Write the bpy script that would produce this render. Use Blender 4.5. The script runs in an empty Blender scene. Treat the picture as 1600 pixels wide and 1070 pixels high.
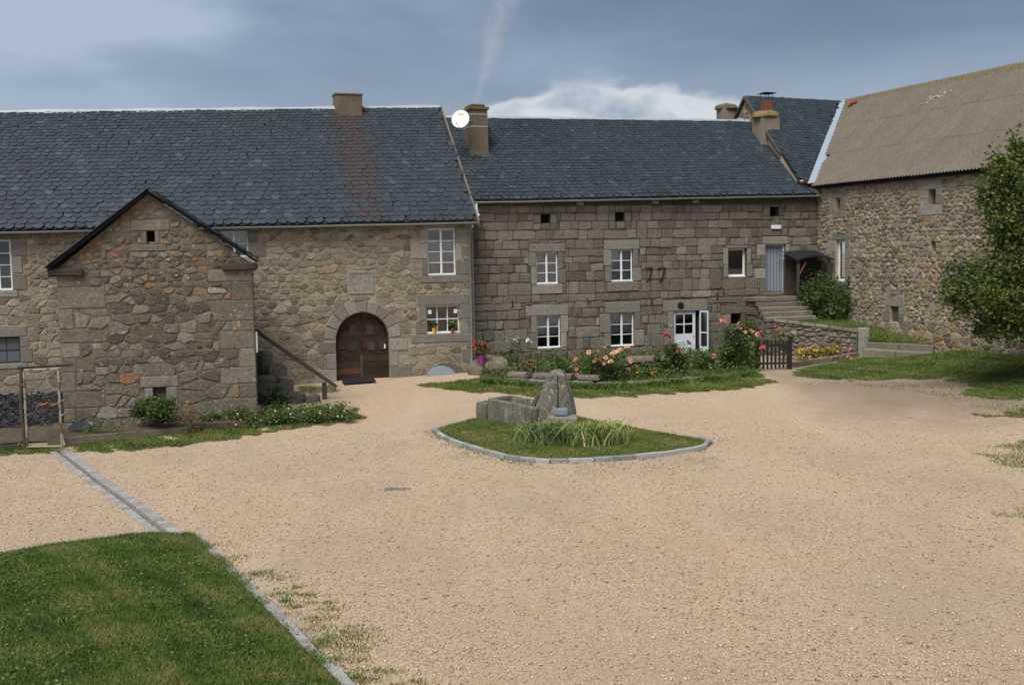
import bpy, math, random
import numpy as np
from mathutils import Matrix, Vector

random.seed(11)
rng = np.random.default_rng(11)
S = bpy.context.scene
COL = S.collection

# ------------------------------------------------------------------ camera
FPX = 1650.0                      # focal length in pixels of the 1600 px wide photograph
CAMZ = 5.3
PITCH, ROLL = math.radians(4.75), math.radians(-1.0)
cam_d = bpy.data.cameras.new('camera')
cam_d.sensor_width = 36.0
cam_d.lens = 36.0 * FPX / 1600.0
cam_d.clip_end = 3000
cam = bpy.data.objects.new('camera', cam_d)
COL.objects.link(cam)
CM = Matrix.Translation((0, 0, CAMZ)) @ Matrix.Rotation(math.pi / 2 - PITCH, 4, 'X') @ Matrix.Rotation(ROLL, 4, 'Z')
cam.matrix_world = CM
S.camera = cam

# ------------------------------------------------------------------ exposure
S.view_settings.view_transform = 'Standard'
S.view_settings.look = 'None'
S.view_settings.gamma = 1
S.view_settings.exposure = 0.70
S.view_settings.use_curve_mapping = False
S.cycles.max_bounces = 6
S.cycles.transparent_max_bounces = 12
S.cycles.volume_bounces = 3
S.cycles.use_denoising = True

# ------------------------------------------------------------------ sun and sky
SUN_EL, SUN_AZ = math.radians(58), math.radians(202)      # azimuth of the sun, clockwise from +Y: behind the camera
sun_d = bpy.data.lights.new('sun', 'SUN')
sun_d.energy = 2.9
sun_d.angle = math.radians(38)
sun_d.color = (1.0, 0.93, 0.84)
sun = bpy.data.objects.new('sun', sun_d)
COL.objects.link(sun)
sd = Vector((math.sin(SUN_AZ) * math.cos(SUN_EL), math.cos(SUN_AZ) * math.cos(SUN_EL), math.sin(SUN_EL)))
sun.rotation_euler = sd.to_track_quat('Z', 'Y').to_euler()
sun.location = sd * 60

W = bpy.data.worlds.new('World')
S.world = W
W.use_nodes = True


class N:
    """short-hand for building node trees"""
    def __init__(self, tree):
        self.t = tree
        tree.nodes.clear()

    def n(self, kind, ins=None, **props):
        nd = self.t.nodes.new(kind)
        for k, v in props.items():
            setattr(nd, k, v)
        for k, v in (ins or {}).items():
            sock = nd.inputs[k]
            if isinstance(v, bpy.types.NodeSocket):
                self.t.links.new(v, sock)
            elif isinstance(v, bpy.types.Node):
                self.t.links.new(v.outputs[0], sock)
            else:
                sock.default_value = v
        return nd

    def math(self, op, a, b=0.0, c=0.0, clamp=False):
        return self.n('ShaderNodeMath', {0: a, 1: b, 2: c}, operation=op, use_clamp=clamp).outputs[0]

    def vmath(self, op, a, b=(0, 0, 0)):
        return self.n('ShaderNodeVectorMath', {0: a, 1: b}, operation=op).outputs[0]

    def noise(self, vec, scale, detail=3.0, rough=0.55, dist=0.0):
        return self.n('ShaderNodeTexNoise', {'Vector': vec, 'Scale': scale, 'Detail': detail, 'Roughness': rough, 'Distortion': dist}).outputs[0]

    def ramp(self, fac, stops, interp='LINEAR'):
        r = self.n('ShaderNodeValToRGB', {0: fac})
        cr = r.color_ramp
        cr.interpolation = interp
        while len(cr.elements) < len(stops):
            cr.elements.new(0.5)
        for e, (p, c) in zip(cr.elements, stops):
            e.position = p
            e.color = (*c, 1) if len(c) == 3 else c
        return r.outputs[0]

    def mix(self, fac, a, b, blend='MIX'):
        m = self.n('ShaderNodeMix', data_type='RGBA', blend_type=blend)
        for i, v in ((0, fac), (6, a), (7, b)):
            if isinstance(v, bpy.types.NodeSocket):
                self.t.links.new(v, m.inputs[i])
            else:
                m.inputs[i].default_value = v if i == 0 else ((*v, 1) if len(v) == 3 else v)
        return m.outputs[2]

    def smooth(self, v, lo, hi):
        return self.n('ShaderNodeMapRange', {0: v, 1: lo, 2: hi, 3: 0.0, 4: 1.0}, interpolation_type='SMOOTHSTEP').outputs[0]


w = N(W.node_tree)
sky = w.n('ShaderNodeTexSky', sky_type='NISHITA', sun_disc=False, sun_elevation=SUN_EL, sun_rotation=SUN_AZ, altitude=900.0, air_density=1.2, dust_density=1.5)
geo_in = w.n('ShaderNodeTexCoord').outputs['Generated']
sep = w.n('ShaderNodeSeparateXYZ', {0: geo_in})
dx, dy, dz = sep.outputs[0], sep.outputs[1], sep.outputs[2]
zc = w.math('ADD', w.math('MAXIMUM', dz, 0.0), 0.22)
flat = w.n('ShaderNodeCombineXYZ', {0: w.math('DIVIDE', dx, zc), 1: w.math('DIVIDE', dy, zc), 2: 0.0}).outputs[0]
flat = w.vmath('ADD', flat, (3.1, 0.35, 0.0))
big = w.noise(flat, 0.75, 4.0, 0.5, 0.25)
mid = w.noise(w.vmath('MULTIPLY', flat, (1.0, 1.0, 1.0)), 2.2, 6.0, 0.55, 0.15)
az = w.math('DIVIDE', dx, w.math('ADD', w.math('ABSOLUTE', dy), 0.25))
mixn = w.math('ADD', w.math('MULTIPLY', big, 0.68), w.math('MULTIPLY', mid, 0.32))
mixn = w.math('ADD', mixn, w.math('MULTIPLY', w.smooth(az, 0.10, -0.45), 0.12))      # thinner cloud to the west
brk = w.math('ADD', w.math('POWER', w.math('DIVIDE', w.math('ADD', az, 0.34), 0.12), 2.0), w.math('POWER', w.math('DIVIDE', w.math('SUBTRACT', dz, 0.205), 0.022), 2.0))
mixn = w.math('ADD', mixn, w.math('MULTIPLY', w.math('POWER', 2.718, w.math('MULTIPLY', brk, -1.0)), w.math('MULTIPLY', mid, 0.26)))   # a pale break in the deck
deck = w.ramp(mixn, [(0.40, (0.088, 0.117, 0.168)), (0.50, (0.120, 0.158, 0.222)), (0.58, (0.165, 0.210, 0.280)), (0.70, (0.27, 0.32, 0.39))])
# the torn lower edge of the cloud deck: pale cumulus in the gap above the horizon
puff = w.noise(w.vmath('MULTIPLY', geo_in, (1.0, 1.0, 2.2)), 9.0, 6.0, 0.55, 0.3)
wide = w.noise(w.vmath('MULTIPLY', geo_in, (1.0, 1.0, 0.3)), 3.0, 2.0, 0.5)
bank = w.math('DIVIDE', w.math('SUBTRACT', az, 0.085), 0.16)
bank = w.math('POWER', 2.718, w.math('MULTIPLY', w.math('MULTIPLY', bank, bank), -1.0))
lvl = w.math('ADD', 0.106, w.math('ADD', w.math('MULTIPLY', bank, 0.042), w.math('MULTIPLY', w.math('SUBTRACT', wide, 0.5), 0.08)))
edge = w.math('SUBTRACT', w.math('ADD', dz, w.math('MULTIPLY', w.math('SUBTRACT', puff, 0.5), 0.075)), lvl)
gap = w.math('SUBTRACT', 1.0, w.smooth(edge, -0.003, 0.008))
pale = w.ramp(puff, [(0.40, (0.22, 0.26, 0.32)), (0.56, (0.45, 0.465, 0.485))])
deck = w.mix(w.math('MULTIPLY', w.smooth(w.math('ADD', dz, w.math('MULTIPLY', w.math('SUBTRACT', mid, 0.5), 0.12)), 0.20, 0.10), 0.55), deck, (0.265, 0.315, 0.385))   # haze thins the deck low down
clouds = w.mix(w.math('MULTIPLY', gap, 0.92), deck, pale)
blue = w.mix(1.0, sky.outputs[0], (0.06, 0.06, 0.06, 1), 'MULTIPLY')
allsky = w.mix(0.88, blue, clouds)
bg = w.n('ShaderNodeBackground', {'Color': allsky, 'Strength': 1.0})
w.n('ShaderNodeOutputWorld', {0: bg})

# ------------------------------------------------------------------ where a pixel of the photograph lies in the place
CR = np.array(CM.to_3x3())
CP = np.array([0, 0, CAMZ])


def ray(px, py):
    return CR @ np.array([(px - 800) / FPX, (535 - py) / FPX, -1.0])


def hit(px, py, P, n):
    d = ray(px, py)
    return CP + d * (np.dot(np.array(P, float) - CP, n) / np.dot(d, n))


def project(p):
    q = CR.T @ (np.array(p, float) - CP)
    return 800 + FPX * q[0] / -q[2], 535 - FPX * q[1] / -q[2]


class Frame:
    """a wall's own axes: x along the wall, y into the building, z up"""
    def __init__(s, x, y, deg):
        s.a = math.radians(deg)
        s.O = np.array([x, y, 0.0])
        s.d = np.array([math.cos(s.a), math.sin(s.a), 0])
        s.i = np.array([-math.sin(s.a), math.cos(s.a), 0])

    def L(s, wp):
        r = np.array(wp, float) - s.O
        return np.array([r @ s.d, r @ s.i, r[2]])

    def W(s, l):
        return s.O + l[0] * s.d + l[1] * s.i + np.array([0, 0, l[2]])

    def at(s, px, py, dep=0.0):
        return s.L(hit(px, py, s.O + s.i * dep, s.i))

    def on(s, px, py, p, n):
        return s.L(hit(px, py, s.W(p), n[0] * s.d + n[1] * s.i + np.array([0, 0, n[2]])))

    def rect(s, x0, y0, x1, y1, dep=0.0):
        """photo rectangle -> u0, u1, z0, z1 on the wall"""
        xm, ym = (x0 + x1) / 2, (y0 + y1) / 2
        return s.at(x0, ym, dep)[0], s.at(x1, ym, dep)[0], s.at(xm, y1, dep)[2], s.at(xm, y0, dep)[2]


LF = Frame(-1.51, 43.0, 18)                      # long farmhouse
_o = LF.W((0, 0.9, 0))
MF = Frame(_o[0], _o[1], 18)                     # middle house
MC = MF.at(1277, 400)[0]                         # where the middle house meets the barn
_o = MF.W((MC, 0, 0))
BF = Frame(_o[0], _o[1], -67.6)                  # barn
OF = Frame(-13.39, 31.2, 14)                     # small outbuilding


def sp(t):
    return t / 2 + np.sqrt(t * t / 4 + 1)


def zg(x, y):
    """height of the ground"""
    x = np.asarray(x, float)
    y = np.asarray(y, float)
    z = 0.015 * (np.clip(x, -40, 30) + 12) + 0.03 * (sp(y - 28) - sp(y - 41))
    db = -((x - BF.O[0]) * BF.i[0] + (y - BF.O[1]) * BF.i[1])
    k = np.clip(1 - db / 4.0, 0, 1)
    along = (x - BF.O[0]) * BF.d[0] + (y - BF.O[1]) * BF.d[1]
    z = z + np.where(db > -30, 0.50 * k * k * (3 - 2 * k), 0) * np.clip((along - 6.2) / 3, 0, 1)
    near_ = (np.abs(x) < 32) & (y > 5) & (y < 50)             # slight unevenness of the yard
    return z + np.where(near_, 0.012 * np.sin(x * 1.3 + y * .7) + 0.01 * np.sin(x * .55 - y * 1.1), 0)


def gh(px, py, dz=0.0):
    z = 0.3
    for _ in range(40):
        p = hit(px, py, (0, 0, z + dz), (0, 0, 1))
        z = float(zg(p[0], p[1]))
    return p


def gp(x, y, dz=0.0):
    return np.array([x, y, float(zg(x, y)) + dz])


# ------------------------------------------------------------------ objects
def props(o, label=None, cat=None, group=None, kind=None):
    if label: o['label'] = label
    if cat: o['category'] = cat
    if group: o['group'] = group
    if kind: o['kind'] = kind
    return o


def empty(name, loc=(0, 0, 0), rz=0.0, parent=None, **kw):
    o = bpy.data.objects.new(name, None)
    o.empty_display_size = 0.3
    COL.objects.link(o)
    o.location = loc
    o.rotation_euler = (0, 0, rz)
    if parent: o.parent = parent
    return props(o, **kw)


def link(name, me, parent=None, loc=None, **kw):
    o = bpy.data.objects.new(name, me)
    COL.objects.link(o)
    if parent: o.parent = parent
    if loc is not None: o.location = loc
    return props(o, **kw)


def raw_mesh(name, v, f, mat, tint=None, smooth=False):
    me = bpy.data.meshes.new(name)
    me.from_pydata([tuple(map(float, p)) for p in v], [], [tuple(x) for x in f])
    if tint is not None:
        a = me.attributes.new('tint', 'FLOAT', 'FACE')
        a.data.foreach_set('value', np.broadcast_to(np.asarray(tint, np.float32), (len(me.polygons),)).copy())
    me.materials.append(mat)
    if smooth:
        me.polygons.foreach_set('use_smooth', np.ones(len(me.polygons), bool))
    return me


def bulk(name, v, f, mat, tint=None, smooth=False):
    """numpy mesh: v (n,3), f (m,k) with k = 3 or 4"""
    v = np.ascontiguousarray(v, np.float32)
    f = np.ascontiguousarray(f, np.int32)
    me = bpy.data.meshes.new(name)
    me.vertices.add(len(v))
    me.vertices.foreach_set('co', v.ravel())
    m, k = f.shape
    me.loops.add(m * k)
    me.loops.foreach_set('vertex_index', f.ravel())
    me.polygons.add(m)
    me.polygons.foreach_set('loop_start', np.arange(0, m * k, k, dtype=np.int32))
    me.update(calc_edges=True)
    if tint is not None:
        a = me.attributes.new('tint', 'FLOAT', 'FACE')
        a.data.foreach_set('value', np.ascontiguousarray(tint, np.float32))
    me.materials.append(mat)
    if smooth:
        me.polygons.foreach_set('use_smooth', np.ones(m, bool))
    return me


class MB:
    """collects shapes that belong to one part"""
    def __init__(s):
        s.v, s.f, s.t = [], [], []

    def add(s, v, f, tint=0.5):
        b = len(s.v)
        s.v += [tuple(map(float, p)) for p in v]
        s.f += [tuple(i + b for i in q) for q in f]
        s.t += [tint] * len(f)
        return s

    def box(s, x0, x1, y0, y1, z0, z1, tint=0.5, j=0.0, M=None):
        v = [(x, y, z) for z in (z0, z1) for y in (y0, y1) for x in (x0, x1)]
        if j: v = [tuple(c + random.uniform(-j, j) for c in p) for p in v]
        if M is not None: v = [tuple(M @ Vector(p)) for p in v]
        return s.add(v, [(0, 2, 3, 1), (4, 5, 7, 6), (0, 1, 5, 4), (2, 6, 7, 3), (0, 4, 6, 2), (1, 3, 7, 5)], tint)

    def bbox(s, x0, x1, y0, y1, z0, z1, b=0.02, tint=0.5, j=0.0, M=None):
        """box with chamfered edges"""
        v, f = chamfer_box(x0, x1, y0, y1, z0, z1, b)
        if j: v = [tuple(c + random.uniform(-j, j) for c in p) for p in v]
        if M is not None: v = [tuple(M @ Vector(p)) for p in v]
        return s.add(v, f, tint)

    def tube(s, path, r, n=8, tint=0.5, caps=True):
        path = [Vector(p) for p in path]
        rs = r if isinstance(r, (list, tuple)) else [r] * len(path)
        v, f = [], []
        up = None
        for i, p in enumerate(path):
            d = (path[min(i + 1, len(path) - 1)] - path[max(i - 1, 0)]).normalized()
            if up is None:
                up = Vector((0, 0, 1)) if abs(d.z) < 0.9 else Vector((1, 0, 0))
            a = d.cross(up)
            if a.length < 1e-4: a = d.cross(Vector((0, 1, 0)))
            a.normalize()
            b = a.cross(d)
            up = b
            for k in range(n):
                t = 2 * math.pi * k / n
                v.append(p + a * (rs[i] * math.cos(t)) + b * (rs[i] * math.sin(t)))
        for i in range(len(path) - 1):
            for k in range(n):
                f.append((i * n + k, i * n + (k + 1) % n, (i + 1) * n + (k + 1) % n, (i + 1) * n + k))
        if caps:
            f.append(tuple(range(n - 1, -1, -1)))
            f.append(tuple(range((len(path) - 1) * n, len(path) * n)))
        return s.add(v, f, tint)

    def lathe(s, prof, n=14, tint=0.5, c=(0, 0, 0), M=None):
        v = [(c[0] + r * math.cos(2 * math.pi * k / n), c[1] + r * math.sin(2 * math.pi * k / n), c[2] + z) for r, z in prof for k in range(n)]
        if M is not None: v = [tuple(M @ Vector(p)) for p in v]
        f = [(i * n + k, i * n + (k + 1) % n, (i + 1) * n + (k + 1) % n, (i + 1) * n + k) for i in range(len(prof) - 1) for k in range(n)]
        f += [tuple(range(n - 1, -1, -1)), tuple(range((len(prof) - 1) * n, len(prof) * n))]
        return s.add(v, f, tint)

    def quad(s, *p, tint=0.5):
        return s.add(p, [tuple(range(len(p)))], tint)

    def prism(s, poly, y0, y1, tint=0.5):
        """extrude an (x,z) outline from depth y0 (front) to y1"""
        n = len(poly)
        v = [(x, y0, z) for x, z in poly] + [(x, y1, z) for x, z in poly]
        f = [tuple(range(n)), tuple(range(2 * n - 1, n - 1, -1))] + [(i, i + n, (i + 1) % n + n, (i + 1) % n) for i in range(n)]
        return s.add(v, f, tint)

    def build(s, name, mat, parent=None, loc=None, smooth=False, **kw):
        v = s.v if loc is None else [(p[0] - loc[0], p[1] - loc[1], p[2] - loc[2]) for p in s.v]
        me = raw_mesh(name, v, s.f, mat, s.t, smooth)
        return link(name, me, parent, loc, **kw)


def chamfer_box(x0, x1, y0, y1, z0, z1, b):
    v, idx = [], {}
    lo, hi = (x0, y0, z0), (x1, y1, z1)
    for c in [(i, j, k) for i in (0, 1) for j in (0, 1) for k in (0, 1)]:
        for ax in range(3):
            p = []
            for q in range(3):
                e = hi[q] if c[q] else lo[q]
                p.append(e if q == ax else e + (-b if c[q] else b))
            idx[(c, ax)] = len(v)
            v.append(tuple(p))
    f = []
    for ax in range(3):
        o1, o2 = [q for q in range(3) if q != ax]
        for sgn in (0, 1):
            quad = []
            for a1, a2 in ((0, 0), (1, 0), (1, 1), (0, 1)):
                c = [0, 0, 0]
                c[ax], c[o1], c[o2] = sgn, a1, a2
                quad.append(idx[(tuple(c), ax)])
            f.append(tuple(quad if (sgn ^ (ax == 1)) else quad[::-1]))
    for ax in range(3):                                    # edges along axis ax
        o1, o2 = [q for q in range(3) if q != ax]
        for a1 in (0, 1):
            for a2 in (0, 1):
                c0, c1 = [0, 0, 0], [0, 0, 0]
                c0[o1] = c1[o1] = a1
                c0[o2] = c1[o2] = a2
                c1[ax] = 1
                f.append((idx[(tuple(c0), o1)], idx[(tuple(c1), o1)], idx[(tuple(c1), o2)], idx[(tuple(c0), o2)]))
    for c in [(i, j, k) for i in (0, 1) for j in (0, 1) for k in (0, 1)]:
        f.append(tuple(idx[(c, ax)] for ax in range(3)))
    return v, f


def inside(poly, x, y):
    """vectorised point-in-polygon"""
    x, y = np.asarray(x), np.asarray(y)
    r = np.zeros(x.shape, bool)
    n = len(poly)
    for i in range(n):
        x0, y0 = poly[i][:2]
        x1, y1 = poly[(i + 1) % n][:2]
        c = (y0 > y) != (y1 > y)
        with np.errstate(divide='ignore', invalid='ignore'):
            r ^= c & (x < (x1 - x0) * (y - y0) / (y1 - y0 + 1e-12) + x0)
    return r


def blob(radii, seed, nu=12, nv=8, rough=0.18, flat=None):
    """a lumpy boulder: vertices and faces round the origin"""
    r = random.Random(seed)
    ph = [(r.uniform(0, 6.3), r.uniform(0, 6.3), r.randint(1, 3), r.randint(1, 3)) for _ in range(5)]
    v, f = [(0, 0, -radii[2])], []
    for i in range(1, nv):
        t = math.pi * i / nv
        for k in range(nu):
            p = 2 * math.pi * k / nu
            m = 1 + rough * sum(math.sin(a * p + x) * math.sin(b * t + y) for x, y, a, b in ph) / 2
            sq = 0.72                                       # squarish like field stones
            cx, sx = math.cos(p), math.sin(p)
            cx, sx = math.copysign(abs(cx) ** sq, cx), math.copysign(abs(sx) ** sq, sx)
            st, ct = math.sin(t) ** sq, -math.copysign(abs(math.cos(t)) ** sq, math.cos(t))
            v.append((radii[0] * st * cx * m, radii[1] * st * sx * m, radii[2] * ct * m))
    v.append((0, 0, radii[2]))
    for k in range(nu):
        f.append((0, 1 + (k + 1) % nu, 1 + k))
    for i in range(nv - 2):
        for k in range(nu):
            a, b = 1 + i * nu, 1 + (i + 1) * nu
            f.append((a + k, a + (k + 1) % nu, b + (k + 1) % nu, b + k))
    last = 1 + (nv - 2) * nu
    for k in range(nu):
        f.append((last + k, last + (k + 1) % nu, len(v) - 1))
    if flat is not None:
        v = [(x, y, max(z, flat)) for x, y, z in v]
    return v, f


# ------------------------------------------------------------------ materials
MATS = {}


def material(name, stops, rough=0.85, large=None, speck=None, bump=None, spec=0.3, extra=None, metal=0.0, transl=0.0, rnd=0.0):
    """stops: colour ramp over the piece's own tint; large/speck: (scale, strength[, colour]) noise in world space; bump: (scale, distance)"""
    m = bpy.data.materials.new(name)
    m.use_nodes = True
    g = N(m.node_tree)
    pos = g.n('ShaderNodeNewGeometry').outputs['Position']
    tint = g.n('ShaderNodeAttribute', attribute_name='tint').outputs['Fac']
    if rnd:
        tint = g.math('ADD', tint, g.math('MULTIPLY', g.math('SUBTRACT', g.n('ShaderNodeObjectInfo').outputs['Random'], 0.5), rnd))
    col = g.ramp(tint, stops) if len(stops) > 1 else None
    if col is None:
        c = g.n('ShaderNodeRGB')
        c.outputs[0].default_value = (*stops[0][1], 1)
        col = c.outputs[0]
    for lay in (large or []):
        sc, st = lay[0], lay[1]
        nz = g.noise(pos, sc, 4.0, 0.6)
        if len(lay) > 2:
            lo, hi = lay[3] if len(lay) > 3 else (0.52, 0.66)
            col = g.mix(g.math('MULTIPLY', g.smooth(nz, lo, hi), st), col, lay[2])
        else:
            k = g.math('MULTIPLY_ADD', g.math('SUBTRACT', nz, 0.5), st * 2, 1.0)
            kk = g.n('ShaderNodeCombineXYZ', {0: k, 1: k, 2: k}).outputs[0]
            col = g.mix(1.0, col, kk, 'MULTIPLY')
    if speck:
        nz = g.noise(pos, speck[0] * 0.30, 6.0, 0.78)
        k = g.math('MULTIPLY_ADD', g.math('SUBTRACT', nz, 0.5), speck[1] * 5.5, 1.0)
        kk = g.n('ShaderNodeCombineXYZ', {0: k, 1: k, 2: k}).outputs[0]
        col = g.mix(1.0, col, kk, 'MULTIPLY')
    if extra:
        col = extra(g, pos, col)
    bs = g.n('ShaderNodeBsdfPrincipled', {'Base Color': col, 'Roughness': rough, 'Specular IOR Level': spec, 'Metallic': metal})
    if bump:
        h = g.noise(pos, bump[0], 4.0, 0.6)
        g.t.links.new(g.n('ShaderNodeBump', {'Height': h, 'Distance': bump[1], 'Strength': 1.0}).outputs[0], bs.inputs['Normal'])
    out = bs
    if transl:
        tr = g.n('ShaderNodeBsdfTranslucent', {'Color': col})
        out = g.n('ShaderNodeMixShader', {0: transl, 1: bs, 2: tr})
    g.n('ShaderNodeOutputMaterial', {0: out})
    MATS[name] = m
    return m


GREYLICH = (0.34, 0.34, 0.31)
M_granite = material('weathered granite', [(0.0, (0.098, 0.086, 0.066)), (0.35, (0.142, 0.126, 0.099)), (0.7, (0.182, 0.164, 0.134)), (0.9, (0.235, 0.22, 0.19)), (1.0, (0.20, 0.14, 0.09))],
                     large=[(1.7, 0.28), (5.0, 0.55, GREYLICH, (0.60, 0.70)), (5.0, 0.35, (0.06, 0.055, 0.045), (0.58, 0.75))], speck=(38, 0.42), bump=(26, 0.02))
M_dressed = material('dressed granite', [(0.0, (0.145, 0.132, 0.11)), (0.6, (0.205, 0.19, 0.163)), (1.0, (0.285, 0.268, 0.238))],
                     large=[(2.2, 0.22), (6.0, 0.35, (0.09, 0.085, 0.07), (0.6, 0.78))], speck=(42, 0.35), bump=(30, 0.012))
M_rubble_warm = material('warm rubble stone', [(0.0, (0.125, 0.104, 0.077)), (0.3, (0.20, 0.171, 0.127)), (0.6, (0.26, 0.228, 0.175)), (0.85, (0.315, 0.29, 0.24)), (1.0, (0.27, 0.185, 0.12))],
                         large=[(1.5, 0.25), (5.0, 0.5, GREYLICH, (0.60, 0.70)), (4.0, 0.4, (0.08, 0.07, 0.05), (0.56, 0.75))], speck=(36, 0.4), bump=(24, 0.025))
M_rubble_brown = material('brown rubble stone', [(0.0, (0.070, 0.059, 0.045)), (0.35, (0.124, 0.106, 0.081)), (0.65, (0.170, 0.150, 0.121)), (0.82, (0.235, 0.215, 0.18)), (0.9, (0.20, 0.14, 0.085)), (1.0, (0.225, 0.115, 0.065))],
                          large=[(1.6, 0.28), (5.5, 0.6, (0.36, 0.36, 0.33), (0.60, 0.69)), (4.0, 0.4, (0.06, 0.05, 0.04), (0.56, 0.75))], speck=(34, 0.42), bump=(24, 0.028))
M_rubble_barn = material('barn rubble stone', [(0.0, (0.135, 0.109, 0.08)), (0.4, (0.225, 0.188, 0.138)), (0.8, (0.325, 0.278, 0.212)), (0.92, (0.26, 0.185, 0.10)), (1.0, (0.29, 0.175, 0.07))],
                         large=[(1.5, 0.28), (5.0, 0.3, (0.07, 0.06, 0.045), (0.56, 0.75))], speck=(34, 0.4), bump=(24, 0.025))
M_mortar_dark = material('earth mortar', [(0, (0.080, 0.068, 0.050))], large=[(1.2, 0.45), (5, 0.35)], speck=(40, 0.4), bump=(22, 0.03))
M_mortar_brown = material('brown mortar', [(0, (0.135, 0.112, 0.082))], large=[(1.2, 0.4), (5, 0.3)], speck=(40, 0.4), bump=(22, 0.03))
M_mortar_warm = material('lime mortar', [(0, (0.30, 0.248, 0.172))], large=[(0.5, 0.35), (4, 0.3)], speck=(40, 0.3), bump=(22, 0.02))
M_mortar_barn = material('barn lime mortar', [(0, (0.375, 0.318, 0.236))], large=[(0.4, 0.5), (4, 0.35)], speck=(40, 0.3), bump=(22, 0.02))
M_slate = material('slate', [(0.0, (0.016, 0.0245, 0.033)), (0.4, (0.024, 0.035, 0.047)), (0.75, (0.032, 0.046, 0.061)), (0.86, (0.046, 0.063, 0.081)), (0.90, (0.028, 0.029, 0.034)), (1.0, (0.041, 0.030, 0.033))],
                   rough=0.62, spec=0.4, large=[(0.35, 0.28), (2.0, 0.18)], speck=(14, 0.25), bump=(16, 0.008))
M_underlay = material('roof boarding', [(0, (0.02, 0.021, 0.024))])
M_zinc = material('zinc', [(0, (0.36, 0.40, 0.43))], rough=0.45, spec=0.5, large=[(2, 0.2)], metal=0.25)
M_zinc_dull = material('dull zinc', [(0, (0.17, 0.185, 0.195))], rough=0.5, large=[(2, 0.2)], metal=0.2)
M_valley = material('valley zinc', [(0, (0.27, 0.33, 0.41))], rough=0.5, large=[(1, 0.15)])
M_white = material('white paint', [(0, (0.74, 0.76, 0.80))], rough=0.5, large=[(6, 0.06)])
M_doorwhite = material('pale door paint', [(0, (0.60, 0.66, 0.74))], rough=0.5, large=[(3, 0.06)])
M_curtain = material('net curtain', [(0.0, (0.26, 0.27, 0.27)), (1.0, (0.62, 0.63, 0.62))], rough=0.95, speck=(30, 0.35))
M_drape = material('blue grey drape', [(0, (0.21, 0.235, 0.285))], rough=0.95, speck=(30, 0.2))
M_dark = material('dark interior', [(0, (0.012, 0.011, 0.010))], rough=0.95)
M_interior = material('room plaster', [(0, (0.16, 0.15, 0.13))], rough=0.95)
M_doorwood = material('old door wood', [(0.0, (0.020, 0.012, 0.009)), (0.6, (0.040, 0.021, 0.014)), (1.0, (0.095, 0.042, 0.025))], rough=0.75, large=[(3, 0.3)], speck=(22, 0.4), bump=(30, 0.006))
M_patch = material('grey metal patch', [(0.0, (0.024, 0.022, 0.021)), (1.0, (0.055, 0.05, 0.045))], rough=0.6, large=[(5, 0.2)])
M_timber = material('weathered timber', [(0.0, (0.040, 0.033, 0.026)), (1.0, (0.10, 0.085, 0.066))], rough=0.85, large=[(4, 0.3)], speck=(30, 0.3), bump=(30, 0.006))
M_redwood = material('reddish timber', [(0, (0.12, 0.05, 0.028))], rough=0.8, large=[(4, 0.3)])
M_picket = material('dark picket stain', [(0.0, (0.014, 0.012, 0.010)), (1.0, (0.03, 0.025, 0.02))], rough=0.7)
M_iron = material('black iron', [(0, (0.010, 0.010, 0.010))], rough=0.6)
M_greenpost = material('green fence post', [(0, (0.012, 0.035, 0.024))], rough=0.5)
M_rust = material('rusting galvanised pipe', [(0, (0.30, 0.275, 0.23))], rough=0.6, large=[(4.0, 0.9, (0.13, 0.06, 0.025), (0.5, 0.6))])
M_render = material('chimney render', [(0.0, (0.105, 0.082, 0.058)), (1.0, (0.225, 0.198, 0.155))], large=[(1.6, 0.3), (4.0, 0.4, (0.075, 0.06, 0.04), (0.52, 0.72))], speck=(30, 0.25), bump=(20, 0.015))
M_moss = material('mossy stone', [(0.0, (0.11, 0.10, 0.06)), (0.5, (0.17, 0.14, 0.06)), (1.0, (0.24, 0.17, 0.065))], large=[(5, 0.4)], speck=(30, 0.4), bump=(18, 0.05))
M_brick = material('red clay', [(0, (0.15, 0.062, 0.042))], large=[(6, 0.35)], speck=(30, 0.3))
M_corr = material('weathered fibre cement', [(0.0, (0.118, 0.100, 0.081)), (1.0, (0.158, 0.136, 0.112))], rough=0.9, large=[(0.5, 0.2), (3, 0.18), (1.3, 0.4, (0.20, 0.165, 0.075), (0.6, 0.75))], speck=(24, 0.25), bump=(24, 0.006))
M_lichen = material('lichen', [(0.0, (0.25, 0.21, 0.10)), (1.0, (0.34, 0.33, 0.27))], large=[(5, 0.3)])
M_tile = material('red tile', [(0, (0.24, 0.05, 0.032))], large=[(5, 0.2)])
M_dish = material('dish enamel', [(0, (0.80, 0.80, 0.80))], rough=0.35)
M_greymark = material('grey print', [(0, (0.30, 0.31, 0.33))], rough=0.5)
M_slabblue = material('blue slate slab', [(0, (0.17, 0.20, 0.235))], rough=0.6, large=[(3, 0.15)], speck=(25, 0.15))
M_rubber = material('black rubber', [(0, (0.012, 0.012, 0.014))], rough=0.8, speck=(40, 0.3))
M_purple = material('magenta plastic', [(0, (0.32, 0.05, 0.25))], rough=0.4)
M_yellow = material('yellow plastic', [(0, (0.75, 0.45, 0.03))], rough=0.4)
M_terra = material('terracotta', [(0, (0.20, 0.06, 0.03))], rough=0.8)
M_blueglass = material('milky blue pane', [(0, (0.10, 0.125, 0.15))], rough=0.25, spec=0.5)
M_soil = material('soil', [(0, (0.085, 0.062, 0.042))], large=[(1.5, 0.4)], speck=(20, 0.4), bump=(14, 0.05))
M_pile = material('dark pen litter', [(0.0, (0.012, 0.013, 0.017)), (0.7, (0.04, 0.042, 0.05)), (1.0, (0.16, 0.16, 0.16))], speck=(18, 0.5))
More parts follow.
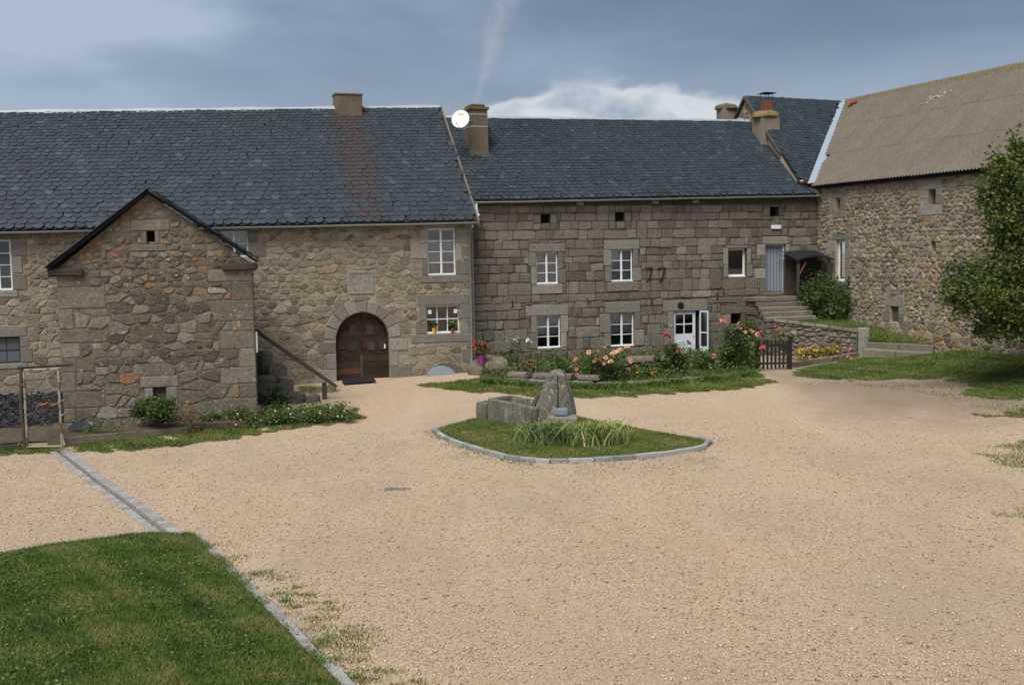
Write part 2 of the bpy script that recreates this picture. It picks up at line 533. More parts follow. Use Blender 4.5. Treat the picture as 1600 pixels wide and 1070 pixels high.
def streaks(g, pos, col):
    s = g.noise(g.vmath('MULTIPLY', pos, (9.0, 9.0, 0.9)), 1.0, 4.0, 0.6)
    col = g.mix(g.math('MULTIPLY', g.smooth(s, 0.53, 0.66), 0.6), col, (0.30, 0.31, 0.26, 1))
    s2 = g.noise(g.vmath('MULTIPLY', g.vmath('ADD', pos, (5, 3, 0)), (7.0, 7.0, 0.8)), 1.0, 4.0, 0.6)
    return g.mix(g.math('MULTIPLY', g.smooth(s2, 0.54, 0.66), 0.6), col, (0.045, 0.045, 0.033, 1))


M_trough = material('trough granite', [(0.0, (0.07, 0.067, 0.055)), (1.0, (0.20, 0.19, 0.155))],
                    large=[(2.2, 0.5), (7.0, 0.4, (0.33, 0.34, 0.30), (0.6, 0.74)), (3.0, 0.5, (0.15, 0.075, 0.045), (0.58, 0.72))], speck=(40, 0.4), bump=(26, 0.02), extra=streaks)
M_standing = material('speckled standing stone', [(0.0, (0.10, 0.095, 0.078)), (1.0, (0.19, 0.18, 0.15))],
                      large=[(2.2, 0.25), (6.5, 0.75, (0.34, 0.34, 0.28), (0.57, 0.65)), (4.0, 0.5, (0.055, 0.055, 0.045), (0.55, 0.72))], speck=(50, 0.5), bump=(32, 0.025))
M_kerb = material('kerb granite', [(0.0, (0.20, 0.20, 0.20)), (1.0, (0.34, 0.34, 0.345))], large=[(4, 0.2)], speck=(60, 0.3), bump=(40, 0.008))
M_sett = material('drain granite', [(0.0, (0.21, 0.205, 0.195)), (1.0, (0.32, 0.315, 0.305))], large=[(4, 0.25)], speck=(60, 0.3), bump=(40, 0.008))
M_wetchannel = material('damp concrete channel', [(0, (0.15, 0.142, 0.12))], rough=0.6, large=[(3, 0.35)], speck=(30, 0.3))
M_hen = material('rust red feathers', [(0.0, (0.16, 0.055, 0.018)), (1.0, (0.30, 0.11, 0.035))], large=[(12, 0.35)], speck=(40, 0.3))
M_comb = material('red comb', [(0, (0.40, 0.025, 0.02))], rough=0.6)
M_beak = material('horn yellow', [(0, (0.45, 0.27, 0.07))], rough=0.5)

# pale reddish gravel of the yard, grey and bare where wheels run
def gravel_col(g, pos, col):
    vor = g.n('ShaderNodeTexVoronoi', {'Vector': pos, 'Scale': 62.0, 'Randomness': 1.0})
    cell = g.n('ShaderNodeSeparateColor', {0: vor.outputs['Color']}).outputs[0]
    c = g.ramp(cell, [(0.0, (0.23, 0.165, 0.112)), (0.3, (0.41, 0.308, 0.212)), (0.7, (0.52, 0.412, 0.292)), (0.92, (0.58, 0.48, 0.365)), (1.0, (0.36, 0.245, 0.175))])
    fine = g.noise(pos, 120.0, 2.0, 0.7)
    k = g.math('MULTIPLY_ADD', g.math('SUBTRACT', fine, 0.5), 1.1, 1.0)
    c = g.mix(1.0, c, g.n('ShaderNodeCombineXYZ', {0: k, 1: k, 2: k}).outputs[0], 'MULTIPLY')
    patch = g.noise(pos, 0.22, 5.0, 0.6, 0.4)
    c = g.mix(g.math('MULTIPLY', g.smooth(patch, 0.47, 0.66), 0.7), c, (0.375, 0.305, 0.232, 1))
    patch2 = g.noise(g.vmath('ADD', pos, (31, 7, 0)), 0.5, 4.0, 0.6)
    c = g.mix(g.math('MULTIPLY', g.smooth(patch2, 0.52, 0.68), 0.5), c, (0.44, 0.315, 0.215, 1))
    trk = g.noise(g.vmath('MULTIPLY', pos, (0.55, 0.10, 0.0)), 1.0, 3.0, 0.55, 0.6)
    c = g.mix(g.math('MULTIPLY', g.smooth(trk, 0.46, 0.74), 0.3), c, (0.55, 0.445, 0.33, 1))
    # bare trodden earth to the east, along the lawn
    sx = g.n('ShaderNodeSeparateXYZ', {0: pos})
    m = g.math('MULTIPLY', g.smooth(g.math('ADD', sx.outputs[0], g.math('MULTIPLY', patch, 8.0)), 11.5, 16.5), g.smooth(g.math('ADD', sx.outputs[1], g.math('MULTIPLY', patch2, 6.0)), 30.0, 36.0))
    c = g.mix(g.math('MULTIPLY', m, 0.75), c, (0.20, 0.165, 0.13, 1))
    return c


M_gravel = material('yard gravel', [(0, (0.5, 0.4, 0.3))], rough=0.95, extra=gravel_col, bump=(42, 0.035), spec=0.15)
M_pebble = material('gravel stones', [(0.0, (0.20, 0.12, 0.08)), (0.15, (0.34, 0.245, 0.165)), (0.5, (0.455, 0.35, 0.245)), (0.85, (0.55, 0.445, 0.33)), (1.0, (0.60, 0.53, 0.45))], rough=0.95, spec=0.15)
M_field = material('meadow', [(0, (0.05, 0.085, 0.025))], large=[(0.1, 0.3), (1.0, 0.3)])
M_turf = material('turf', [(0, (0.090, 0.098, 0.034))], rough=1.0, spec=0.0, large=[(0.6, 0.35), (4, 0.35), (1.1, 0.7, (0.19, 0.15, 0.07), (0.52, 0.68))], speck=(25, 0.5), bump=(18, 0.04))
M_grass = material('grass blades', [(0.0, (0.042, 0.086, 0.017)), (0.45, (0.100, 0.175, 0.036)), (0.75, (0.175, 0.222, 0.055)), (1.0, (0.30, 0.24, 0.118))], rough=0.7, spec=0.15, transl=0.25)
M_iris = material('sword leaves', [(0.0, (0.10, 0.165, 0.075)), (0.5, (0.19, 0.26, 0.08)), (0.8, (0.30, 0.33, 0.10)), (1.0, (0.42, 0.34, 0.15))], rough=0.6, transl=0.25)
M_leaf = material('dark leaves', [(0.0, (0.026, 0.048, 0.011)), (0.6, (0.068, 0.108, 0.023)), (1.0, (0.19, 0.205, 0.042))], rough=0.55, spec=0.35, transl=0.2)
M_leaf2 = material('shrub leaves', [(0.0, (0.026, 0.052, 0.014)), (0.6, (0.056, 0.102, 0.025)), (1.0, (0.13, 0.18, 0.042))], rough=0.55, spec=0.35, transl=0.2)
M_leaf3 = material('garden leaves', [(0.0, (0.036, 0.068, 0.020)), (0.6, (0.092, 0.145, 0.038)), (1.0, (0.20, 0.225, 0.065))], rough=0.6, spec=0.3, transl=0.2)
M_dryleaf = material('dry herb stems', [(0.0, (0.12, 0.085, 0.035)), (1.0, (0.26, 0.19, 0.08))], rough=0.8, transl=0.15)
M_bark = material('bark', [(0, (0.06, 0.048, 0.036))], large=[(4, 0.3)], speck=(20, 0.4), bump=(14, 0.03))
M_rose_pink = material('pink petals', [(0.0, (0.55, 0.17, 0.15)), (1.0, (0.82, 0.42, 0.36))], rough=0.6, transl=0.2)
M_rose_red = material('coral red petals', [(0.0, (0.42, 0.055, 0.05)), (1.0, (0.72, 0.17, 0.14))], rough=0.6, transl=0.2)
M_rose_peach = material('peach petals', [(0.0, (0.55, 0.26, 0.13)), (1.0, (0.80, 0.58, 0.38))], rough=0.6, transl=0.2)
M_petal_yellow = material('yellow petals', [(0.0, (0.62, 0.30, 0.01)), (1.0, (0.80, 0.58, 0.05))], rough=0.6, transl=0.2)
M_petal_white = material('white petals', [(0, (0.70, 0.70, 0.62))], rough=0.6, transl=0.2)
M_petal_red = material('red petals', [(0.0, (0.40, 0.04, 0.02)), (1.0, (0.62, 0.12, 0.05))], rough=0.6, transl=0.2)


def glass_material():
    m = bpy.data.materials.new('window glass')
    m.use_nodes = True
    g = N(m.node_tree)
    fr = g.n('ShaderNodeFresnel', {'IOR': 1.5}).outputs[0]
    fac = g.math('ADD', g.math('MULTIPLY', fr, 1.6), 0.03, clamp=True)
    tr = g.n('ShaderNodeBsdfTransparent', {'Color': (0.88, 0.92, 0.92, 1)})
    gl = g.n('ShaderNodeBsdfGlossy', {'Color': (1, 1, 1, 1), 'Roughness': 0.03})
    g.n('ShaderNodeOutputMaterial', {0: g.n('ShaderNodeMixShader', {0: fac, 1: tr, 2: gl})})
    return m


M_glass = glass_material()


def water_material():
    m = bpy.data.materials.new('trough water')
    m.use_nodes = True
    g = N(m.node_tree)
    pos = g.n('ShaderNodeNewGeometry').outputs['Position']
    bs = g.n('ShaderNodeBsdfPrincipled', {'Base Color': (0.03, 0.035, 0.028, 1), 'Roughness': 0.06, 'IOR': 1.33})
    g.t.links.new(g.n('ShaderNodeBump', {'Height': g.noise(pos, 7.0), 'Distance': 0.004}).outputs[0], bs.inputs['Normal'])
    g.n('ShaderNodeOutputMaterial', {0: bs})
    return m


M_water = water_material()

# ------------------------------------------------------------------ masonry
def clip(poly, nx, ny, c):
    """keep nx*x + ny*y <= c"""
    out = []
    n = len(poly)
    for i in range(n):
        p, q = poly[i], poly[(i + 1) % n]
        a, b = nx * p[0] + ny * p[1] - c, nx * q[0] + ny * q[1] - c
        if a <= 0: out.append(p)
        if (a < 0 < b) or (b < 0 < a):
            t = a / (a - b)
            out.append((p[0] + (q[0] - p[0]) * t, p[1] + (q[1] - p[1]) * t))
    return out


def area(poly):
    return 0.5 * sum(p[0] * q[1] - q[0] * p[1] for p, q in zip(poly, poly[1:] + poly[:1]))


def inset(poly, g):
    r = poly
    n = len(poly)
    for i in range(n):
        p, q = poly[i], poly[(i + 1) % n]
        dx_, dy_ = q[0] - p[0], q[1] - p[1]
        l = math.hypot(dx_, dy_)
        if l < 1e-6: continue
        nx, ny = dy_ / l, -dx_ / l                       # outward for counter-clockwise
        r = clip(r, nx, ny, nx * p[0] + ny * p[1] - g)
        if len(r) < 3: return None
    return r


def rounded(poly, k):
    out = []
    n = len(poly)
    for i in range(n):
        p, q = poly[i], poly[(i + 1) % n]
        out.append((p[0] + (q[0] - p[0]) * k, p[1] + (q[1] - p[1]) * k))
        out.append((q[0] + (p[0] - q[0]) * k, q[1] + (p[1] - q[1]) * k))
    return out


def rubble(outline, obst, w_, h_, gap, seed, grow=None):
    """irregular stones: cells round jittered courses, cut back at openings and dressed stones"""
    r = random.Random(seed)
    us, zs = [p[0] for p in outline], [p[1] for p in outline]
    seeds = []
    z = min(zs) + 0.05
    while z < max(zs):
        k = grow(z) if grow else 1.0
        hh = h_ * k * r.uniform(0.7, 1.35)
        u = min(us) - r.uniform(0, w_)
        while u < max(us) + w_:
            ww = w_ * k * r.choice((0.34, 0.45, 0.6, 0.8, 1.0, 1.2, 1.7))
            p = (u + ww / 2, z + hh / 2 + r.uniform(-0.32, 0.32) * hh)
            u += ww
            ok = True
            for o in obst:
                if o[0] == 'r' and o[1] - .03 < p[0] < o[2] + .03 and o[3] - .03 < p[1] < o[4] + .03: ok = False
                if o[0] == 'c' and p[1] > o[2] and math.hypot(p[0] - o[1], p[1] - o[2]) < o[3] + .03: ok = False
            if ok: seeds.append(p)
        z += hh
    A = np.array(seeds) * np.array([1 / w_, 1 / h_])
    cells = []
    for i, (su, sz) in enumerate(seeds):
        poly = [(su - 2 * w_, sz - 2 * h_), (su + 2 * w_, sz - 2 * h_), (su + 2 * w_, sz + 2 * h_), (su - 2 * w_, sz + 2 * h_)]
        for p, q in zip(outline, outline[1:] + outline[:1]):
            nx, ny = q[1] - p[1], p[0] - q[0]
            poly = clip(poly, nx, ny, nx * p[0] + ny * p[1])
            if len(poly) < 3: break
        if len(poly) < 3: continue
        d = ((A - A[i]) ** 2).sum(1)
        for j in np.argsort(d)[1:17]:
            b = seeds[j]
            nx, ny = (b[0] - su) / w_ ** 2, (b[1] - sz) / h_ ** 2
            c = ((b[0] ** 2 - su ** 2) / w_ ** 2 + (b[1] ** 2 - sz ** 2) / h_ ** 2) / 2
            poly = clip(poly, nx, ny, c)
            if len(poly) < 3: break
        if len(poly) < 3: continue
        for o in obst:
            if o[0] == 'r':
                s = [(o[1] - su, (1, 0, o[1])), (su - o[2], (-1, 0, -o[2])), (o[3] - sz, (0, 1, o[3])), (sz - o[4], (0, -1, -o[4]))]
                m = max(s)
                if m[0] > 2.5 * max(w_, h_): continue
                poly = clip(poly, *m[1])
            else:
                if sz < o[2]: continue
                l = math.hypot(su - o[1], sz - o[2])
                nx, ny = (su - o[1]) / l, (sz - o[2]) / l
                poly = clip(poly, -nx, -ny, -(nx * o[1] + ny * o[2] + o[3]))
            if len(poly) < 3: break
        if len(poly) < 3: continue
        poly = inset(poly, gap * r.choice((.35, .6, .9, 1.3, 1.9)))
        if not poly or len(poly) < 3 or area(poly) < 0.006: continue
        pts = rounded(poly, r.uniform(0.08, 0.20))
        jj = 0.075 * math.sqrt(area(poly))
        cells.append([(a + r.uniform(-jj, jj), b + r.uniform(-jj, jj)) for a, b in pts])
    return cells


def ashlar(u0, u1, z0, z1, obst, seed):
    """squared blocks in uneven courses, some two courses tall"""
    r = random.Random(seed)
    rects = []
    z = z0
    while z < z1 - 0.1:
        big = r.random() < 0.25
        h1, h2 = (r.uniform(0.44, 0.56), r.uniform(0.36, 0.48)) if big else (r.uniform(0.30, 0.46), r.uniform(0.26, 0.42))
        H = min(h1 + h2, z1 - z)
        if z1 - z - H < 0.15: H = z1 - z
        h1 = H * h1 / (h1 + h2)
        u = u0 - r.uniform(0, .4)
        while u < u1:
            if r.random() < 0.22:
                ww = r.uniform(0.45, 0.75)
                rects.append((u, u + ww, z, z + H))
                u += ww
            else:
                run = r.uniform(2.6, 6.0)
                for za, zb in ((z, z + h1), (z + h1, z + H)):
                    a = u
                    while a < u + run - 0.01:
                        ww = r.choice((0.34, 0.46, 0.55, 0.66, 0.8, 1.1)) * r.uniform(0.85, 1.15)
                        if u + run - a - ww < 0.25: ww = u + run - a
                        rects.append((a, a + ww, za, zb))
                        a += ww
                u += run
        z += H
    out = []
    for q in rects:
        todo = [(max(q[0], u0), min(q[1], u1), q[2], q[3])]
        for o in obst:
            nxt = []
            for (a, b, c, d) in todo:
                x0, x1, y0, y1 = o[1], o[2], o[3], o[4]
                if b <= x0 or a >= x1 or d <= y0 or c >= y1:
                    nxt.append((a, b, c, d))
                    continue
                if a < x0: nxt.append((a, x0, c, d))
                if b > x1: nxt.append((x1, b, c, d))
                m0, m1 = max(a, x0), min(b, x1)
                if c < y0: nxt.append((m0, m1, c, y0))
                if d > y1: nxt.append((m0, m1, y1, d))
            todo = nxt
        out += [t for t in todo if t[1] - t[0] > 0.09 and t[3] - t[2] > 0.07]
    cells = []
    for a, b, c, d in out:
        g = r.uniform(0.010, 0.022)
        j = lambda: r.uniform(-0.022, 0.022)
        poly = [(a + g + j() * .6, c + g + j()), (b - g + j() * .6, c + g + j()), (b - g + j() * .6, d - g + j()), (a + g + j() * .6, d - g + j())]
        mid_ = []
        for p, q in zip(poly, poly[1:] + poly[:1]):
            mid_ += [p, ((p[0] + q[0]) / 2 + j() * .7, (p[1] + q[1]) / 2 + j() * .7)]
        cells.append(rounded(mid_, r.uniform(0.12, 0.24)))
    return [c for c in cells if area(c) > 0.004]


def stone_geom(poly, out, bev, dome=0.3):
    n = len(poly)
    cx, cz = sum(p[0] for p in poly) / n, sum(p[1] for p in poly) / n
    rad = math.sqrt(abs(area(poly)) / math.pi)
    k = max(0.55, 1 - bev / rad)
    tx, tz = random.uniform(-.5, .5) * out, random.uniform(-.5, .5) * out
    dep = lambda x, z: tx * (x - cx) / rad + tz * (z - cz) / rad
    v = [(x, 0.05, z) for x, z in poly]
    v += [(x, -out * 0.45 + dep(x, z) * .5, z) for x, z in poly]
    v += [(cx + (x - cx) * k, -out + dep(x, z), cz + (z - cz) * k) for x, z in poly]
    v.append((cx, -out * (1 + dome), cz))
    f = []
    for i in range(n):
        j = (i + 1) % n
        f += [(i, j, n + j, n + i), (n + i, n + j, 2 * n + j, 2 * n + i), (2 * n + i, 2 * n + j, 3 * n)]
    return v, f, (cx, 0.0, cz)


def lay(wall, frame, cells, mat, out, bev, tints, most=300, name='stone', hidden=None, dome=0.3, rest_name='stonework'):
    """the largest stones in view as parts of their own, the others joined"""
    vis = []
    for i, c in enumerate(cells):
        cx, cz = sum(p[0] for p in c) / len(c), sum(p[1] for p in c) / len(c)
        px, py = project(frame.W((cx, 0, cz)))
        if -5 < px < 1605 and not (hidden and hidden(px, py)):
            vis.append((area(c), i))
    chosen = {i for _, i in sorted(vis, reverse=True)[:most]}
    rest = MB()
    for i, c in enumerate(cells):
        v, f, o = stone_geom(c, random.uniform(*out), bev, dome)
        t = tints(c)
        if i in chosen:
            me = raw_mesh(name, [(p[0] - o[0], p[1], p[2] - o[2]) for p in v], f, mat, t)
            link(name, me, wall, o)
        else:
            rest.add(v, f, t)
    if rest.v: rest.build(rest_name, mat, wall, kind='stuff')


def wall_mesh(u0, u1, zb, top, openings, reveal=0.35):
    """front face with its openings cut out and their reveals; top is a function of u; openings: (u0, u1, z0, ztop) with ztop a number or function"""
    mb = MB()
    cuts = {u0, u1}
    for o in openings:
        cuts |= {o[0], o[1]}
        if callable(o[3]):
            n = 18
            cuts |= {o[0] + (o[1] - o[0]) * (0.5 - 0.5 * math.cos(math.pi * k / n)) for k in range(n + 1)}
    if hasattr(top, 'cuts'): cuts |= set(top.cuts)
    cuts = sorted(c for c in cuts if u0 <= c <= u1)
    val = lambda f, u: f(u) if callable(f) else f
    for a, b in zip(cuts, cuts[1:]):
        if b - a < 1e-5: continue
        m = (a + b) / 2
        inside_ = sorted([o for o in openings if o[0] < m < o[1]], key=lambda o: o[2])
        lo_a = lo_b = zb
        for o in inside_:
            mb.quad((a, 0, lo_a), (b, 0, lo_b), (b, 0, o[2]), (a, 0, o[2]))
            lo_a, lo_b = val(o[3], a), val(o[3], b)
            mb.quad((a, 0, lo_a), (b, 0, lo_b), (b, reveal, lo_b), (a, reveal, lo_a))
            mb.quad((a, 0, o[2]), (a, reveal, o[2]), (b, reveal, o[2]), (b, 0, o[2]))
        mb.quad((a, 0, lo_a), (b, 0, lo_b), (b, 0, val(top, b)), (a, 0, val(top, a)))
    for o in openings:
        for u in (o[0], o[1]):
            zt = val(o[3], u)
            mb.quad((u, 0, o[2]), (u, 0, zt), (u, reveal, zt), (u, reveal, o[2]))
    return mb


class Surrounds:
    """dressed stones round the openings of one wall; remembers what the masonry has to keep clear of"""
    def __init__(s, wall, frame, mat):
        s.wall, s.frame, s.mat, s.obst = wall, frame, mat, []

    def block(s, name, a, b, c, d, out=0.025, g=0.008, tint=None, back=0.3):
        mb = MB()
        mb.bbox(a + g, b - g, -out, back, c + g, d - g, 0.018, random.random() if tint is None else tint, j=0.006)
        ce = ((a + b) / 2, 0, (c + d) / 2)
        mb.build(name, s.mat, s.wall, ce)
        s.obst.append(('r', a, b, c, d))

    def opening(s, u0, u1, z0, z1, lintel=0.4, lw=0.32, sill=0.28, sw=0.2, jamb=(0.26, 0.45), n=2, out=0.025, jn='jamb_stone'):
        s.obst.append(('r', u0, u1, z0, z1))
        if lintel: s.block('lintel', u0 - lw * random.uniform(.8, 1.2), u1 + lw * random.uniform(.8, 1.2), z1, z1 + lintel, out)
        if sill: s.block('sill', u0 - sw * random.uniform(.7, 1.3), u1 + sw * random.uniform(.7, 1.3), z0 - sill, z0, out + .01)
        if jamb:
            for side in (0, 1):
                cuts = [z0] + sorted(z0 + (z1 - z0) * (k + random.uniform(-.2, .2)) / n for k in range(1, n)) + [z1]
                for k, (a, b) in enumerate(zip(cuts, cuts[1:])):
                    w_ = jamb[(k + side) % 2] * random.uniform(.85, 1.15)
                    if side: s.block(jn, u1, u1 + w_, a, b, out)
                    else: s.block(jn, u0 - w_, u0, a, b, out)


def window(house, u0, u1, z0, z1, cols=2, rows=3, leaves=2, dep=0.16, curtain=None, fr=0.055, bar=0.028, ledge=True, mat=None, panemat=None):
    """casement window set back in its opening: frame, glazing bars, panes, curtain"""
    mat = mat or M_white
    f = MB()
    y0, y1 = dep, dep + 0.06
    f.box(u0, u0 + fr, y0, y1, z0, z1); f.box(u1 - fr, u1, y0, y1, z0, z1)
    f.box(u0 + fr, u1 - fr, y0 + .002, y1, z1 - fr, z1); f.box(u0 + fr, u1 - fr, y0 + .002, y1, z0, z0 + fr * 1.3)
    if ledge: f.bbox(u0 + .005, u1 - .005, y0 - 0.10, y0 - .002, z0 + .003, z0 + 0.05, 0.008)
    um = (u0 + u1) / 2
    if leaves == 2: f.box(um - fr * 0.75, um + fr * 0.75, y0 - 0.012, y1, z0 + fr * 1.3, z1 - fr)
    win = f.build('window', mat, house)
    ranges = [(u0 + fr, um - fr * .75), (um + fr * .75, u1 - fr)] if leaves == 2 else [(u0 + fr, u1 - fr)]
    zb, zt = z0 + fr * 1.3, z1 - fr
    per = cols // len(ranges)
    pane_me = None
    for a, b in ranges:
        for k in range(1, rows):
            zz = zb + (zt - zb) * k / rows
            MB().box(a, b, y0 + .008, y1 - .01, zz - bar / 2, zz + bar / 2).build('glazing_bar', mat, win)
        for k in range(1, per):
            uu = a + (b - a) * k / per
            MB().box(uu - bar / 2, uu + bar / 2, y0 + .011, y1 - .013, zb, zt).build('glazing_bar', mat, win)
        pw, ph = (b - a) / per, (zt - zb) / rows
        if pane_me is None:
            pane_me = raw_mesh('pane', [(-pw / 2, 0, -ph / 2), (pw / 2, 0, -ph / 2), (pw / 2, 0, ph / 2), (-pw / 2, 0, ph / 2)], [(0, 1, 2, 3)], panemat or M_glass)
        for i in range(per):
            for k in range(rows):
                o = link('pane', pane_me, win, (a + pw * (i + .5), y0 + 0.03, zb + ph * (k + .5)))
                o.rotation_euler = (random.uniform(-.012, .012), 0, random.uniform(-.012, .012))
    if curtain:
        lo, hi, hem = curtain
        for a, b in ranges:
            n = 40
            v, f2 = [], []
            za, zc = z0 + (z1 - z0) * lo, z0 + (z1 - z0) * hi
            for k in range(n + 1):
                u = a + (b - a) * k / n
                y = y1 + 0.05 + 0.012 * math.sin(k * 1.6) + 0.006 * math.sin(k * .7)
                drop = 0.035 * abs(math.sin(k * math.pi / 8)) if hem else 0
                v += [(u, y, za - drop), (u, y, zc)]
            f2 = [(2 * k, 2 * k + 2, 2 * k + 3, 2 * k + 1) for k in range(n)]
            t = [0.25 + 0.5 * abs(math.sin(k * 0.8)) for k in range(n)]
            link('curtain', raw_mesh('curtain', v, f2, M_curtain, t), win)
    return win


# ------------------------------------------------------------------ slate roofs
def slate_proto(seed):
    r = random.Random(seed)
    j = lambda s=0.02: r.uniform(-s, s)
    out = [(-.49 + j(.01), 1.75), (-.485 + j(.01), .46 + j()), (-.40 + j(), .22 + j()), (-.17 + j(), .035 + j(.015)), (.15 + j(), .035 + j(.015)), (.39 + j(), .22 + j()), (.485 + j(.01), .46 + j()), (.49 + j(.01), 1.75)]
    n = len(out)
    lift = lambda y: 0.15 * (1 - y / 1.75)
    v = [(x, y, lift(y) + 0.05) for x, y in out] + [(x, y, lift(y)) for x, y in out]
    f = [tuple(range(n))] + [(i, i + n, i + n + 1, i + 1) for i in range(n - 1)]
    return np.array(v), f


PROTO = [slate_proto(s) for s in range(8)]


def slate_roof(roof, frame, P00, P10, P01, P11, w0, w1, e0, e1, tint, most=300, hidden=None):
    """fish-scale slates, large at the eaves and smaller to the ridge, on the plane between two edges (house coordinates)"""
    P00, P10, P01, P11 = [np.array(p, float) for p in (P00, P10, P01, P11)]
    Pt = lambda a, s: (P00 * (1 - a) + P10 * a) * (1 - s) + (P01 * (1 - a) + P11 * a) * s
    slope = (np.linalg.norm(P01 - P00) + np.linalg.norm(P11 - P10)) / 2
    items = []
    s, row = 0.0, 0
    while s < slope - 0.12:
        q = s / slope
        w_, e_ = w0 + (w1 - w0) * q, e0 + (e1 - e0) * q
        A, B = Pt(0, q), Pt(1, q)
        Lr = np.linalg.norm(B - A)
        ex = (B - A) / Lr
        ey = Pt(.5, min(1, q + .01)) - Pt(.5, q) if q < .98 else Pt(.5, q) - Pt(.5, q - .01)
        u = w_ * (0.25 if row % 2 else 0.75) * random.uniform(.9, 1.1)
        while u < Lr - w_ * .2:
            ww = w_ * random.uniform(.82, 1.18)
            p = A + ex * (u + random.uniform(-.012, .012))
            items.append((p, ex, ey / np.linalg.norm(ey), ww, row, random.uniform(-.035, .035), min(1.0, (slope - s) / (1.75 * ww))))
            u += ww
        s += e_
        row += 1
    mats, vis = [], []
    for i, (p, ex, ey, ww, row, rot, sq) in enumerate(items):
        nrm = np.cross(ex, ey)
        nrm /= np.linalg.norm(nrm)
        ey2 = np.cross(nrm, ex)
        x2, y2 = ex * math.cos(rot) + ey2 * math.sin(rot), ey2 * math.cos(rot) - ex * math.sin(rot)
        n2 = nrm + x2 * random.uniform(-.05, .05) + y2 * random.uniform(-.05, .05)
        sc = np.stack([x2 * ww, y2 * ww * sq, n2 * 0.36], 1)
        pp = p - y2 * random.gauss(.004, .014)
        mats.append((sc, pp))
        px, py = project(frame.W(p))
        if 0 < px < 1600 and not (hidden and hidden(px, py)): vis.append((row, random.random(), i))
    chosen = {i for _, _, i in sorted(vis)[:most]}
    meshes = {}
    V, Fq, Ft, T1, T2 = [], [], [], [], []
    base = 0
    rest = MB()
    for i, (sc, pp) in enumerate(mats):
        pv, pf = PROTO[i % 8]
        t = tint(*project(frame.W(pp)))
        if i in chosen:
            key = (i % 8, round(t * 16) / 16)
            if key not in meshes: meshes[key] = raw_mesh('slate', pv, pf, M_slate, key[1])
            o = link('slate', meshes[key], roof)
            o.matrix_local = Matrix([[*sc[r], pp[r]] for r in range(3)] + [[0, 0, 0, 1]])
        else:
            rest.add(pv @ sc.T + pp, pf, t)
    rest.build('slating', M_slate, roof, kind='stuff')


def plain_tint(px, py):
    r = random.random()
    return 0.8 + random.uniform(0, .05) if r > 0.97 else random.betavariate(2.2, 2.2) * 0.74


def slab(mb, A, B, C, D, t=0.1, tint=0.5):
    """four-cornered roof slab, t thick downwards"""
    n = Vector(np.cross(np.array(B) - np.array(A), np.array(D) - np.array(A))).normalized()
    if n.z < 0: n = -n
    top = [Vector(p) for p in (A, B, C, D)]
    bot = [p - n * t for p in top]
    mb.add(top + bot, [(0, 1, 2, 3), (7, 6, 5, 4)] + [(i, i + 4, (i + 1) % 4 + 4, (i + 1) % 4) for i in range(4)], tint)


def gutter(house, A, B, r=0.075, name='gutter'):
    A, B = Vector(A), Vector(B)
    n, m = 16, 8
    v, f = [], []
    d = (B - A).normalized()
    side = Vector((0, -1, 0))
    for i in range(n + 1):
        p = A.lerp(B, i / n) + Vector((0, 0, 0.006 * math.sin(i * 2.1)))
        for rr in (r, r * .88):
            for k in range(m + 1):
                t = math.pi * k / m
                v.append(p + side * (math.cos(t) * rr) - Vector((0, 0, 1)) * (math.sin(t) * rr))
    q = 2 * (m + 1)
    for i in range(n):
        for k in range(m):
            f.append((i * q + k, i * q + k + 1, (i + 1) * q + k + 1, (i + 1) * q + k))
            f.append((i * q + m + 1 + k, (i + 1) * q + m + 1 + k, (i + 1) * q + m + 2 + k, i * q + m + 2 + k))
        f.append((i * q, (i + 1) * q, (i + 1) * q + m + 1, i * q + m + 1))
        f.append((i * q + m, i * q + 2 * m + 1, (i + 1) * q + 2 * m + 1, (i + 1) * q + m))
    return link(name, raw_mesh(name, v, f, M_zinc), house)


# ================================================================== ground
def axis(lo, hi, step, far):
    a = list(np.arange(lo, hi + step / 2, step))
    return [-far, -far / 3, -far / 8, -70, -45] + a + [hi + 12, hi + 40, far / 8, far / 3, far]


gx, gy = np.array(axis(-30, 30, 0.5, 900)), np.array(axis(-6, 60, 0.5, 900))
gx.sort(); gy.sort()
X, Y = np.meshgrid(gx, gy)
Z = zg(X, Y)
nx_, ny_ = len(gx), len(gy)
ii = np.arange(nx_ * ny_).reshape(ny_, nx_)
quads = np.stack([ii[:-1, :-1], ii[:-1, 1:], ii[1:, 1:], ii[1:, :-1]], -1).reshape(-1, 4)
link('ground', bulk('ground', np.stack([X, Y, Z], -1).reshape(-1, 3), quads, M_gravel, smooth=True), kind='structure')

# ================================================================== long farmhouse
house = empty('farmhouse', LF.O, LF.a, label='long stone farmhouse with slate roof, arched double door and carved plaque', cat='house')
eL = lambda u, dep=-0.3: 6.68 + (u + 0.04) * (6.68 - 6.46) / 17.12
U0 = -24.0
door_r = LF.rect(525, 488, 609, 594)
du0, du1, dz0, dz1 = door_r
dR = (du1 - du0) / 2
dc = (du0 + du1) / 2
dsp = dz1 - dR * 1.04
archtop = lambda u: dsp + dR * 1.04 * math.sqrt(max(0.0, 1 - ((u - dc) / dR) ** 2))
w_tall = LF.rect(668, 357, 712, 430)
w_six = LF.rect(666, 477, 719, 521)
w_left = LF.rect(-24, 375, 18, 454)
w_pen = LF.rect(-14, 527, 32, 568)
w_hid = LF.rect(344, 361, 388, 402)
L_open = [(du0, du1, dz0, archtop)] + [(a, b, c, d) for a, b, c, d in (w_tall, w_six, w_left, w_pen, w_hid)]
top_l = lambda u: eL(u) + 0.16
wall = wall_mesh(U0, 0.0, -0.4, top_l, L_open).build('wall', M_mortar_warm, house)
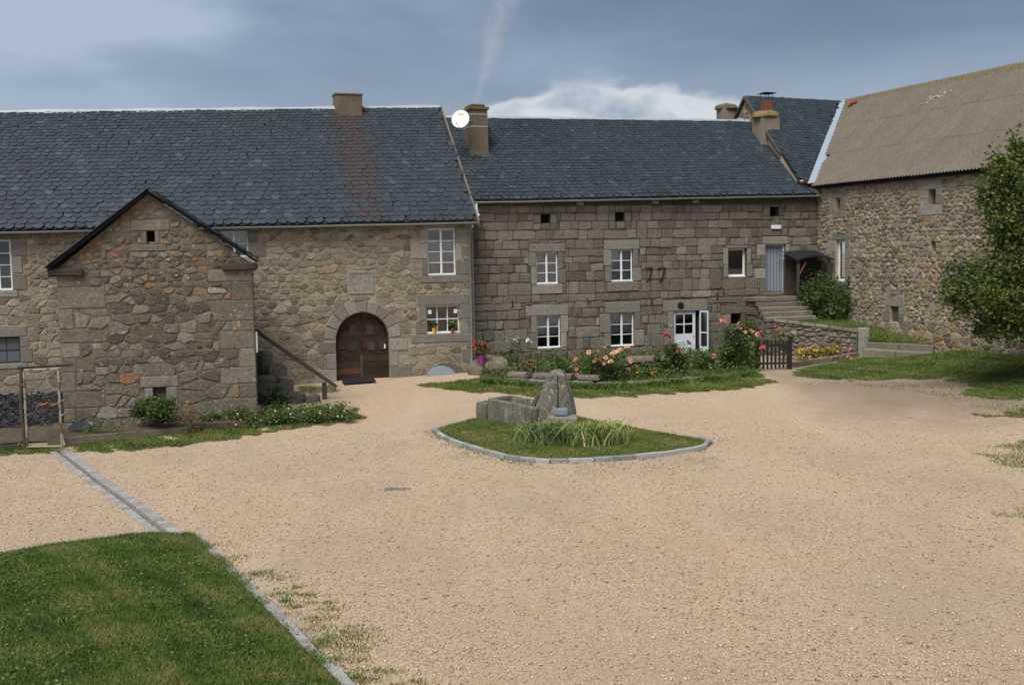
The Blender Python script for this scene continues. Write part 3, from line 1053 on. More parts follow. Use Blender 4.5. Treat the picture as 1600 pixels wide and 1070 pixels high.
RL = {0: (0.12, -0.3, eL(0.1)), 1: (0.12, 5.37, 11.97), 2: (U0 - .2, -0.3, eL(U0)), 3: (U0 - .2, 4.24, 10.91)}
sh = MB()
sh.add([(0, 0.0, -.4), (0, 10.4, -.4), (0, 10.4, 6.9), (0, 5.37, 11.78), (0, 0.0, 6.75)], [(0, 1, 2, 3, 4)])
sh.add([(U0, 0.0, -.4), (U0, 8.5, -.4), (U0, 8.5, 6.6), (U0, 4.24, 10.7), (U0, 0.0, 6.4)], [(0, 1, 2, 3, 4)])
sh.quad((U0, 8.5, -.4), (0, 10.4, -.4), (0, 10.4, 6.9), (U0, 8.5, 6.6))
sh.build('rear_wall', M_mortar_warm, house)
mb = MB()
mb.quad((U0, 3.0, -.4), (0, 3.0, -.4), (0, 3.0, 9), (U0, 3.0, 8.5)).quad((U0, 0.3, 3.6), (0, 0.3, 3.6), (0, 3, 3.6), (U0, 3, 3.6))
mb.build('inner_wall', M_interior, house)

ss = Surrounds(wall, LF, M_dressed)
ss.opening(*w_tall, lintel=0.22, lw=0.12, sill=0.30, sw=0.35, jamb=(0.30, 0.62), n=3)
ss.opening(*w_six, lintel=0.46, lw=0.32, sill=0.36, sw=0.5, jamb=(0.5, 0.36), n=2)
ss.opening(*w_left, lintel=0.3, sill=0.25, jamb=(0.35, 0.5), n=3)
ss.opening(*w_pen, lintel=0.42, sill=0.2, jamb=(0.3, 0.36), n=2)
ss.opening(*w_hid, lintel=0.1, sill=0.25, jamb=(0.4, 0.6), n=2)
# arched doorway: voussoirs and jamb blocks
ring = 0.46
nv = 9
for k in range(nv):
    a0, a1 = math.pi * (0.02 + 0.96 * k / nv), math.pi * (0.02 + 0.96 * (k + 1) / nv)
    rr = ring * random.uniform(0.9, 1.12)
    pts = []
    st = 4
    for q in range(st + 1):
        a = a0 + 0.008 + (a1 - a0 - 0.016) * q / st
        pts.append((dc + math.cos(a) * (dR + .004), dsp + math.sin(a) * (dR * 1.04 + .004)))
    for q in range(st, -1, -1):
        a = a0 + 0.01 + (a1 - a0 - 0.02) * q / st
        pts.append((dc + math.cos(a) * (dR + rr), dsp + math.sin(a) * (dR * 1.04 + rr)))
    pts = pts[::-1]
    if area(pts) < 0: pts = pts[::-1]
    v, f, o = stone_geom(pts, 0.035, 0.03, 0.0)
    v = [(p[0], 0.3 if abs(p[1] - 0.05) < 1e-6 else p[1], p[2]) for p in v]
    link('voussoir', raw_mesh('voussoir', [(p[0] - o[0], p[1], p[2] - o[2]) for p in v], f, M_dressed, random.random()), wall, o)
ss.obst.append(('c', dc, dsp - 0.02, dR + ring))
ss.obst.append(('r', du0, du1, dz0, dsp + .2))
for side in (0, 1):
    zz = dz0 - 0.05
    for k, (hh, ww) in enumerate(((0.55, 0.85), (0.62, 0.36), (dsp - dz0 - 1.12, 0.72))):
        ww *= random.uniform(.9, 1.1)
        if side: ss.block('jamb_stone', du1, du1 + ww, zz, zz + hh, 0.035)
        else: ss.block('jamb_stone', du0 - ww, du0, zz, zz + hh, 0.035)
        zz += hh
# carved plaque
pq = LF.rect(544, 423, 585, 460)
ss.obst.append(('r', pq[0] - .03, pq[1] + .03, pq[2] - .03, pq[3] + .03))
mb = MB()
mb.bbox(pq[0], pq[1], -0.012, 0.2, pq[2], pq[3], 0.01, 0.95)
plaque = mb.build('plaque', M_dressed, wall, label='pale square plaque with carved lettering')
pw_, ph_ = pq[1] - pq[0], pq[3] - pq[2]
for x0, x1, z0, z1 in ((.03, .97, .90, .96), (.03, .97, .03, .09), (.03, .08, .09, .90), (.90, .97, .09, .90)):
    MB().bbox(pq[0] + pw_ * x0, pq[0] + pw_ * x1, -.035, -.013, pq[2] + ph_ * z0, pq[2] + ph_ * z1, .005, .9).build('plaque_border', M_dressed, wall)
for row, strokes in enumerate((((.18, .05), (.26, .09), (.46, .10), (.64, .05), (.74, .09)), ((.16, .10), (.34, .05), (.44, .05), (.62, .10), (.78, .06)), ((.20, .12), (.40, .05), (.56, .08), (.70, .05), (.78, .08)))):
    zc_ = pq[2] + ph_ * (.76 - .25 * row)
    for k, (x0, w_) in enumerate(strokes):
        xa = pq[0] + pw_ * x0
        mbx = MB().box(xa, xa + .018, -.024, -.0125, zc_ - ph_ * .085, zc_ + ph_ * .085, .55)
        if w_ > .06: mbx.box(xa + .0185, xa + pw_ * w_, -.022, -.0125, zc_ + ph_ * (.05 if k % 2 else -.08), zc_ + ph_ * (.085 if k % 2 else -.045), .55)
        mbx.build('carved_stroke', M_dressed, wall)
# lower right corner: half-round mill stone set in the wall foot and big rough blocks
ms = LF.at(697, 597, -.1)
ss.obst.append(('c', ms[0], ms[2] - .35, 1.12))
pts = [(ms[0] + 1.02 * math.cos(a), ms[2] - .25 + 1.1 * math.sin(a)) for a in np.linspace(0, math.pi, 15)]
v, f, o = stone_geom(pts, 0.09, 0.08, 0.2)
link('mill_stone', raw_mesh('mill_stone', [(p[0] - o[0], p[1], p[2] - o[2]) for p in v], f, M_granite, 0.35), wall, o, label='big half-round stone at the wall foot')
qz = 0.3
k = 0
while qz < 6.1:                                          # quoins at the house corner
    hh = random.uniform(0.32, 0.55)
    ww = (0.62, 0.36)[k % 2] * random.uniform(.85, 1.15)
    if not (w_six[2] - .5 < qz + hh and qz < w_tall[3] + .3 and ww > .3 and False):
        if -ww > w_tall[1] + .3 or True:
            a = max(-ww, w_tall[1] + 0.66 if qz + hh > w_tall[2] - .3 else -ww)
            ss.block('quoin', a, -0.01, qz, min(qz + hh, 6.25), 0.02, tint=random.random() * .6)
    qz += hh
    k += 1


def warm_tint(c):
    r = random.random()
    return 0.93 + 0.07 * random.random() if r > 0.94 else random.betavariate(2, 1.8) * 0.88


hid_out = lambda px, py: 92 < px < 392 and py > 310 + abs(px - 232) * .68
cells = rubble([(U0, -0.2), (-0.01, -0.2), (-0.01, top_l(0) - .16), (U0, top_l(U0) - .16)], ss.obst, 0.46, 0.26, 0.020, 5, lambda z: 1.35 if z < 1.6 else 1.0 if z < 3.5 else 0.85)
lay(wall, LF, cells, M_rubble_warm, (0.006, 0.03), 0.02, warm_tint, hidden=hid_out, dome=.1)

# windows
window(house, *w_tall, cols=2, rows=4, leaves=2, dep=0.12, curtain=(0.02, 0.76, False))
w6 = window(house, *w_six, cols=3, rows=2, leaves=1, dep=0.16, bar=0.04, fr=0.06)
for du in (w_six[0] + .17, w_six[1] - .17):               # two white sensors in the upper corners
    MB().bbox(du - .07, du + .07, 0.06, 0.15, w_six[3] - .34, w_six[3] - .18, .01).build('white_box', M_white, w6)
window(house, *w_left, cols=2, rows=4, leaves=2, dep=0.12)
window(house, *w_pen, cols=2, rows=2, leaves=1, dep=0.14, mat=M_patch, panemat=M_blueglass)
window(house, *w_hid, cols=2, rows=2, leaves=2, dep=0.12, curtain=(0.02, 0.95, False))

# arched double door of horizontal boards
DD = 0.26
door = empty('door', parent=house, label='brown weathered double door with horizontal boards under a stone arch')
for side in (0, 1):
    a, b = (du0 + .01, dc - .012) if side == 0 else (dc + .012, du1 - .01)
    leaf = MB()
    pts = [(a, dz0), (b, dz0)] + [(u, archtop(u) - .01) for u in np.linspace(b, a, 14)]
    leaf.prism(pts, DD + .035, DD + .07, 0.1)
    leaf_o = leaf.build('door_leaf', M_doorwood, door)
    nb = 11
    hh = (dz1 - dz0) / nb
    for k in range(nb):
        z0_, z1_ = dz0 + k * hh + .004, dz0 + (k + 1) * hh - .004
        lim = []
        for u in np.linspace(a, b, 9):
            lim.append((u, min(z1_, archtop(u) - .012)))
        lim = [p for p in lim if p[1] > z0_ + .004]
        if len(lim) < 2: continue
        pts = [(lim[0][0], z0_), (lim[-1][0], z0_)] + lim[::-1]
        t = 0.95 if (k == 1 and side == 0) or (k == 1 and random.random() < .3) else random.uniform(0.15, 0.6) + 0.035 * k
        MB().prism(pts, DD + random.uniform(-.006, .006), DD + .034, min(t, 1)).build('plank', M_doorwood, leaf_o)
MB().box(dc - .075, dc + .012, DD - .03, DD - .008, dz0 + .03, dz0 + 1.0).build('cover_strip', M_timber, door)
MB().box(dc - .035, dc + .035, DD - .02, DD - .007, dz0 + 1.5, dz1 - .1).build('cover_strip', M_doorwood, door)
for px0, py0, px1, py1, t in ((546, 507, 557, 523, .6), (572, 507, 583, 523, .7), (528, 533, 540, 546, .2), (543, 533, 559, 548, .2), (574, 533, 586, 547, .8), (592, 532, 602, 546, .6)):
    q = LF.rect(px0, py0, px1, py1, DD)
    MB().box(q[0], q[1], DD - .022, DD - .007, q[2], q[3], t).build('patch', M_patch, door)
q = LF.rect(598, 536, 603, 546, DD)
MB().box(q[0] + .05, q[1] - .02, DD - .03, DD - .023, q[2] + .05, q[3] - .04).build('white_notice', M_white, door)

# roof: boarding, slates, ridge, verge, gutter
rf = MB()
slab(rf, RL[2], RL[0], RL[1], RL[3], 0.12)
slab(rf, (U0 - .2, 8.9, 6.3), (0.12, 10.9, 6.5), RL[1], RL[3], 0.12)
roof = rf.build('roof', M_underlay, house)


def stained(px, py):
    """rust washed down from the chimney"""
    mx = 545 + (py - 180) * 0.20
    wd = 27 + 4 * math.sin(py * 0.07)
    k = math.exp(-((px - mx) / wd) ** 2) * (1.0 if py > 176 else 0.3)
    if py > 300: k *= 0.75
    if random.random() < k * 1.25: return 0.89 + 0.11 * (.5 + .5 * random.random()) * min(1, k * 1.3)
    return plain_tint(px, py)


slate_roof(roof, LF, RL[2], RL[0], RL[3], RL[1], 0.335, 0.225, 0.275, 0.172, stained, hidden=hid_out)
rc = MB()
nr = 24
for k in range(nr):
    a, b = k / nr, (k + 1) / nr
    A = np.array(RL[3]) * (1 - a) + np.array(RL[1]) * a
    B = np.array(RL[3]) * (1 - b) + np.array(RL[1]) * b
    wob = lambda i: 0.02 * math.sin(i * 1.7)
    p = [(A[0], A[1] - .17, A[2] - .10 + wob(k)), (B[0] + .02, B[1] - .17, B[2] - .10 + wob(k + 1)), (B[0] + .02, B[1], B[2] + .07 + wob(k + 1)), (A[0], A[1], A[2] + .07 + wob(k)),
         (A[0], A[1] + .17, A[2] - .10), (B[0] + .02, B[1] + .17, B[2] - .10)]
    rc.add(p, [(0, 1, 2, 3), (3, 2, 5, 4)])
rc.build('ridge_capping', M_zinc, roof)
vg = MB()
vg.add([(0.13, -.3, 6.42), (0.13, 5.37, 11.72), (0.13, 5.37, 12.02), (0.13, -.3, 6.73), (0.21, -.3, 6.42), (0.21, 5.37, 11.72), (0.21, 5.37, 12.02), (0.21, -.3, 6.73)],
       [(0, 1, 2, 3), (7, 6, 5, 4), (3, 2, 6, 7), (0, 4, 5, 1), (0, 3, 7, 4), (1, 5, 6, 2)])
vg.build('verge', M_render, roof)
gutter(house, (U0, -.40, eL(U0) - .05), (0.16, -.40, eL(0) - .05))
dp = MB()
x_ = LF.at(736, 450, -.12)[0]
dp.tube([(x_ + .06, -.40, 6.52), (x_ + .03, -.30, 6.36), (x_, -.12, 6.22), (x_ - .01, -.12, 3), (x_ - .02, -.12, 1.15), (x_ - .06, -.16, 1.0), (x_ - .18, -.26, .82), (x_ - .20, -.28, .35)], 0.05, 10)
dp.build('downpipe', M_zinc_dull, house, smooth=True)
for zz in (2.2, 4.3, 6.0):
    MB().lathe([(0.058, 0), (0.062, .012), (0.062, .04), (0.058, .05)], 10, c=(x_ - .008, -.12, zz)).build('pipe_bracket', M_zinc_dull, house)
# chimney stack on the ridge
ca, cb = LF.on(521, 166, RL[1], (0, 1, 0))[0], LF.on(562, 166, RL[1], (0, 1, 0))[0]
ct = LF.on(541, 149, RL[1], (0, 1, 0))[2]
ch = MB()
ch.bbox(ca, cb, 4.7, 5.5, 10.9, ct - .08, .02, .2).bbox(ca - .04, cb + .04, 4.66, 5.54, ct - .08, ct, .015, .6)
ch.build('chimney', M_render, roof, label='low wide rendered chimney stack on the ridge')

# ================================================================== middle house
mid_house = empty('house', MF.O, MF.a, label='grey granite house with white windows, slate roof and two chimneys', cat='house')
eM = lambda u: 7.52 + (u - 0.46) * (7.80 - 7.52) / 16.3
wr = lambda *a: MF.rect(*a)
vents = [wr(845, 335, 860, 349), wr(961, 332, 976, 346), wr(1203, 323, 1217, 338)]
wins = [wr(838, 394, 872, 444), wr(955, 390, 989, 440), wr(839, 493, 876, 544), wr(954, 489, 991, 541)]
w_one = wr(1138, 388, 1167, 433)
d_cur = wr(1196, 382, 1227, 456)
d_wht = wr(1053, 486, 1094, 561)
v_cel = wr(1142, 490, 1158, 506)
M_open = [tuple(o) for o in vents + wins + [w_one, d_cur, d_wht, v_cel]]
top_m = lambda u: eM(u) + .1
wall = wall_mesh(0.0, MC, -0.3, top_m, M_open).build('wall', M_mortar_dark, mid_house)
sh = MB()
sh.add([(MC, 0.0, -.4), (MC, 9.2, -.4), (MC, 9.2, 7.4), (MC, 4.45, 11.5), (MC, 0.0, 7.6)], [(0, 1, 2, 3, 4)])
sh.quad((0, 9.2, -.4), (MC, 9.2, -.4), (MC, 9.2, 7.4), (0, 9.2, 7.4))
sh.build('rear_wall', M_mortar_dark, mid_house)
mb = MB()
mb.quad((0, 3.5, -.4), (MC, 3.5, -.4), (MC, 3.5, 8), (0, 3.5, 8)).quad((0, 0.36, 3.05), (13, 0.36, 3.05), (13, 3.5, 3.05), (0, 3.5, 3.05)).quad((0, .36, 6.2), (MC, .36, 6.2), (MC, 3.5, 6.2), (0, 3.5, 6.2))
mb.build('inner_wall', M_interior, mid_house)
ss = Surrounds(wall, MF, M_dressed)
ss.mat = M_granite
for q in vents: ss.opening(*q, lintel=0.0, sill=0, jamb=(0.3, .3), n=1, out=.012)
ss.opening(*v_cel, lintel=0.4, lw=.5, sill=0, jamb=(.35, .35), n=1, out=.015)
ss.mat = M_dressed
ss.opening(*wins[0], lintel=0.38, lw=0.3, sill=0.42, sw=.25, jamb=(0.26, 0.34), n=2)
ss.opening(*wins[1], lintel=0.42, lw=0.3, sill=0.42, sw=.22, jamb=(0.28, 0.42), n=2)
ss.opening(*wins[2], lintel=0.48, lw=0.42, sill=0, jamb=(0.34, 0.30), n=2)
ss.opening(*wins[3], lintel=0.50, lw=0.3, sill=0, jamb=(0.34, 0.52), n=2)
ss.opening(*w_one, lintel=0.12, lw=0.12, sill=0, jamb=(0.22, 0.30), n=2)
ss.opening(*d_cur, lintel=0.36, lw=0.16, sill=0, jamb=(0.26, 0.50), n=4)
ss.opening(*d_wht, lintel=0.52, lw=0.45, sill=0, jamb=(0.32, 0.42), n=3)


def granite_tint(c):
    r = random.random()
    return 0.96 if r > 0.985 else random.betavariate(2.3, 2.0) * 0.92


cells = ashlar(0.01, MC, 0.2, 7.35, ss.obst, 21)
lay(wall, MF, cells, M_granite, (0.008, 0.034), 0.03, granite_tint, dome=0.15)
# a long flat corbel row under the eaves
for px in (905, 1022, 1085):
    u = MF.at(px, 315)[0]
    MB().bbox(u - .16, u + .16, -.16, .1, top_m(u) - .38, top_m(u) - .12, .02, .4).build('corbel', M_granite, wall)

window(mid_house, *wins[0], curtain=(0.0, 1.0, False), dep=0.1)
window(mid_house, *wins[1], curtain=(0.0, 1.0, False), dep=0.1)
window(mid_house, *wins[2], curtain=(0.42, 1.0, True), dep=0.1)
window(mid_house, *wins[3], curtain=(0.42, 1.0, True), dep=0.1)
wo = window(mid_house, *w_one, cols=1, rows=1, leaves=1, dep=0.2, fr=0.09)
MB().box(w_one[0] + .1, w_one[1] - .1, .27, .29, w_one[2] + .1, w_one[2] + .34).build('curtain', M_curtain, wo)
MB().tube([(w_one[0] + .09, .3, w_one[2] + .36), (w_one[1] - .09, .3, w_one[2] + .36)], .012, 6).build('curtain_rod', M_tile, wo)
for q in vents + [v_cel]:
    MB().box(q[0], q[1], .3, .34, q[2], q[3]).build('opening_back', M_dark, mid_house)

# half-glazed white door with its second leaf standing open
a, b, c, d = d_wht
wd = empty('door', parent=mid_house, label='pale half-glazed door, its second leaf standing open')
um = a + (b - a) * 0.80
fr_ = MB()
fr_.box(a, a + .05, .06, .14, c, d).box(um, um + .05, .06, .14, c, d).box(a + .05, um, .062, .14, d - .05, d)
fr_.build('door_frame', M_doorwhite, wd)
a1, b1 = a + .05, um
zg0 = c + (d - c) * 0.53
lf = MB()
lf.box(a1, b1, .08, .12, c, zg0)
lf.box(a1, a1 + .07, .08, .12, zg0, d - .05).box(b1 - .07, b1, .08, .12, zg0, d - .05).box(a1 + .07, b1 - .07, .081, .119, d - .15, d - .05)
lf.box((a1 + b1) / 2 - .025, (a1 + b1) / 2 + .025, .082, .118, zg0, d - .15).box(a1 + .07, b1 - .07, .083, .117, (zg0 + d - .15) / 2 - .025, (zg0 + d - .15) / 2 + .025)
for k in (.18, .42, .68):
    lf.bbox(a1 + .08, b1 - .08, .068, .0795, c + .12 + (zg0 - c - .2) * k - .1, c + .1 + (zg0 - c - .2) * k + .08, .006)
leaf = lf.build('door_leaf', M_doorwhite, wd)
pm = raw_mesh('pane', [(a1 + .07, .1, zg0), (b1 - .07, .1, zg0), (b1 - .07, .1, d - .15), (a1 + .07, .1, d - .15)], [(0, 1, 2, 3)], M_glass)
link('pane', pm, leaf)
MB().lathe([(.012, 0), (.022, .03), (.022, .06), (.01, .07)], 8, M=Matrix.Translation((b1 - .035, .08, c + 1.02)) @ Matrix.Rotation(math.pi / 2, 4, 'X')).build('handle', M_iron, leaf)
T = Matrix.Translation((b, .04, 0)) @ Matrix.Rotation(math.radians(-62), 4, 'Z')
o2 = MB()
o2.box(0, .06, -.02, .02, c, d, M=T).box(.40, .46, -.02, .02, c, d, M=T).box(.06, .40, -.02, .02, c, c + .55, M=T).box(.06, .40, -.02, .02, d - .06, d, M=T).box(.06, .40, -.018, .018, c + 1.15, c + 1.2, M=T)
ol = o2.build('open_leaf', M_doorwhite, wd)
link('pane', raw_mesh('pane', [tuple(T @ Vector(p)) for p in ((.06, 0, c + .55), (.40, 0, c + .55), (.40, 0, d - .06), (.06, 0, d - .06))], [(0, 1, 2, 3)], M_glass), ol)

# door closed by a hanging blue-grey curtain
a, b, c, d = d_cur
cd = empty('door', parent=mid_house, label='upper doorway closed by a blue-grey curtain')
fr_ = MB()
fr_.box(a, a + .05, .1, .18, c, d).box(b - .05, b, .1, .18, c, d).box(a + .05, b - .05, .102, .18, d - .05, d)
fr_.build('door_frame', M_doorwhite, cd)
n = 60
v = []
for k in range(n + 1):
    u = a + .05 + (b - a - .1) * k / n
    y = .17 + .022 * math.sin(k * .62) + .012 * math.sin(k * 1.7 + 1)
    v += [(u, y, c + .03 + .01 * math.sin(k * .5)), (u, .17 + .01 * math.sin(k * .62), d - .05)]
link('curtain', raw_mesh('curtain', v, [(2 * k, 2 * k + 2, 2 * k + 3, 2 * k + 1) for k in range(n)], M_drape, smooth=True), cd)
MB().box(a, b, .35, .38, c, d).build('door_leaf', M_dark, cd)
MB().bbox(a - .1, b + .1, -.12, .34, c - .16, c - .004, .02).build('threshold', M_granite, cd)

# small fittings on the wall
q = wr(1204, 352, 1219, 358)
MB().bbox(q[0], q[1], -.10, -.03, q[2], q[3], .015).build('wall_lamp', M_white, mid_house)
q = MF.at(1063, 477)
T = Matrix.Translation((q[0], -.03, q[2])) @ Matrix.Rotation(math.pi / 2, 4, 'X')
MB().lathe([(.14, 0), (.15, .01), (.15, .02), (.13, .03), (.05, .032)], 18, M=T).build('round_vent', M_iron, mid_house)
for px in (1008, 1028):
    p0, p1, p2, p3 = [MF.at(px + x, y, -.06) for x, y in ((1, 419), (11, 418), (7, 434), (2, 440))]
    mb = MB().tube([(p0[0], .02, p0[2]), (p0[0], -.08, p0[2]), tuple(p1), tuple(p2), tuple(p3)], [.028, .03, .032, .03, .022], 6)
    mb.build('wall_iron', M_iron, mid_house, label='black wrought iron wall anchor shaped like a seven')
for px, py in ((800, 474), (918, 470), (1017, 470), (1120, 462), (1130, 455)):
    p = MF.at(px, py)
    MB().tube([(p[0], .03, p[2] + .12), (p[0] - .01, -.06, p[2] + .1), (p[0] + .01, -.07, p[2] - .06), (p[0] - .03, -.05, p[2] - .14)], .022, 6).build('wall_iron', M_iron, mid_house)

# roof
e0_, e1_ = (0.22, -.3, eM(.2)), (MC - .25, -.3, eM(MC))
r0_, r1_ = (0.22, 4.30, 11.50), (MC - .25, 4.52, 11.70)
rf = MB()
slab(rf, e0_, e1_, r1_, r0_, .12)
slab(rf, (0.22, 9.4, 7.2), (MC - .25, 9.4, 7.2), r1_, r0_, .12)
roof = rf.build('roof', M_underlay, mid_house)
slate_roof(roof, MF, e0_, e1_, r0_, r1_, 0.30, 0.24, 0.24, 0.18, plain_tint)
rc = MB()
nr = 18
for k in range(nr):
    A = np.array(r0_) + (np.array(r1_) - np.array(r0_)) * k / nr
    B = np.array(r0_) + (np.array(r1_) - np.array(r0_)) * (k + 1) / nr
    wz = lambda i: .018 * math.sin(i * 2.3)
    rc.add([(A[0], A[1] - .15, A[2] - .09 + wz(k)), (B[0] + .015, B[1] - .15, B[2] - .09 + wz(k + 1)), (B[0] + .015, B[1], B[2] + .07 + wz(k + 1)), (A[0], A[1], A[2] + .07 + wz(k)),
            (A[0], A[1] + .15, A[2] - .09), (B[0] + .015, B[1] + .15, B[2] - .09)], [(0, 1, 2, 3), (3, 2, 5, 4)])
rc.build('ridge_capping', M_zinc, roof)
x0, x1 = MC - .26, MC - .08
vg = MB()
vg.add([(x, y, z) for x in (x0, x1) for y, z in ((-.32, eM(MC) - .2), (4.52, 11.42), (4.52, 11.80), (-.32, eM(MC) + .10))], [(0, 1, 2, 3), (7, 6, 5, 4), (3, 2, 6, 7), (0, 4, 5, 1), (0, 3, 7, 4), (1, 5, 6, 2)])
vg.build('verge', M_render, roof)
gutter(mid_house, (0.15, -.40, eM(.15) - .04), (MC - .1, -.40, eM(MC) - .04))
u_ = MF.at(744, 322, -.35)[0]
dp = MB().tube([(u_, -.4, eM(0) - .06), (u_ - .01, -.42, eM(0) - .25), (u_ - .06, -.75, 6.98), (u_ - .10, -1.1, 6.88)], .05, 10)
dp.build('gutter_outlet', M_zinc, mid_house, smooth=True)

# big chimney near the left end, and the mossy one on the right verge
nrm = (0, -math.sin(math.radians(40)), math.cos(math.radians(40)))


def on_roof(px, py):
    return MF.on(px, py, e0_, nrm)


f0, f1 = on_roof(735, 250), on_roof(763, 250)
yf = f0[1] + .15
tz = MF.at(750, 172, yf)[2]
a, b = MF.at(735, 210, yf)[0], MF.at(762, 210, yf)[0]
ch = MB()
yb = yf + 1.15
v = []
for z, g in ((f0[2] - .5, .10), (f0[2] + .45, .02), (tz, 0.0)):
    v += [(a - g, yf - g, z), (b + g, yf - g, z), (b + g, yb, z), (a - g, yb, z)]
f = [(4 * i + k, 4 * i + (k + 1) % 4, 4 * i + 4 + (k + 1) % 4, 4 * i + 4 + k) for i in (0, 1) for k in range(4)] + [(8, 9, 10, 11)]
ch.add(v, f, .1)
chim = ch.build('chimney', M_render, roof, label='big brown rendered chimney bearing the satellite dish')
MB().bbox(a - .07, b + .07, yf - .07, yb + .07, tz + .001, tz + .14, .03, .15, j=.012).bbox(a + .06, b - .06, yf + .1, yb - .1, tz + .14, tz + .27, .04, .1, j=.015).build('chimney_cap', M_moss, chim)
for py in (179, 198):
    z = MF.at(750, py, yf)[2]
    MB().box(a - .02, b + .02, yf - .02, yf - .003, z - .02, z + .02).box(b + .003, b + .02, yf, yb, z - .02, z + .02).box(a - .02, a - .003, yf, yb, z - .02, z + .02).build('steel_band', M_zinc, chim)
MB().add([(b + .05, yf + .1, f0[2] + 1.55), (b + .30, yf + .3, f0[2] + 1.1), (b + .28, yf + .6, f0[2] + 1.3), (b + .05, yf + .5, f0[2] + 1.9)], [(0, 1, 2, 3)]).build('lead_flashing', M_zinc, chim)
CHIM = (a, b, yf, yb, tz)

g0 = on_roof(1206, 236)
yf2 = g0[1] + .1
a2, b2 = MF.at(1190, 210, yf2)[0], MF.at(1218, 210, yf2)[0]
tz2 = MF.at(1205, 183, yf2)[2]
yb2 = yf2 + .85
ch = MB()
v = []
for z, g in ((g0[2] - .5, .10), (g0[2] + .4, .03), (tz2, 0.0)):
    v += [(a2 - g, yf2 - g, z), (b2 + g * .5, yf2 - g, z), (b2 + g * .5, yb2, z), (a2 - g, yb2, z)]
ch.add(v, f, .8)
chim2 = ch.build('chimney', M_render, roof, label='rendered chimney with yellow mossy cap and metal cowl')
cp = MB()
v, ff = blob(((b2 - a2) / 2 + .13, (yb2 - yf2) / 2 + .12, .30), 5, 14, 8, .12, flat=-.06)
cp.add([(p[0] + (a2 + b2) / 2, p[1] + (yf2 + yb2) / 2, p[2] + tz2 + .07) for p in v], ff, .75)
cp.build('chimney_cap', M_moss, chim2)
cxm, cym = (a2 + b2) / 2 + .05, (yf2 + yb2) / 2
pot_t = MF.at(1205, 158, cym)[2]
pot = MB().bbox(cxm - .22, cxm + .22, cym - .22, cym + .22, tz2 + .2, pot_t, .03).build('chimney_pot', M_brick, chim2)
cow = MB()
hz = MF.at(1205, 147, cym)[2]
for sx, sy in ((-1, -1), (1, -1), (1, 1), (-1, 1)):
    cow.tube([(cxm + sx * .2, cym + sy * .2, pot_t - .1), (cxm + sx * .2, cym + sy * .2, hz)], .014, 5)
cow.add([(cxm - .34, cym - .34, hz), (cxm + .34, cym - .34, hz), (cxm + .34, cym + .34, hz), (cxm - .34, cym + .34, hz), (cxm - .34, cym - .34, hz + .02), (cxm + .34, cym - .34, hz + .02), (cxm + .34, cym + .34, hz + .02), (cxm - .34, cym + .34, hz + .02), (cxm, cym, hz + .09)],
        [(0, 1, 2, 3), (0, 1, 5, 4), (1, 2, 6, 5), (2, 3, 7, 6), (3, 0, 4, 7), (4, 5, 8), (5, 6, 8), (6, 7, 8), (7, 4, 8)])
cow.build('cowl', M_iron, chim2)
MB().bbox(b2 - .18, b2 + .34, yf2 - .28, yf2 - .02, g0[2] + .38, g0[2] + .54, .04, .9, j=.015).build('drip_stone', M_moss, chim2)
q0 = MF.on(1178, 196, e0_, nrm)
MB().add([(a2 - .5, q0[1] - .1, q0[2] - .02), (a2 - .02, q0[1] - .1, q0[2] - .02), (a2 - .02, 4.5, 11.82), (a2 - .35, 4.5, 11.82), (a2 - .02, q0[1] - .1, q0[2] + .25)], [(0, 1, 2, 3), (1, 4, 2)]).build('zinc_flashing', M_valley, roof)

# ================================================================== satellite dish
dp_ = MF.W(MF.at(720, 187, yf - .45))
dish = empty('satellite_dish', dp_, 0, label='white round satellite dish strapped to the big chimney', cat='satellite dish')
T = Matrix.Rotation(math.radians(-12), 4, 'Z') @ Matrix.Rotation(math.radians(72), 4, 'X') @ Matrix.Scale(1.06, 4, (0, 1, 0))
R_ = 0.385
prof = [(R_ * k / 8, 0.07 * (k / 8) ** 2) for k in range(9)]
mb = MB()
n = 28
v = [tuple(T @ Vector((r * math.cos(2 * math.pi * k / n), r * math.sin(2 * math.pi * k / n), z))) for r, z in prof[1:] for k in range(n)]
v += [tuple(T @ Vector((r * math.cos(2 * math.pi * k / n), r * math.sin(2 * math.pi * k / n), z - .015))) for r, z in prof[1:] for k in range(n)]
f = [(i * n + k, i * n + (k + 1) % n, (i + 1) * n + (k + 1) % n, (i + 1) * n + k) for i in range(7) for k in range(n)]
f += [tuple(8 * n + q for q in t[::-1]) for t in f]
f += [tuple(range(n)), tuple(range(9 * n - 1, 8 * n - 1, -1))] + [(7 * n + k, 7 * n + (k + 1) % n, 15 * n + (k + 1) % n, 15 * n + k) for k in range(n)]
mb.add(v, f)
refl = mb.build('reflector', M_dish, dish)
for k, wv in enumerate((.03, .018, .03, .03, .022, .03, .018)):
    x0 = -.11 + k * .034
    MB().box(x0, x0 + wv * .8, .20, .235, .052, .056, M=T).build('printed_letter', M_greymark, refl)
MB().tube([tuple(T @ Vector((0, -.36, .05))), tuple(T @ Vector((-.05, -.42, .30))), tuple(T @ Vector((-.05, -.36, .42)))], .016, 6).build('feed_arm', M_zinc, dish)
MB().lathe([(.03, 0), (.035, .05), (.025, .1)], 10, M=T @ Matrix.Translation((-.05, -.34, .36))).build('receiver', M_zinc, dish)
aw, bw = MF.W((CHIM[0], yf, 0)), MF.W((CHIM[0] + .2, yf, 0))
MB().tube([(0, .06, -.02), (0.02, .25, -.05), tuple(MF.W((CHIM[0] + .1, yf - .02, dp_[2])) - dp_)], .02, 6).build('bracket', M_zinc_dull, dish)

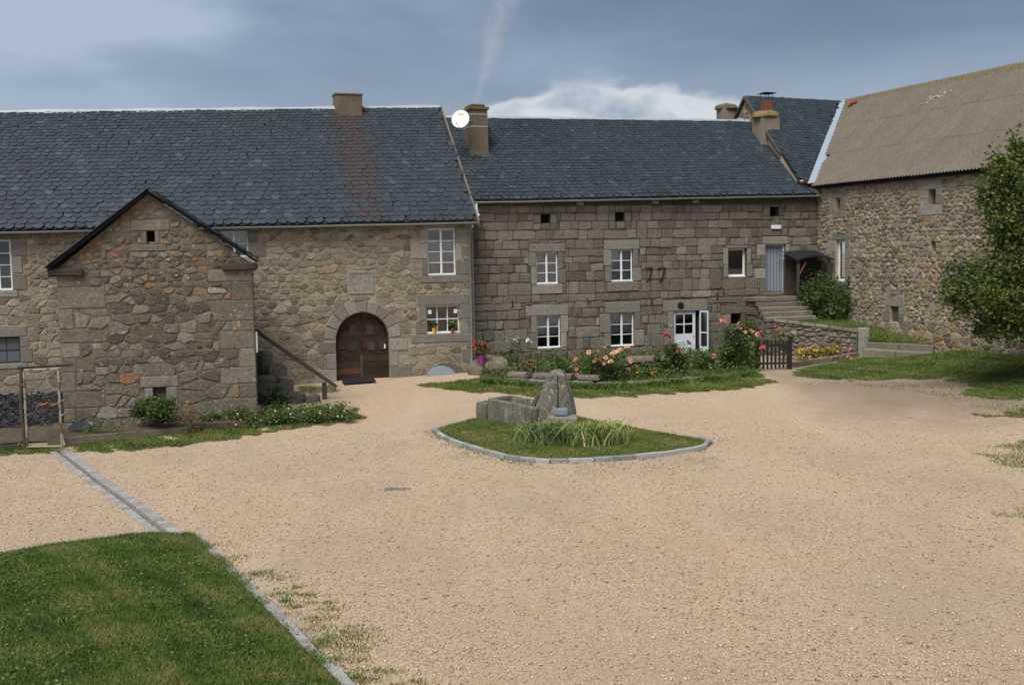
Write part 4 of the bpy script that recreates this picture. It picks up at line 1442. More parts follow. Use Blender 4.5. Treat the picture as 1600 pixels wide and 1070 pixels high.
# ================================================================== smoke from that chimney
sb = MF.W(((CHIM[0] + CHIM[1]) / 2, (CHIM[2] + CHIM[3]) / 2, CHIM[4] + .3))
mb = MB()
SM_H = 8.0
n = 16
lean = lambda z: 0.285 * z + 0.012 * z * z + 0.10 * math.sin(z * 1.1)
mb.tube([(lean(z), 0, z) for z in np.linspace(0, SM_H, 17)], [0.16 + 0.25 * z ** 0.9 for z in np.linspace(0, SM_H, 17)], n)
mb.f = [q[::-1] for q in mb.f]                            # faces look outwards
mm = bpy.data.materials.new('chimney smoke')
mm.use_nodes = True
g = N(mm.node_tree)
oc = g.n('ShaderNodeTexCoord').outputs['Object']
sx = g.n('ShaderNodeSeparateXYZ', {0: oc})
zz = sx.outputs[2]
ax = g.math('ADD', g.math('ADD', g.math('MULTIPLY', zz, .285), g.math('MULTIPLY', g.math('MULTIPLY', zz, zz), .012)), g.math('MULTIPLY', g.math('SINE', g.math('MULTIPLY', zz, 1.1)), .10))
rx = g.math('SUBTRACT', sx.outputs[0], ax)
rr = g.math('SQRT', g.math('ADD', g.math('MULTIPLY', rx, rx), g.math('MULTIPLY', sx.outputs[1], sx.outputs[1])))
Rz_ = g.math('MULTIPLY_ADD', g.math('POWER', g.math('MAXIMUM', zz, 0.001), .9), .235, .14)
core = g.math('SUBTRACT', 1.0, g.smooth(g.math('DIVIDE', rr, Rz_), .15, 1.0))
nz = g.smooth(g.noise(oc, 1.1, 4.0, .6, .5), .30, .72)
den = g.math('MULTIPLY', g.math('MULTIPLY', core, nz), g.math('DIVIDE', 1.05, g.math('MULTIPLY_ADD', zz, .42, 1.0)))
den = g.math('MULTIPLY', den, g.math('SUBTRACT', 1.0, g.smooth(zz, 5.0, 8.0)))
vol = g.n('ShaderNodeVolumePrincipled', {'Color': (.93, .95, .97, 1), 'Density': den, 'Anisotropy': 0.0})
out = g.n('ShaderNodeOutputMaterial')
g.t.links.new(vol.outputs[0], out.inputs['Volume'])
mb.build('smoke', mm, loc=(0, 0, 0), kind='stuff', label='thin white smoke drifting up from the big chimney').location = sb

# ================================================================== barn on the right
barn = empty('barn', BF.O, BF.a, label='tall rubble stone barn with brown corrugated roof beside the tree', cat='barn')
BU1 = 19.0
b_open = [BF.rect(1305, 310, 1313, 330), BF.rect(1450, 296, 1462, 320), BF.rect(1306, 375, 1320, 440), BF.rect(1454, 377, 1462, 393), BF.rect(1391, 479, 1404, 503)]
top_b = lambda u: 8.12
wall = wall_mesh(-0.02, BU1, -0.3, top_b, [tuple(o) for o in b_open]).build('wall', M_mortar_barn, barn)
ss = Surrounds(wall, BF, M_dressed)
ss.opening(*b_open[0], lintel=.3, lw=.25, sill=.3, sw=.2, jamb=(.3, .3), n=1, out=.02)
ss.opening(*b_open[1], lintel=.42, lw=.3, sill=.42, sw=.3, jamb=(.32, .42), n=2, out=.02)
ss.opening(*b_open[2], lintel=.26, lw=.3, sill=.2, sw=.2, jamb=(.34, .50), n=4, out=.02)
ss.opening(*b_open[3], lintel=0, sill=0, jamb=None)
ss.opening(*b_open[4], lintel=.5, lw=.35, sill=0, jamb=(.45, .3), n=2, out=.02)


def barn_tint(c):
    u, z = c[0]
    r = random.random()
    orange = 0.30 if (z < 2.6 and u > 6) else 0.25 if abs(u - 7.3) < .8 and 3.5 < z < 5 else 0.03
    return 0.9 + .1 * random.random() if r < orange else random.betavariate(1.3, 1.3) * .88


cells = rubble([(0, 0.1), (14.5, 0.1), (14.5, 8.1), (0, 8.1)], ss.obst, 0.29, 0.19, 0.017, 9, lambda z: 1.45 if z < 2.0 else 1.0)
lay(wall, BF, cells, M_rubble_barn, (0.01, 0.045), 0.026, barn_tint, dome=.3)
sh = MB()
sh.quad((BU1, 0, -.3), (BU1, 10.6, -.3), (BU1, 10.6, 8.1), (BU1, 0, 8.1)).add([(BU1, 0, 8.1), (BU1, 10.6, 8.1), (BU1, 5.2, 12.6)], [(0, 1, 2)])
sh.quad((-9, 10.6, -.3), (BU1, 10.6, -.3), (BU1, 10.6, 8.1), (-9, 10.6, 8.1)).quad((-0.5, 2.5, -.3), (BU1, 2.5, -.3), (BU1, 2.5, 9.5), (-0.5, 2.5, 9.5))
sh.build('rear_wall', M_mortar_barn, barn)
for q in (b_open[0], b_open[1], b_open[3]):
    MB().box(q[0], q[1], .33, .36, q[2], q[3]).build('opening_back', M_dark, barn)
q = b_open[1]
MB().box(q[0] + .02, q[1] - .02, .24, .28, q[2], q[3] - .3, .0).build('shutter', M_redwood, barn)
q = b_open[4]
MB().box(q[0], q[1], .12, .16, q[2], q[3], .8).build('board', M_timber, barn)
window(barn, *b_open[2], cols=1, rows=1, leaves=1, dep=.14, fr=.10)
# corrugated roof, sheet by sheet
pt = math.radians(40)
BR = BF.on(1320, 160, BF.at(1450, 273, -.3), (0, -math.sin(pt), math.cos(pt)))
BE = np.array([-0.2, -.33, BF.at(1450, 273, -.3)[2] - .02])
rz_, ry_ = 12.80, 5.20
slope = math.hypot(ry_ - BE[1], rz_ - BE[2])
vy, vz = (ry_ - BE[1]) / slope, (rz_ - BE[2]) / slope
rf = MB()
slab(rf, (-6, BE[1] + .1, BE[2] - .06), (BU1 + .2, BE[1] + .1, BE[2] - .06), (BU1 + .2, ry_, rz_ - .1), (-6, ry_, rz_ - .1), .08)
slab(rf, (-6, 10.7, BE[2]), (BU1 + .2, 10.7, BE[2]), (BU1 + .2, ry_, rz_ - .1), (-6, ry_, rz_ - .1), .08)
broof = rf.build('roof', M_underlay, barn)
SW = 0.885
pitch_c = SW / 5
protos = []
for vi in range(4):
    n = 5 * 8
    Ls = slope / 3 + .18
    v, f, t = [], [], []
    for r in range(2):
        for k in range(n + 2):
            u = SW * k / n
            h = .036 * math.cos(2 * math.pi * u / pitch_c)
            for th in (0, .008):
                s_ = -.02 if r == 0 else Ls
                lift_ = 0.016 if r == 0 else 0.0
                v.append((u, s_ * vy - vz * 0 - (h + lift_ - th) * vz, s_ * vz + (h + lift_ - th) * vy))
    m = 2 * (n + 2)
    for k in range(n + 1):
        f += [(2 * k, 2 * k + 2, m + 2 * k + 2, m + 2 * k), (2 * k + 1, m + 2 * k + 1, m + 2 * k + 3, 2 * k + 3), (2 * k, 2 * k + 1, 2 * k + 3, 2 * k + 2)]
    protos.append(raw_mesh('roof_sheet', v, f, M_corr, .35 + .3 * random.random()))
for row in range(3):
    for k in range(-7, 21):
        if row == 0 and k < -1: continue
        if row == 1 and k < -4: continue
        o = link('roof_sheet', protos[(k * 3 + row * 5) % 4], broof, (BE[0] + k * SW + .2, BE[1] + vy * slope * row / 3, BE[2] + .05 + vz * slope * row / 3 + random.uniform(0, .012)))
        o.rotation_euler = (0, random.uniform(-.004, .004), random.uniform(-.004, .004))
rg = MB()
for k in range(26):
    u = -5.6 + k
    z0_ = rz_ + .02 + random.uniform(-.012, .012)
    rg.add([(u, ry_ - .22, z0_ - .14), (u + 1, ry_ - .22, z0_ - .14), (u + 1, ry_ - .06, z0_ + .06), (u, ry_ - .06, z0_ + .06), (u, ry_ + .06, z0_ + .06), (u + 1, ry_ + .06, z0_ + .06), (u + 1, ry_ + .22, z0_ - .14), (u, ry_ + .22, z0_ - .14)],
           [(0, 1, 2, 3), (3, 2, 5, 4), (4, 5, 6, 7)], .25)
rg.build('ridge_capping', M_moss, broof)
bp = lambda px, py: BF.on(px, py, BE, (0, -vz, vy))
p = bp(1334, 165)
MB().box(-.25, .25, -.09, .09, .09, .15, M=Matrix.Translation(p) @ Matrix.Rotation(math.atan2(vz, vy), 4, 'X') @ Matrix.Rotation(.6, 4, 'Z')).box(-.2, .1, -.06, .18, .151, .19, M=Matrix.Translation(p) @ Matrix.Rotation(math.atan2(vz, vy), 4, 'X') @ Matrix.Rotation(-.3, 4, 'Z')).build('broken_tile', M_tile, broof)
lc = MB()
for _ in range(34):
    px = random.gauss(1458, 12)
    p = bp(px + random.gauss(0, 3), 158 - (px - 1458) * .45 + random.gauss(0, 2.2))
    r = random.uniform(.02, .07)
    v, f = blob((r, r, .022), random.random(), 7, 4, .3)
    lc.add([tuple(Matrix.Rotation(math.atan2(vz, vy), 4, 'X') @ Vector(q) + Vector(p) + Vector((0, -.075 * vz, .075 * vy))) for q in v], f, random.random())
lc.build('lichen_patch', M_lichen, broof, kind='stuff')

# ================================================================== slate wing behind, joining the barn at a zinc valley
wing = empty('house_wing', MF.W((MC, 3.0, 0)), MF.a, label='rear house wing with slate roof and stone gable behind the middle house', cat='house')
off = np.array([MC, 3.0, 0])
V1 = MF.L(BF.W((BR[0], ry_, rz_)))
V2 = MF.L(BF.W((-0.05, BE[1], BE[2] + .05)))
dirU = np.array([1.0, 0, 0])
nw = np.cross(dirU, V1 - V2)
nw /= np.linalg.norm(nw)
ga = MF.on(1166, 160, V1, (0, 1, 0))                      # gable end of the ridge
ridgeL = np.array([ga[0], V1[1], V1[2] + .12])
dn = (V2 - V1) / (V2[1] - V1[1])                         # along the valley per unit depth
down = np.array([0, V2[1] - V1[1], V2[2] - V1[2]])
rf = MB()
A_, B_ = ridgeL + down, V2
slab(rf, A_ - off, B_ + np.array([1.0, 0, 0]) - off, V1 + np.array([1.2, 0, 0]) - off, ridgeL - off, .1)
slab(rf, ridgeL + np.array([0, -down[1], down[2]]) - off, V1 + np.array([4, -down[1], down[2]]) - off, V1 + np.array([1.2, 0, 0]) - off, ridgeL - off, .1)
wroof = rf.build('roof', M_underlay, wing)
WF = Frame(*(MF.W(off)[:2]), 18)
slate_roof(wroof, WF, A_ - off + np.array([.05, 0, .02]), B_ - off + np.array([-.12, 0, .02]), ridgeL - off + np.array([.05, 0, .02]), V1 - off + np.array([-.12, 0, .06]), 0.31, 0.27, 0.25, 0.21, plain_tint,
           hidden=lambda px, py: not (1168 < px < 1320 and py < 215 + (px - 1200) * 1.2))
MB().add([ridgeL - off + np.array([0, -.15, -.1]), V1 - off + np.array([0, -.15, -.1]), V1 - off + np.array([0, 0, .1]), ridgeL - off + np.array([0, 0, .06]), ridgeL - off + np.array([0, .15, -.1]), V1 - off + np.array([0, .15, -.1])], [(0, 1, 2, 3), (3, 2, 5, 4)]).build('ridge_capping', M_zinc_dull, wroof)
gb = ridgeL - off
gw = MB()
gz = gb[2] - 4.5
hw = 4.5 * abs(down[1] / down[2])
gw.add([(gb[0], gb[1] - hw, gz), (gb[0], gb[1] + hw, gz), (gb[0], gb[1], gb[2] - .12), (gb[0] + .4, gb[1] - hw, gz), (gb[0] + .4, gb[1] + hw, gz), (gb[0] + .4, gb[1], gb[2] - .12)], [(0, 1, 2), (5, 4, 3), (0, 3, 4, 1), (1, 4, 5, 2), (2, 5, 3, 0)])
gw.add([(gb[0] + .01, gb[1] - hw, .0), (V2[0] - off[0] + 1, gb[1] - hw, .0), (V2[0] - off[0] + 1, gb[1] - hw, gz), (gb[0] + .01, gb[1] - hw, gz)], [(0, 1, 2, 3)])
gable = gw.build('gable_wall', M_mortar_barn, wing)
GF = Frame(*(WF.W((gb[0], gb[1] + 1.7, 0))[:2]), 18 - 90)
r = random.Random(4)
st = MB()
for cidx, c in enumerate(rubble([(0, gb[2] - 2.1), (3.4, gb[2] - 2.1), (1.7, gb[2] - .22)], [], .32, .22, .02, 31)):
    v, f, o = stone_geom(c, .03, .03, .3)
    vv = [(gb[0] + p[1], gb[1] + 1.7 - p[0], p[2]) for p in v]
    link('stone', raw_mesh('stone', vv, f, M_rubble_barn, r.random() * .85), gable)
# dark verge boards on the gable
for sgn in (-1, 1):
    p0 = gb + np.array([-.16, 0, .04])
    p1 = gb + np.array([-.16, sgn * 3.2, .04 - 3.2 * abs(down[2] / down[1])])
    v = [p0, p1, p1 + np.array([0, 0, -.16]), p0 + np.array([0, 0, -.16])]
    v += [q + np.array([.17, 0, 0]) for q in v]
    MB().add(v, [(0, 1, 2, 3), (7, 6, 5, 4), (0, 4, 5, 1), (1, 5, 6, 2), (2, 6, 7, 3), (3, 7, 4, 0)]).build('verge_board', M_timber, wing)
# zinc valley
vz0, vz1 = V1 - off, V2 - off
MB().add([vz0 + np.array([-.26, 0, .10]), vz0 + np.array([.18, 0, .16]), vz1 + np.array([.30, -.1, .16]), vz1 + np.array([-.26, -.1, .10])], [(0, 1, 2, 3)]).build('valley_gutter', M_valley, wing)
cq = WF.at(1127, 187, gb[1] + 1.0), WF.at(1152, 187, gb[1] + 1.0)
ctz = WF.at(1140, 171, gb[1] + 1.0)[2]
ch = MB().bbox(cq[0][0] + .05, cq[1][0] - .05, gb[1] + .9, gb[1] + 1.6, ctz - 3, ctz, .02, .8).build('chimney', M_render, wing)
v, ff = blob(((cq[1][0] - cq[0][0]) / 2 + .08, .48, .26), 15, 14, 8, .12, flat=-.05)
MB().add([(p[0] + (cq[0][0] + cq[1][0]) / 2, p[1] + gb[1] + 1.25, p[2] + ctz + .05) for p in v], ff, .1).build('chimney_cap', M_moss, ch)

# ================================================================== small gabled outbuilding
outb = empty('outbuilding', OF.O, OF.a, label='small gabled rubble outbuilding in front of the long farmhouse', cat='outbuilding')
OW = OF.at(398, 520)[0]
ozl, ozr, oza = OF.at(88, 422)[2], OF.at(398, 412)[2], OF.at(231, 303)[2]
oua = OF.at(231, 303)[0]


def top_o(u):
    return ozl + (oza - ozl) * (u / oua) if u < oua else oza + (ozr - oza) * ((u - oua) / (OW - oua))


top_o.cuts = [oua]
o_hi, o_lo = OF.rect(229, 361, 242, 382), OF.rect(240, 605, 260, 640)
wall = wall_mesh(0.0, OW, -0.2, top_o, [tuple(o_hi), tuple(o_lo)]).build('wall', M_mortar_brown, outb)
DEP = 6.4
sh = MB()
sh.quad((0, 0, -.2), (0, DEP, -.2), (0, DEP, ozl), (0, 0, ozl)).quad((OW, 0, -.2), (OW, DEP, -.2), (OW, DEP, ozr), (OW, 0, ozr)).quad((0, 3, -.2), (OW, 3, -.2), (OW, 3, 5), (0, 3, 5))
side_w = sh.build('side_wall', M_mortar_brown, outb)
ss = Surrounds(wall, OF, M_granite)
ss.opening(*o_hi, lintel=.34, lw=.5, sill=.2, sw=.4, jamb=(.14, .14), n=1, out=.02)
ss.opening(*o_lo, lintel=.34, lw=.32, sill=0, jamb=(.3, .3), n=1, out=.03)
ss.mat = M_rubble_brown
for side in (0, 1):
    zz, k = 0.0, side
    while zz < 4.95:
        hh = random.uniform(.30, .66)
        ww = (1.1, .48)[k % 2] * random.uniform(.7, 1.3)
        if zz + hh > 4.95: hh = 5.0 - zz
        if side: ss.block('quoin', OW - ww, OW - .005, zz, zz + hh, .018, tint=random.uniform(.35, .8), back=.5)
        else: ss.block('quoin', .005, ww, zz, zz + hh, .018, tint=random.uniform(.35, .8), back=.5)
        zz += hh
        k += 1


def brown_tint(c):
    z = c[0][1]
    r = random.random()
    lim = .16 if z > 4.2 else .05
    return random.uniform(.86, 1.0) if r < lim else random.betavariate(2, 2) * .84


cells = rubble([(0.0, -.1), (OW, -.1), (OW, ozr - .04), (oua, oza - .04), (0, ozl - .04)], ss.obst, 0.40, 0.24, 0.018, 3, lambda z: 1.35 if z < 1.6 else 1.1 if z < 4.4 else .8)
lay(wall, OF, cells, M_rubble_brown, (0.008, 0.034), 0.022, brown_tint, dome=.12)
MB().box(o_hi[0], o_hi[1], .33, .36, o_hi[2], o_hi[3]).build('opening_back', M_dark, outb)
MB().bbox(o_hi[0] + .01, o_hi[1] - .01, .12, .3, o_hi[2], o_hi[2] + .08, .01, .8).build('stone_ledge', M_granite, outb)
MB().box(o_lo[0], o_lo[1], .14, .17, o_lo[2], o_lo[3], .9).build('shutter', M_timber, outb)
pl, pr, pa = OF.at(72, 419, -.22), OF.at(404, 408, -.22), OF.at(231, 297, -.22)
rf = MB()
slab(rf, (pl[0], -.2, pl[2]), (pa[0], -.2, pa[2]), (pa[0], DEP, pa[2]), (pl[0], DEP, pl[2]), .05)
slab(rf, (pr[0], -.2, pr[2]), (pa[0], -.2, pa[2] - .002), (pa[0], DEP, pa[2] - .002), (pr[0], DEP, pr[2]), .05)
oroof = rf.build('roof', M_underlay, outb)
for A, B in ((pl, pa), (pr, pa)):
    n = 13
    d = (B - A) / n
    ang = math.atan2(d[2], abs(d[0]))
    for k in range(n):
        L_ = np.linalg.norm(d) * 1.35
        c = A + d * (k + .5)
        sgn = 1 if d[0] > 0 else -1
        T = Matrix.Translation((c[0], -.30, c[2] + .035)) @ Matrix.Rotation(-sgn * (ang + random.uniform(-.02, .05)), 4, 'Y')
        MB().box(-L_ / 2, L_ / 2, random.uniform(-.03, .02), .45, 0, random.uniform(.018, .03), random.uniform(.1, .7), M=T).build('verge_slate', M_slate, oroof)
for x0, x1, z_ in ((OF.at(75, 425)[0], OF.at(131, 425)[0], OF.at(103, 432)[2]), (OF.at(347, 416)[0], OF.at(402, 416)[0], OF.at(375, 423)[2])):
    MB().bbox(x0, x1, -.16, .3, z_, z_ + .24, .05, .1, j=.012).build('beam_end', M_timber, outb)

# masonry of the outbuilding's side and the slates of the slope above it
st = MB()
for c in rubble([(.35, -.1), (DEP, -.1), (DEP, ozr - .05), (.35, ozr - .05)], [], .42, .25, .018, 77):
    v, f, o = stone_geom(c, random.uniform(.008, .03), .022, .12)
    st.add([(OW - p[1], p[0], p[2]) for p in v], f, brown_tint(c))
st.build('stonework', M_rubble_brown, side_w, kind='stuff')
slate_roof(oroof, OF, (pr[0], -.15, pr[2] + .03), (pr[0], DEP, pr[2] + .03), (pa[0] + .02, -.15, pa[2] + .02), (pa[0] + .02, DEP, pa[2] + .02), .33, .27, .26, .2, plain_tint, most=0)

# ================================================================== planting helpers
def wob(x, y, s=1.0, p=0.0):
    return (np.sin(x * s * 1.31 + y * s * .73 + p) + np.sin(x * s * .57 - y * s * 1.47 + 1.3 + p) + np.sin(x * s * 2.3 + y * s * 1.9 + 2.1 + p)) / 3


def blades(pts, h, wd, lean, r, seg=1, tint=None):
    """grass blades as tapered strips: pts (n,3) -> verts, faces, tint"""
    n = len(pts)
    ang = r.uniform(0, 2 * np.pi, n)
    hh = h * r.uniform(.55, 1.35, n)
    ww = wd * r.uniform(.7, 1.3, n)
    la = r.uniform(0, 2 * np.pi, n)
    ll = hh * lean * r.uniform(.2, 1.3, n)
    ex = np.stack([np.cos(ang), np.sin(ang), np.zeros(n)], 1)
    le = np.stack([np.cos(la), np.sin(la), np.zeros(n)], 1)
    up = np.array([0, 0, 1.0])
    V = []
    for k in range(seg):
        q = k / seg
        c = pts + up * (hh * q)[:, None] + le * (ll * q ** 1.8)[:, None]
        w_ = (ww * (1 - .5 * q))[:, None]
        V += [c - ex * w_ / 2, c + ex * w_ / 2]
    tipz = hh * (1 - .25 * lean)
    V.append(pts + up * tipz[:, None] + le * ll[:, None])
    m = 2 * seg + 1
    V = np.stack(V, 1).reshape(-1, 3)
    b = (np.arange(n) * m)[:, None]
    tri = []
    for k in range(seg - 1):
        tri += [[2 * k, 2 * k + 1, 2 * k + 3], [2 * k, 2 * k + 3, 2 * k + 2]]
    tri.append([2 * seg - 2, 2 * seg - 1, 2 * seg])
    tri = np.array(tri)
    Fc = (b[:, :, None] + tri[None]).reshape(-1, 3)
    t = r.uniform(0, 1, n) if tint is None else tint
    return V, Fc, np.repeat(t, len(tri))


def leaves(pts, size, r, tint, flatness=0.35, aspect=1.7):
    """folded diamond leaves"""
    n = len(pts)
    d = r.normal(size=(n, 3))
    d[:, 2] *= (1 - flatness)
    d /= np.linalg.norm(d, axis=1)[:, None]
    s = np.cross(d, r.normal(size=(n, 3)))
    s /= np.linalg.norm(s, axis=1)[:, None]
    up = np.cross(s, d)
    sz = (size * r.uniform(.6, 1.35, n))[:, None]
    a = pts - d * sz * .5
    b = pts + s * sz * .5 / aspect + up * sz * .08
    c = pts + d * sz * .5
    e = pts - s * sz * .5 / aspect + up * sz * .08
    V = np.stack([a, b, c, e], 1).reshape(-1, 3)
    k = np.arange(n)[:, None] * 4
    Fc = np.concatenate([k + np.array([[0, 1, 2]]), k + np.array([[0, 2, 3]])], 0)
    return V, Fc, np.concatenate([tint, tint])


def cloud(lumps, n, r, clumps=40, spread=.22, shell=.8):
    """points gathered in clumps through a few ellipsoids; returns points and a tint per clump"""
    vol = np.array([a[1][0] * a[1][1] * a[1][2] for a in lumps]) ** .75
    vol /= vol.sum()
    P, T = [], []
    for (c, rad), f in zip(lumps, vol):
        m = max(3, int(clumps * f))
        d = r.normal(size=(m, 3))
        d /= np.linalg.norm(d, axis=1)[:, None]
        cc = np.array(c) + d * np.array(rad) * (r.uniform(.15, 1, m) ** (1 - shell))[:, None]
        ct = r.uniform(0, 1, m)
        k = int(n * f)
        idx = r.integers(0, m, k)
        P.append(cc[idx] + r.normal(size=(k, 3)) * np.array(rad) * spread)
        T.append(np.clip(ct[idx] * .6 + r.uniform(0, .55, k), 0, 1))
    return np.concatenate(P), np.concatenate(T)


def foliage(name, lumps, n, size, mat, seed, parent=None, clumps=40, spread=.22, floor=None, loc=None, aspect=1.7, shell=.8, **kw):
    r = np.random.default_rng(seed)
    P, T = cloud(lumps, n, r, clumps, spread, shell)
    if floor is not None:
        ok = P[:, 2] > floor
        P, T = P[ok], T[ok]
    V, Fc, t = leaves(P, size, r, T, aspect=aspect)
    if loc is not None: V = V - np.array(loc)
    return link(name, bulk(name, V, Fc, mat, t), parent, loc, **kw)


def blossom_mesh(name, mat, r0, seed):
    r = random.Random(seed)
    mb = MB()
    for ring, (n, rad, tilt) in enumerate(((5, 1.0, .35), (4, .7, .8), (3, .42, 1.25))):
        for k in range(n):
            a = 2 * math.pi * k / n + ring * .6 + r.uniform(-.2, .2)
            o = Vector((math.cos(a), math.sin(a), 0))
            s = Vector((-math.sin(a), math.cos(a), 0))
            R = r0 * rad
            z = math.sin(tilt) * R
            t = r.uniform(.2, 1)
            mb.add([o * R * .1, o * R * .6 * math.cos(tilt) - s * R * .55 + Vector((0, 0, z * .7)), o * R * math.cos(tilt) + Vector((0, 0, z)), o * R * .6 * math.cos(tilt) + s * R * .55 + Vector((0, 0, z * .7))], [(0, 1, 2), (0, 2, 3)], t)
    return raw_mesh(name, mb.v, mb.f, mat, mb.t)


def stems(parent, base, tips, r0, mat=None, name='stem'):
    mb = MB()
    for t in tips:
        m = [(base[i] * .5 + t[i] * .5) for i in range(3)]
        m[2] += .1 * abs(t[2] - base[2])
        mb.tube([base, m, t], [r0, r0 * .7, r0 * .4], 5, caps=False)
    return mb.build(name, mat or M_bark, parent)


# ================================================================== lawns
def poly_from(pxs):
    return [tuple(gh(*p)[:2]) for p in pxs]


GRASSY = []


def lawn(pxs, dens, h, wd, seed, rise=None, step=.15, name='lawn', mean=.45, holes=0.0, lean=.7, spill=.05, patchy=.25, world=None, label=None, sheet=True, rough=.35):
    poly = world or poly_from(pxs)
    GRASSY.append(poly)
    r = np.random.default_rng(seed)
    xs, ys = [p[0] for p in poly], [p[1] for p in poly]
    zf = (lambda x, y: zg(x, y) + rise(x, y)) if rise else zg
    ax, ay = np.arange(min(xs) - step, max(xs) + step, step), np.arange(min(ys) - step, max(ys) + step, step)
    X, Y = np.meshgrid(ax, ay)
    Z = zf(X, Y) + .012
    I = np.arange(X.size).reshape(X.shape)
    q = np.stack([I[:-1, :-1], I[:-1, 1:], I[1:, 1:], I[1:, :-1]], -1).reshape(-1, 4)
    cx, cy = (X[:-1, :-1] + step / 2).ravel(), (Y[:-1, :-1] + step / 2).ravel()
    wa = rough
    keep = inside(poly, cx + wa * wob(cx, cy, 2.9, seed), cy + wa * wob(cx, cy, 3.7, seed + 2))
    if holes: keep &= wob(cx, cy, 1.6, seed) > -1 + holes
    if sheet and keep.any():
        used, inv = np.unique(q[keep], return_inverse=True)
        V = np.stack([X, Y, Z], -1).reshape(-1, 3)[used]
        link(name, bulk(name, V, inv.reshape(-1, 4), M_turf, smooth=True), kind='structure', label=label)
    A = abs(sum(p[0] * q_[1] - q_[0] * p[1] for p, q_ in zip(poly, poly[1:] + poly[:1]))) / 2
    n = int(A * dens)
    x, y = [], []
    while len(x) < n:
        a, b = r.uniform(min(xs), max(xs), n * 2), r.uniform(min(ys), max(ys), n * 2)
        k = inside(poly, a + rough * wob(a, b, 2.9, seed), b + rough * wob(a, b, 3.7, seed + 2))
        if holes: k &= wob(a, b, 1.6, seed) + r.normal(0, .2, a.size) > -1 + holes
        x += list(a[k]); y += list(b[k])
    x, y = np.array(x[:n]) + r.normal(0, spill, n), np.array(y[:n]) + r.normal(0, spill, n)
    pts = np.stack([x, y, zf(x, y) + .004], 1)
    t = np.clip(mean + patchy * wob(x, y, 2.2, seed) + .2 * wob(x, y, 7, seed + 1) + r.normal(0, .2, n), 0, 1)
    V, Fc, t = blades(pts, h, wd, lean, r, 1, t)
    link('grass', bulk('grass', V, Fc, M_grass, t), kind='stuff', label='short green grass of the ' + name.replace('_', ' '))
    return poly


FG = poly_from([(-160, 890), (0, 868), (100, 851), (240, 834), (302, 838), (322, 856), (345, 880), (375, 908), (425, 957), (490, 1025), (530, 1062), (620, 1160), (-160, 1190)])
fgx = np.array([p[0] for p in FG]); fgy = np.array([p[1] for p in FG])


def edge_dist(poly, x, y):
    x, y = np.asarray(x, float), np.asarray(y, float)
    d = np.full(x.shape, 1e9)
    for (ax, ay), (bx, by) in zip(poly, poly[1:] + poly[:1]):
        l2 = (bx - ax) ** 2 + (by - ay) ** 2 + 1e-9
        t = np.clip(((x - ax) * (bx - ax) + (y - ay) * (by - ay)) / l2, 0, 1)
        d = np.minimum(d, np.hypot(x - ax - t * (bx - ax), y - ay - t * (by - ay)))
    return d


def fg_rise(x, y):
    d = edge_dist(FG, x, y) * np.where(inside(FG, np.asarray(x), np.asarray(y)), 1, -1)
    return np.clip(.02 + .30 * np.clip(d / 2.2, 0, 1), 0, .3) * .75 + .015 * wob(x, y, 3)


lawn(None, 4200, .075, .013, 1, rise=fg_rise, step=.12, world=FG, mean=.46, spill=.03, patchy=.40, rough=0.0, label='foreground lawn behind the granite kerb')
# clover and plantain among the grass of the front lawn
r = np.random.default_rng(77)
n = 16000
x, y = r.uniform(fgx.min(), fgx.max(), n), r.uniform(fgy.min(), fgy.max(), n)
k = inside(FG, x, y) & (wob(x, y, 1.9, 5) + r.normal(0, .3, n) > .15)
x, y = x[k], y[k]
V, Fc, t = leaves(np.stack([x, y, zg(x, y) + fg_rise(x, y) + r.uniform(.03, .07, x.size)], 1), .055, r, r.uniform(.15, .85, x.size), flatness=.8, aspect=1.4)
link('clover', bulk('clover', V, Fc, M_leaf3, t), kind='stuff', label='clover and plantain leaves in the front lawn')

# longer tufts and dry spots
n = 9000
cx_, cy_ = r.uniform(fgx.min(), fgx.max(), 260), r.uniform(fgy.min(), fgy.max(), 260)
ii_ = r.integers(0, 260, n)
x, y = cx_[ii_] + r.normal(0, .09, n), cy_[ii_] + r.normal(0, .09, n)
k = inside(FG, x, y)
x, y, ti = x[k], y[k], (ii_[k] * 0.618) % 1.0
V, Fc, t = blades(np.stack([x, y, zg(x, y) + fg_rise(x, y)], 1), .12, .012, 1.0, r, 2, np.clip(.25 + .6 * ti + r.normal(0, .12, x.size), 0, 1))
link('grass', bulk('grass', V, Fc, M_grass, t), kind='stuff', label='longer grass tufts in the front lawn')

ISL_PX = [(678, 674), (690, 684), (715, 695), (750, 706), (790, 717), (830, 722), (870, 724), (920, 722), (975, 719), (1030, 713), (1080, 706), (1104, 699), (1108, 693), (1095, 688), (1060, 682), (1010, 674), (960, 664), (900, 652), (845, 646), (790, 648), (742, 656), (705, 665)]
ISL = poly_from(ISL_PX)


def isl_rise(x, y):
    d = edge_dist(ISL, x, y) * np.where(inside(ISL, np.asarray(x), np.asarray(y)), 1, -1)
    return .03 + .07 * np.clip(d / .9, 0, 1)


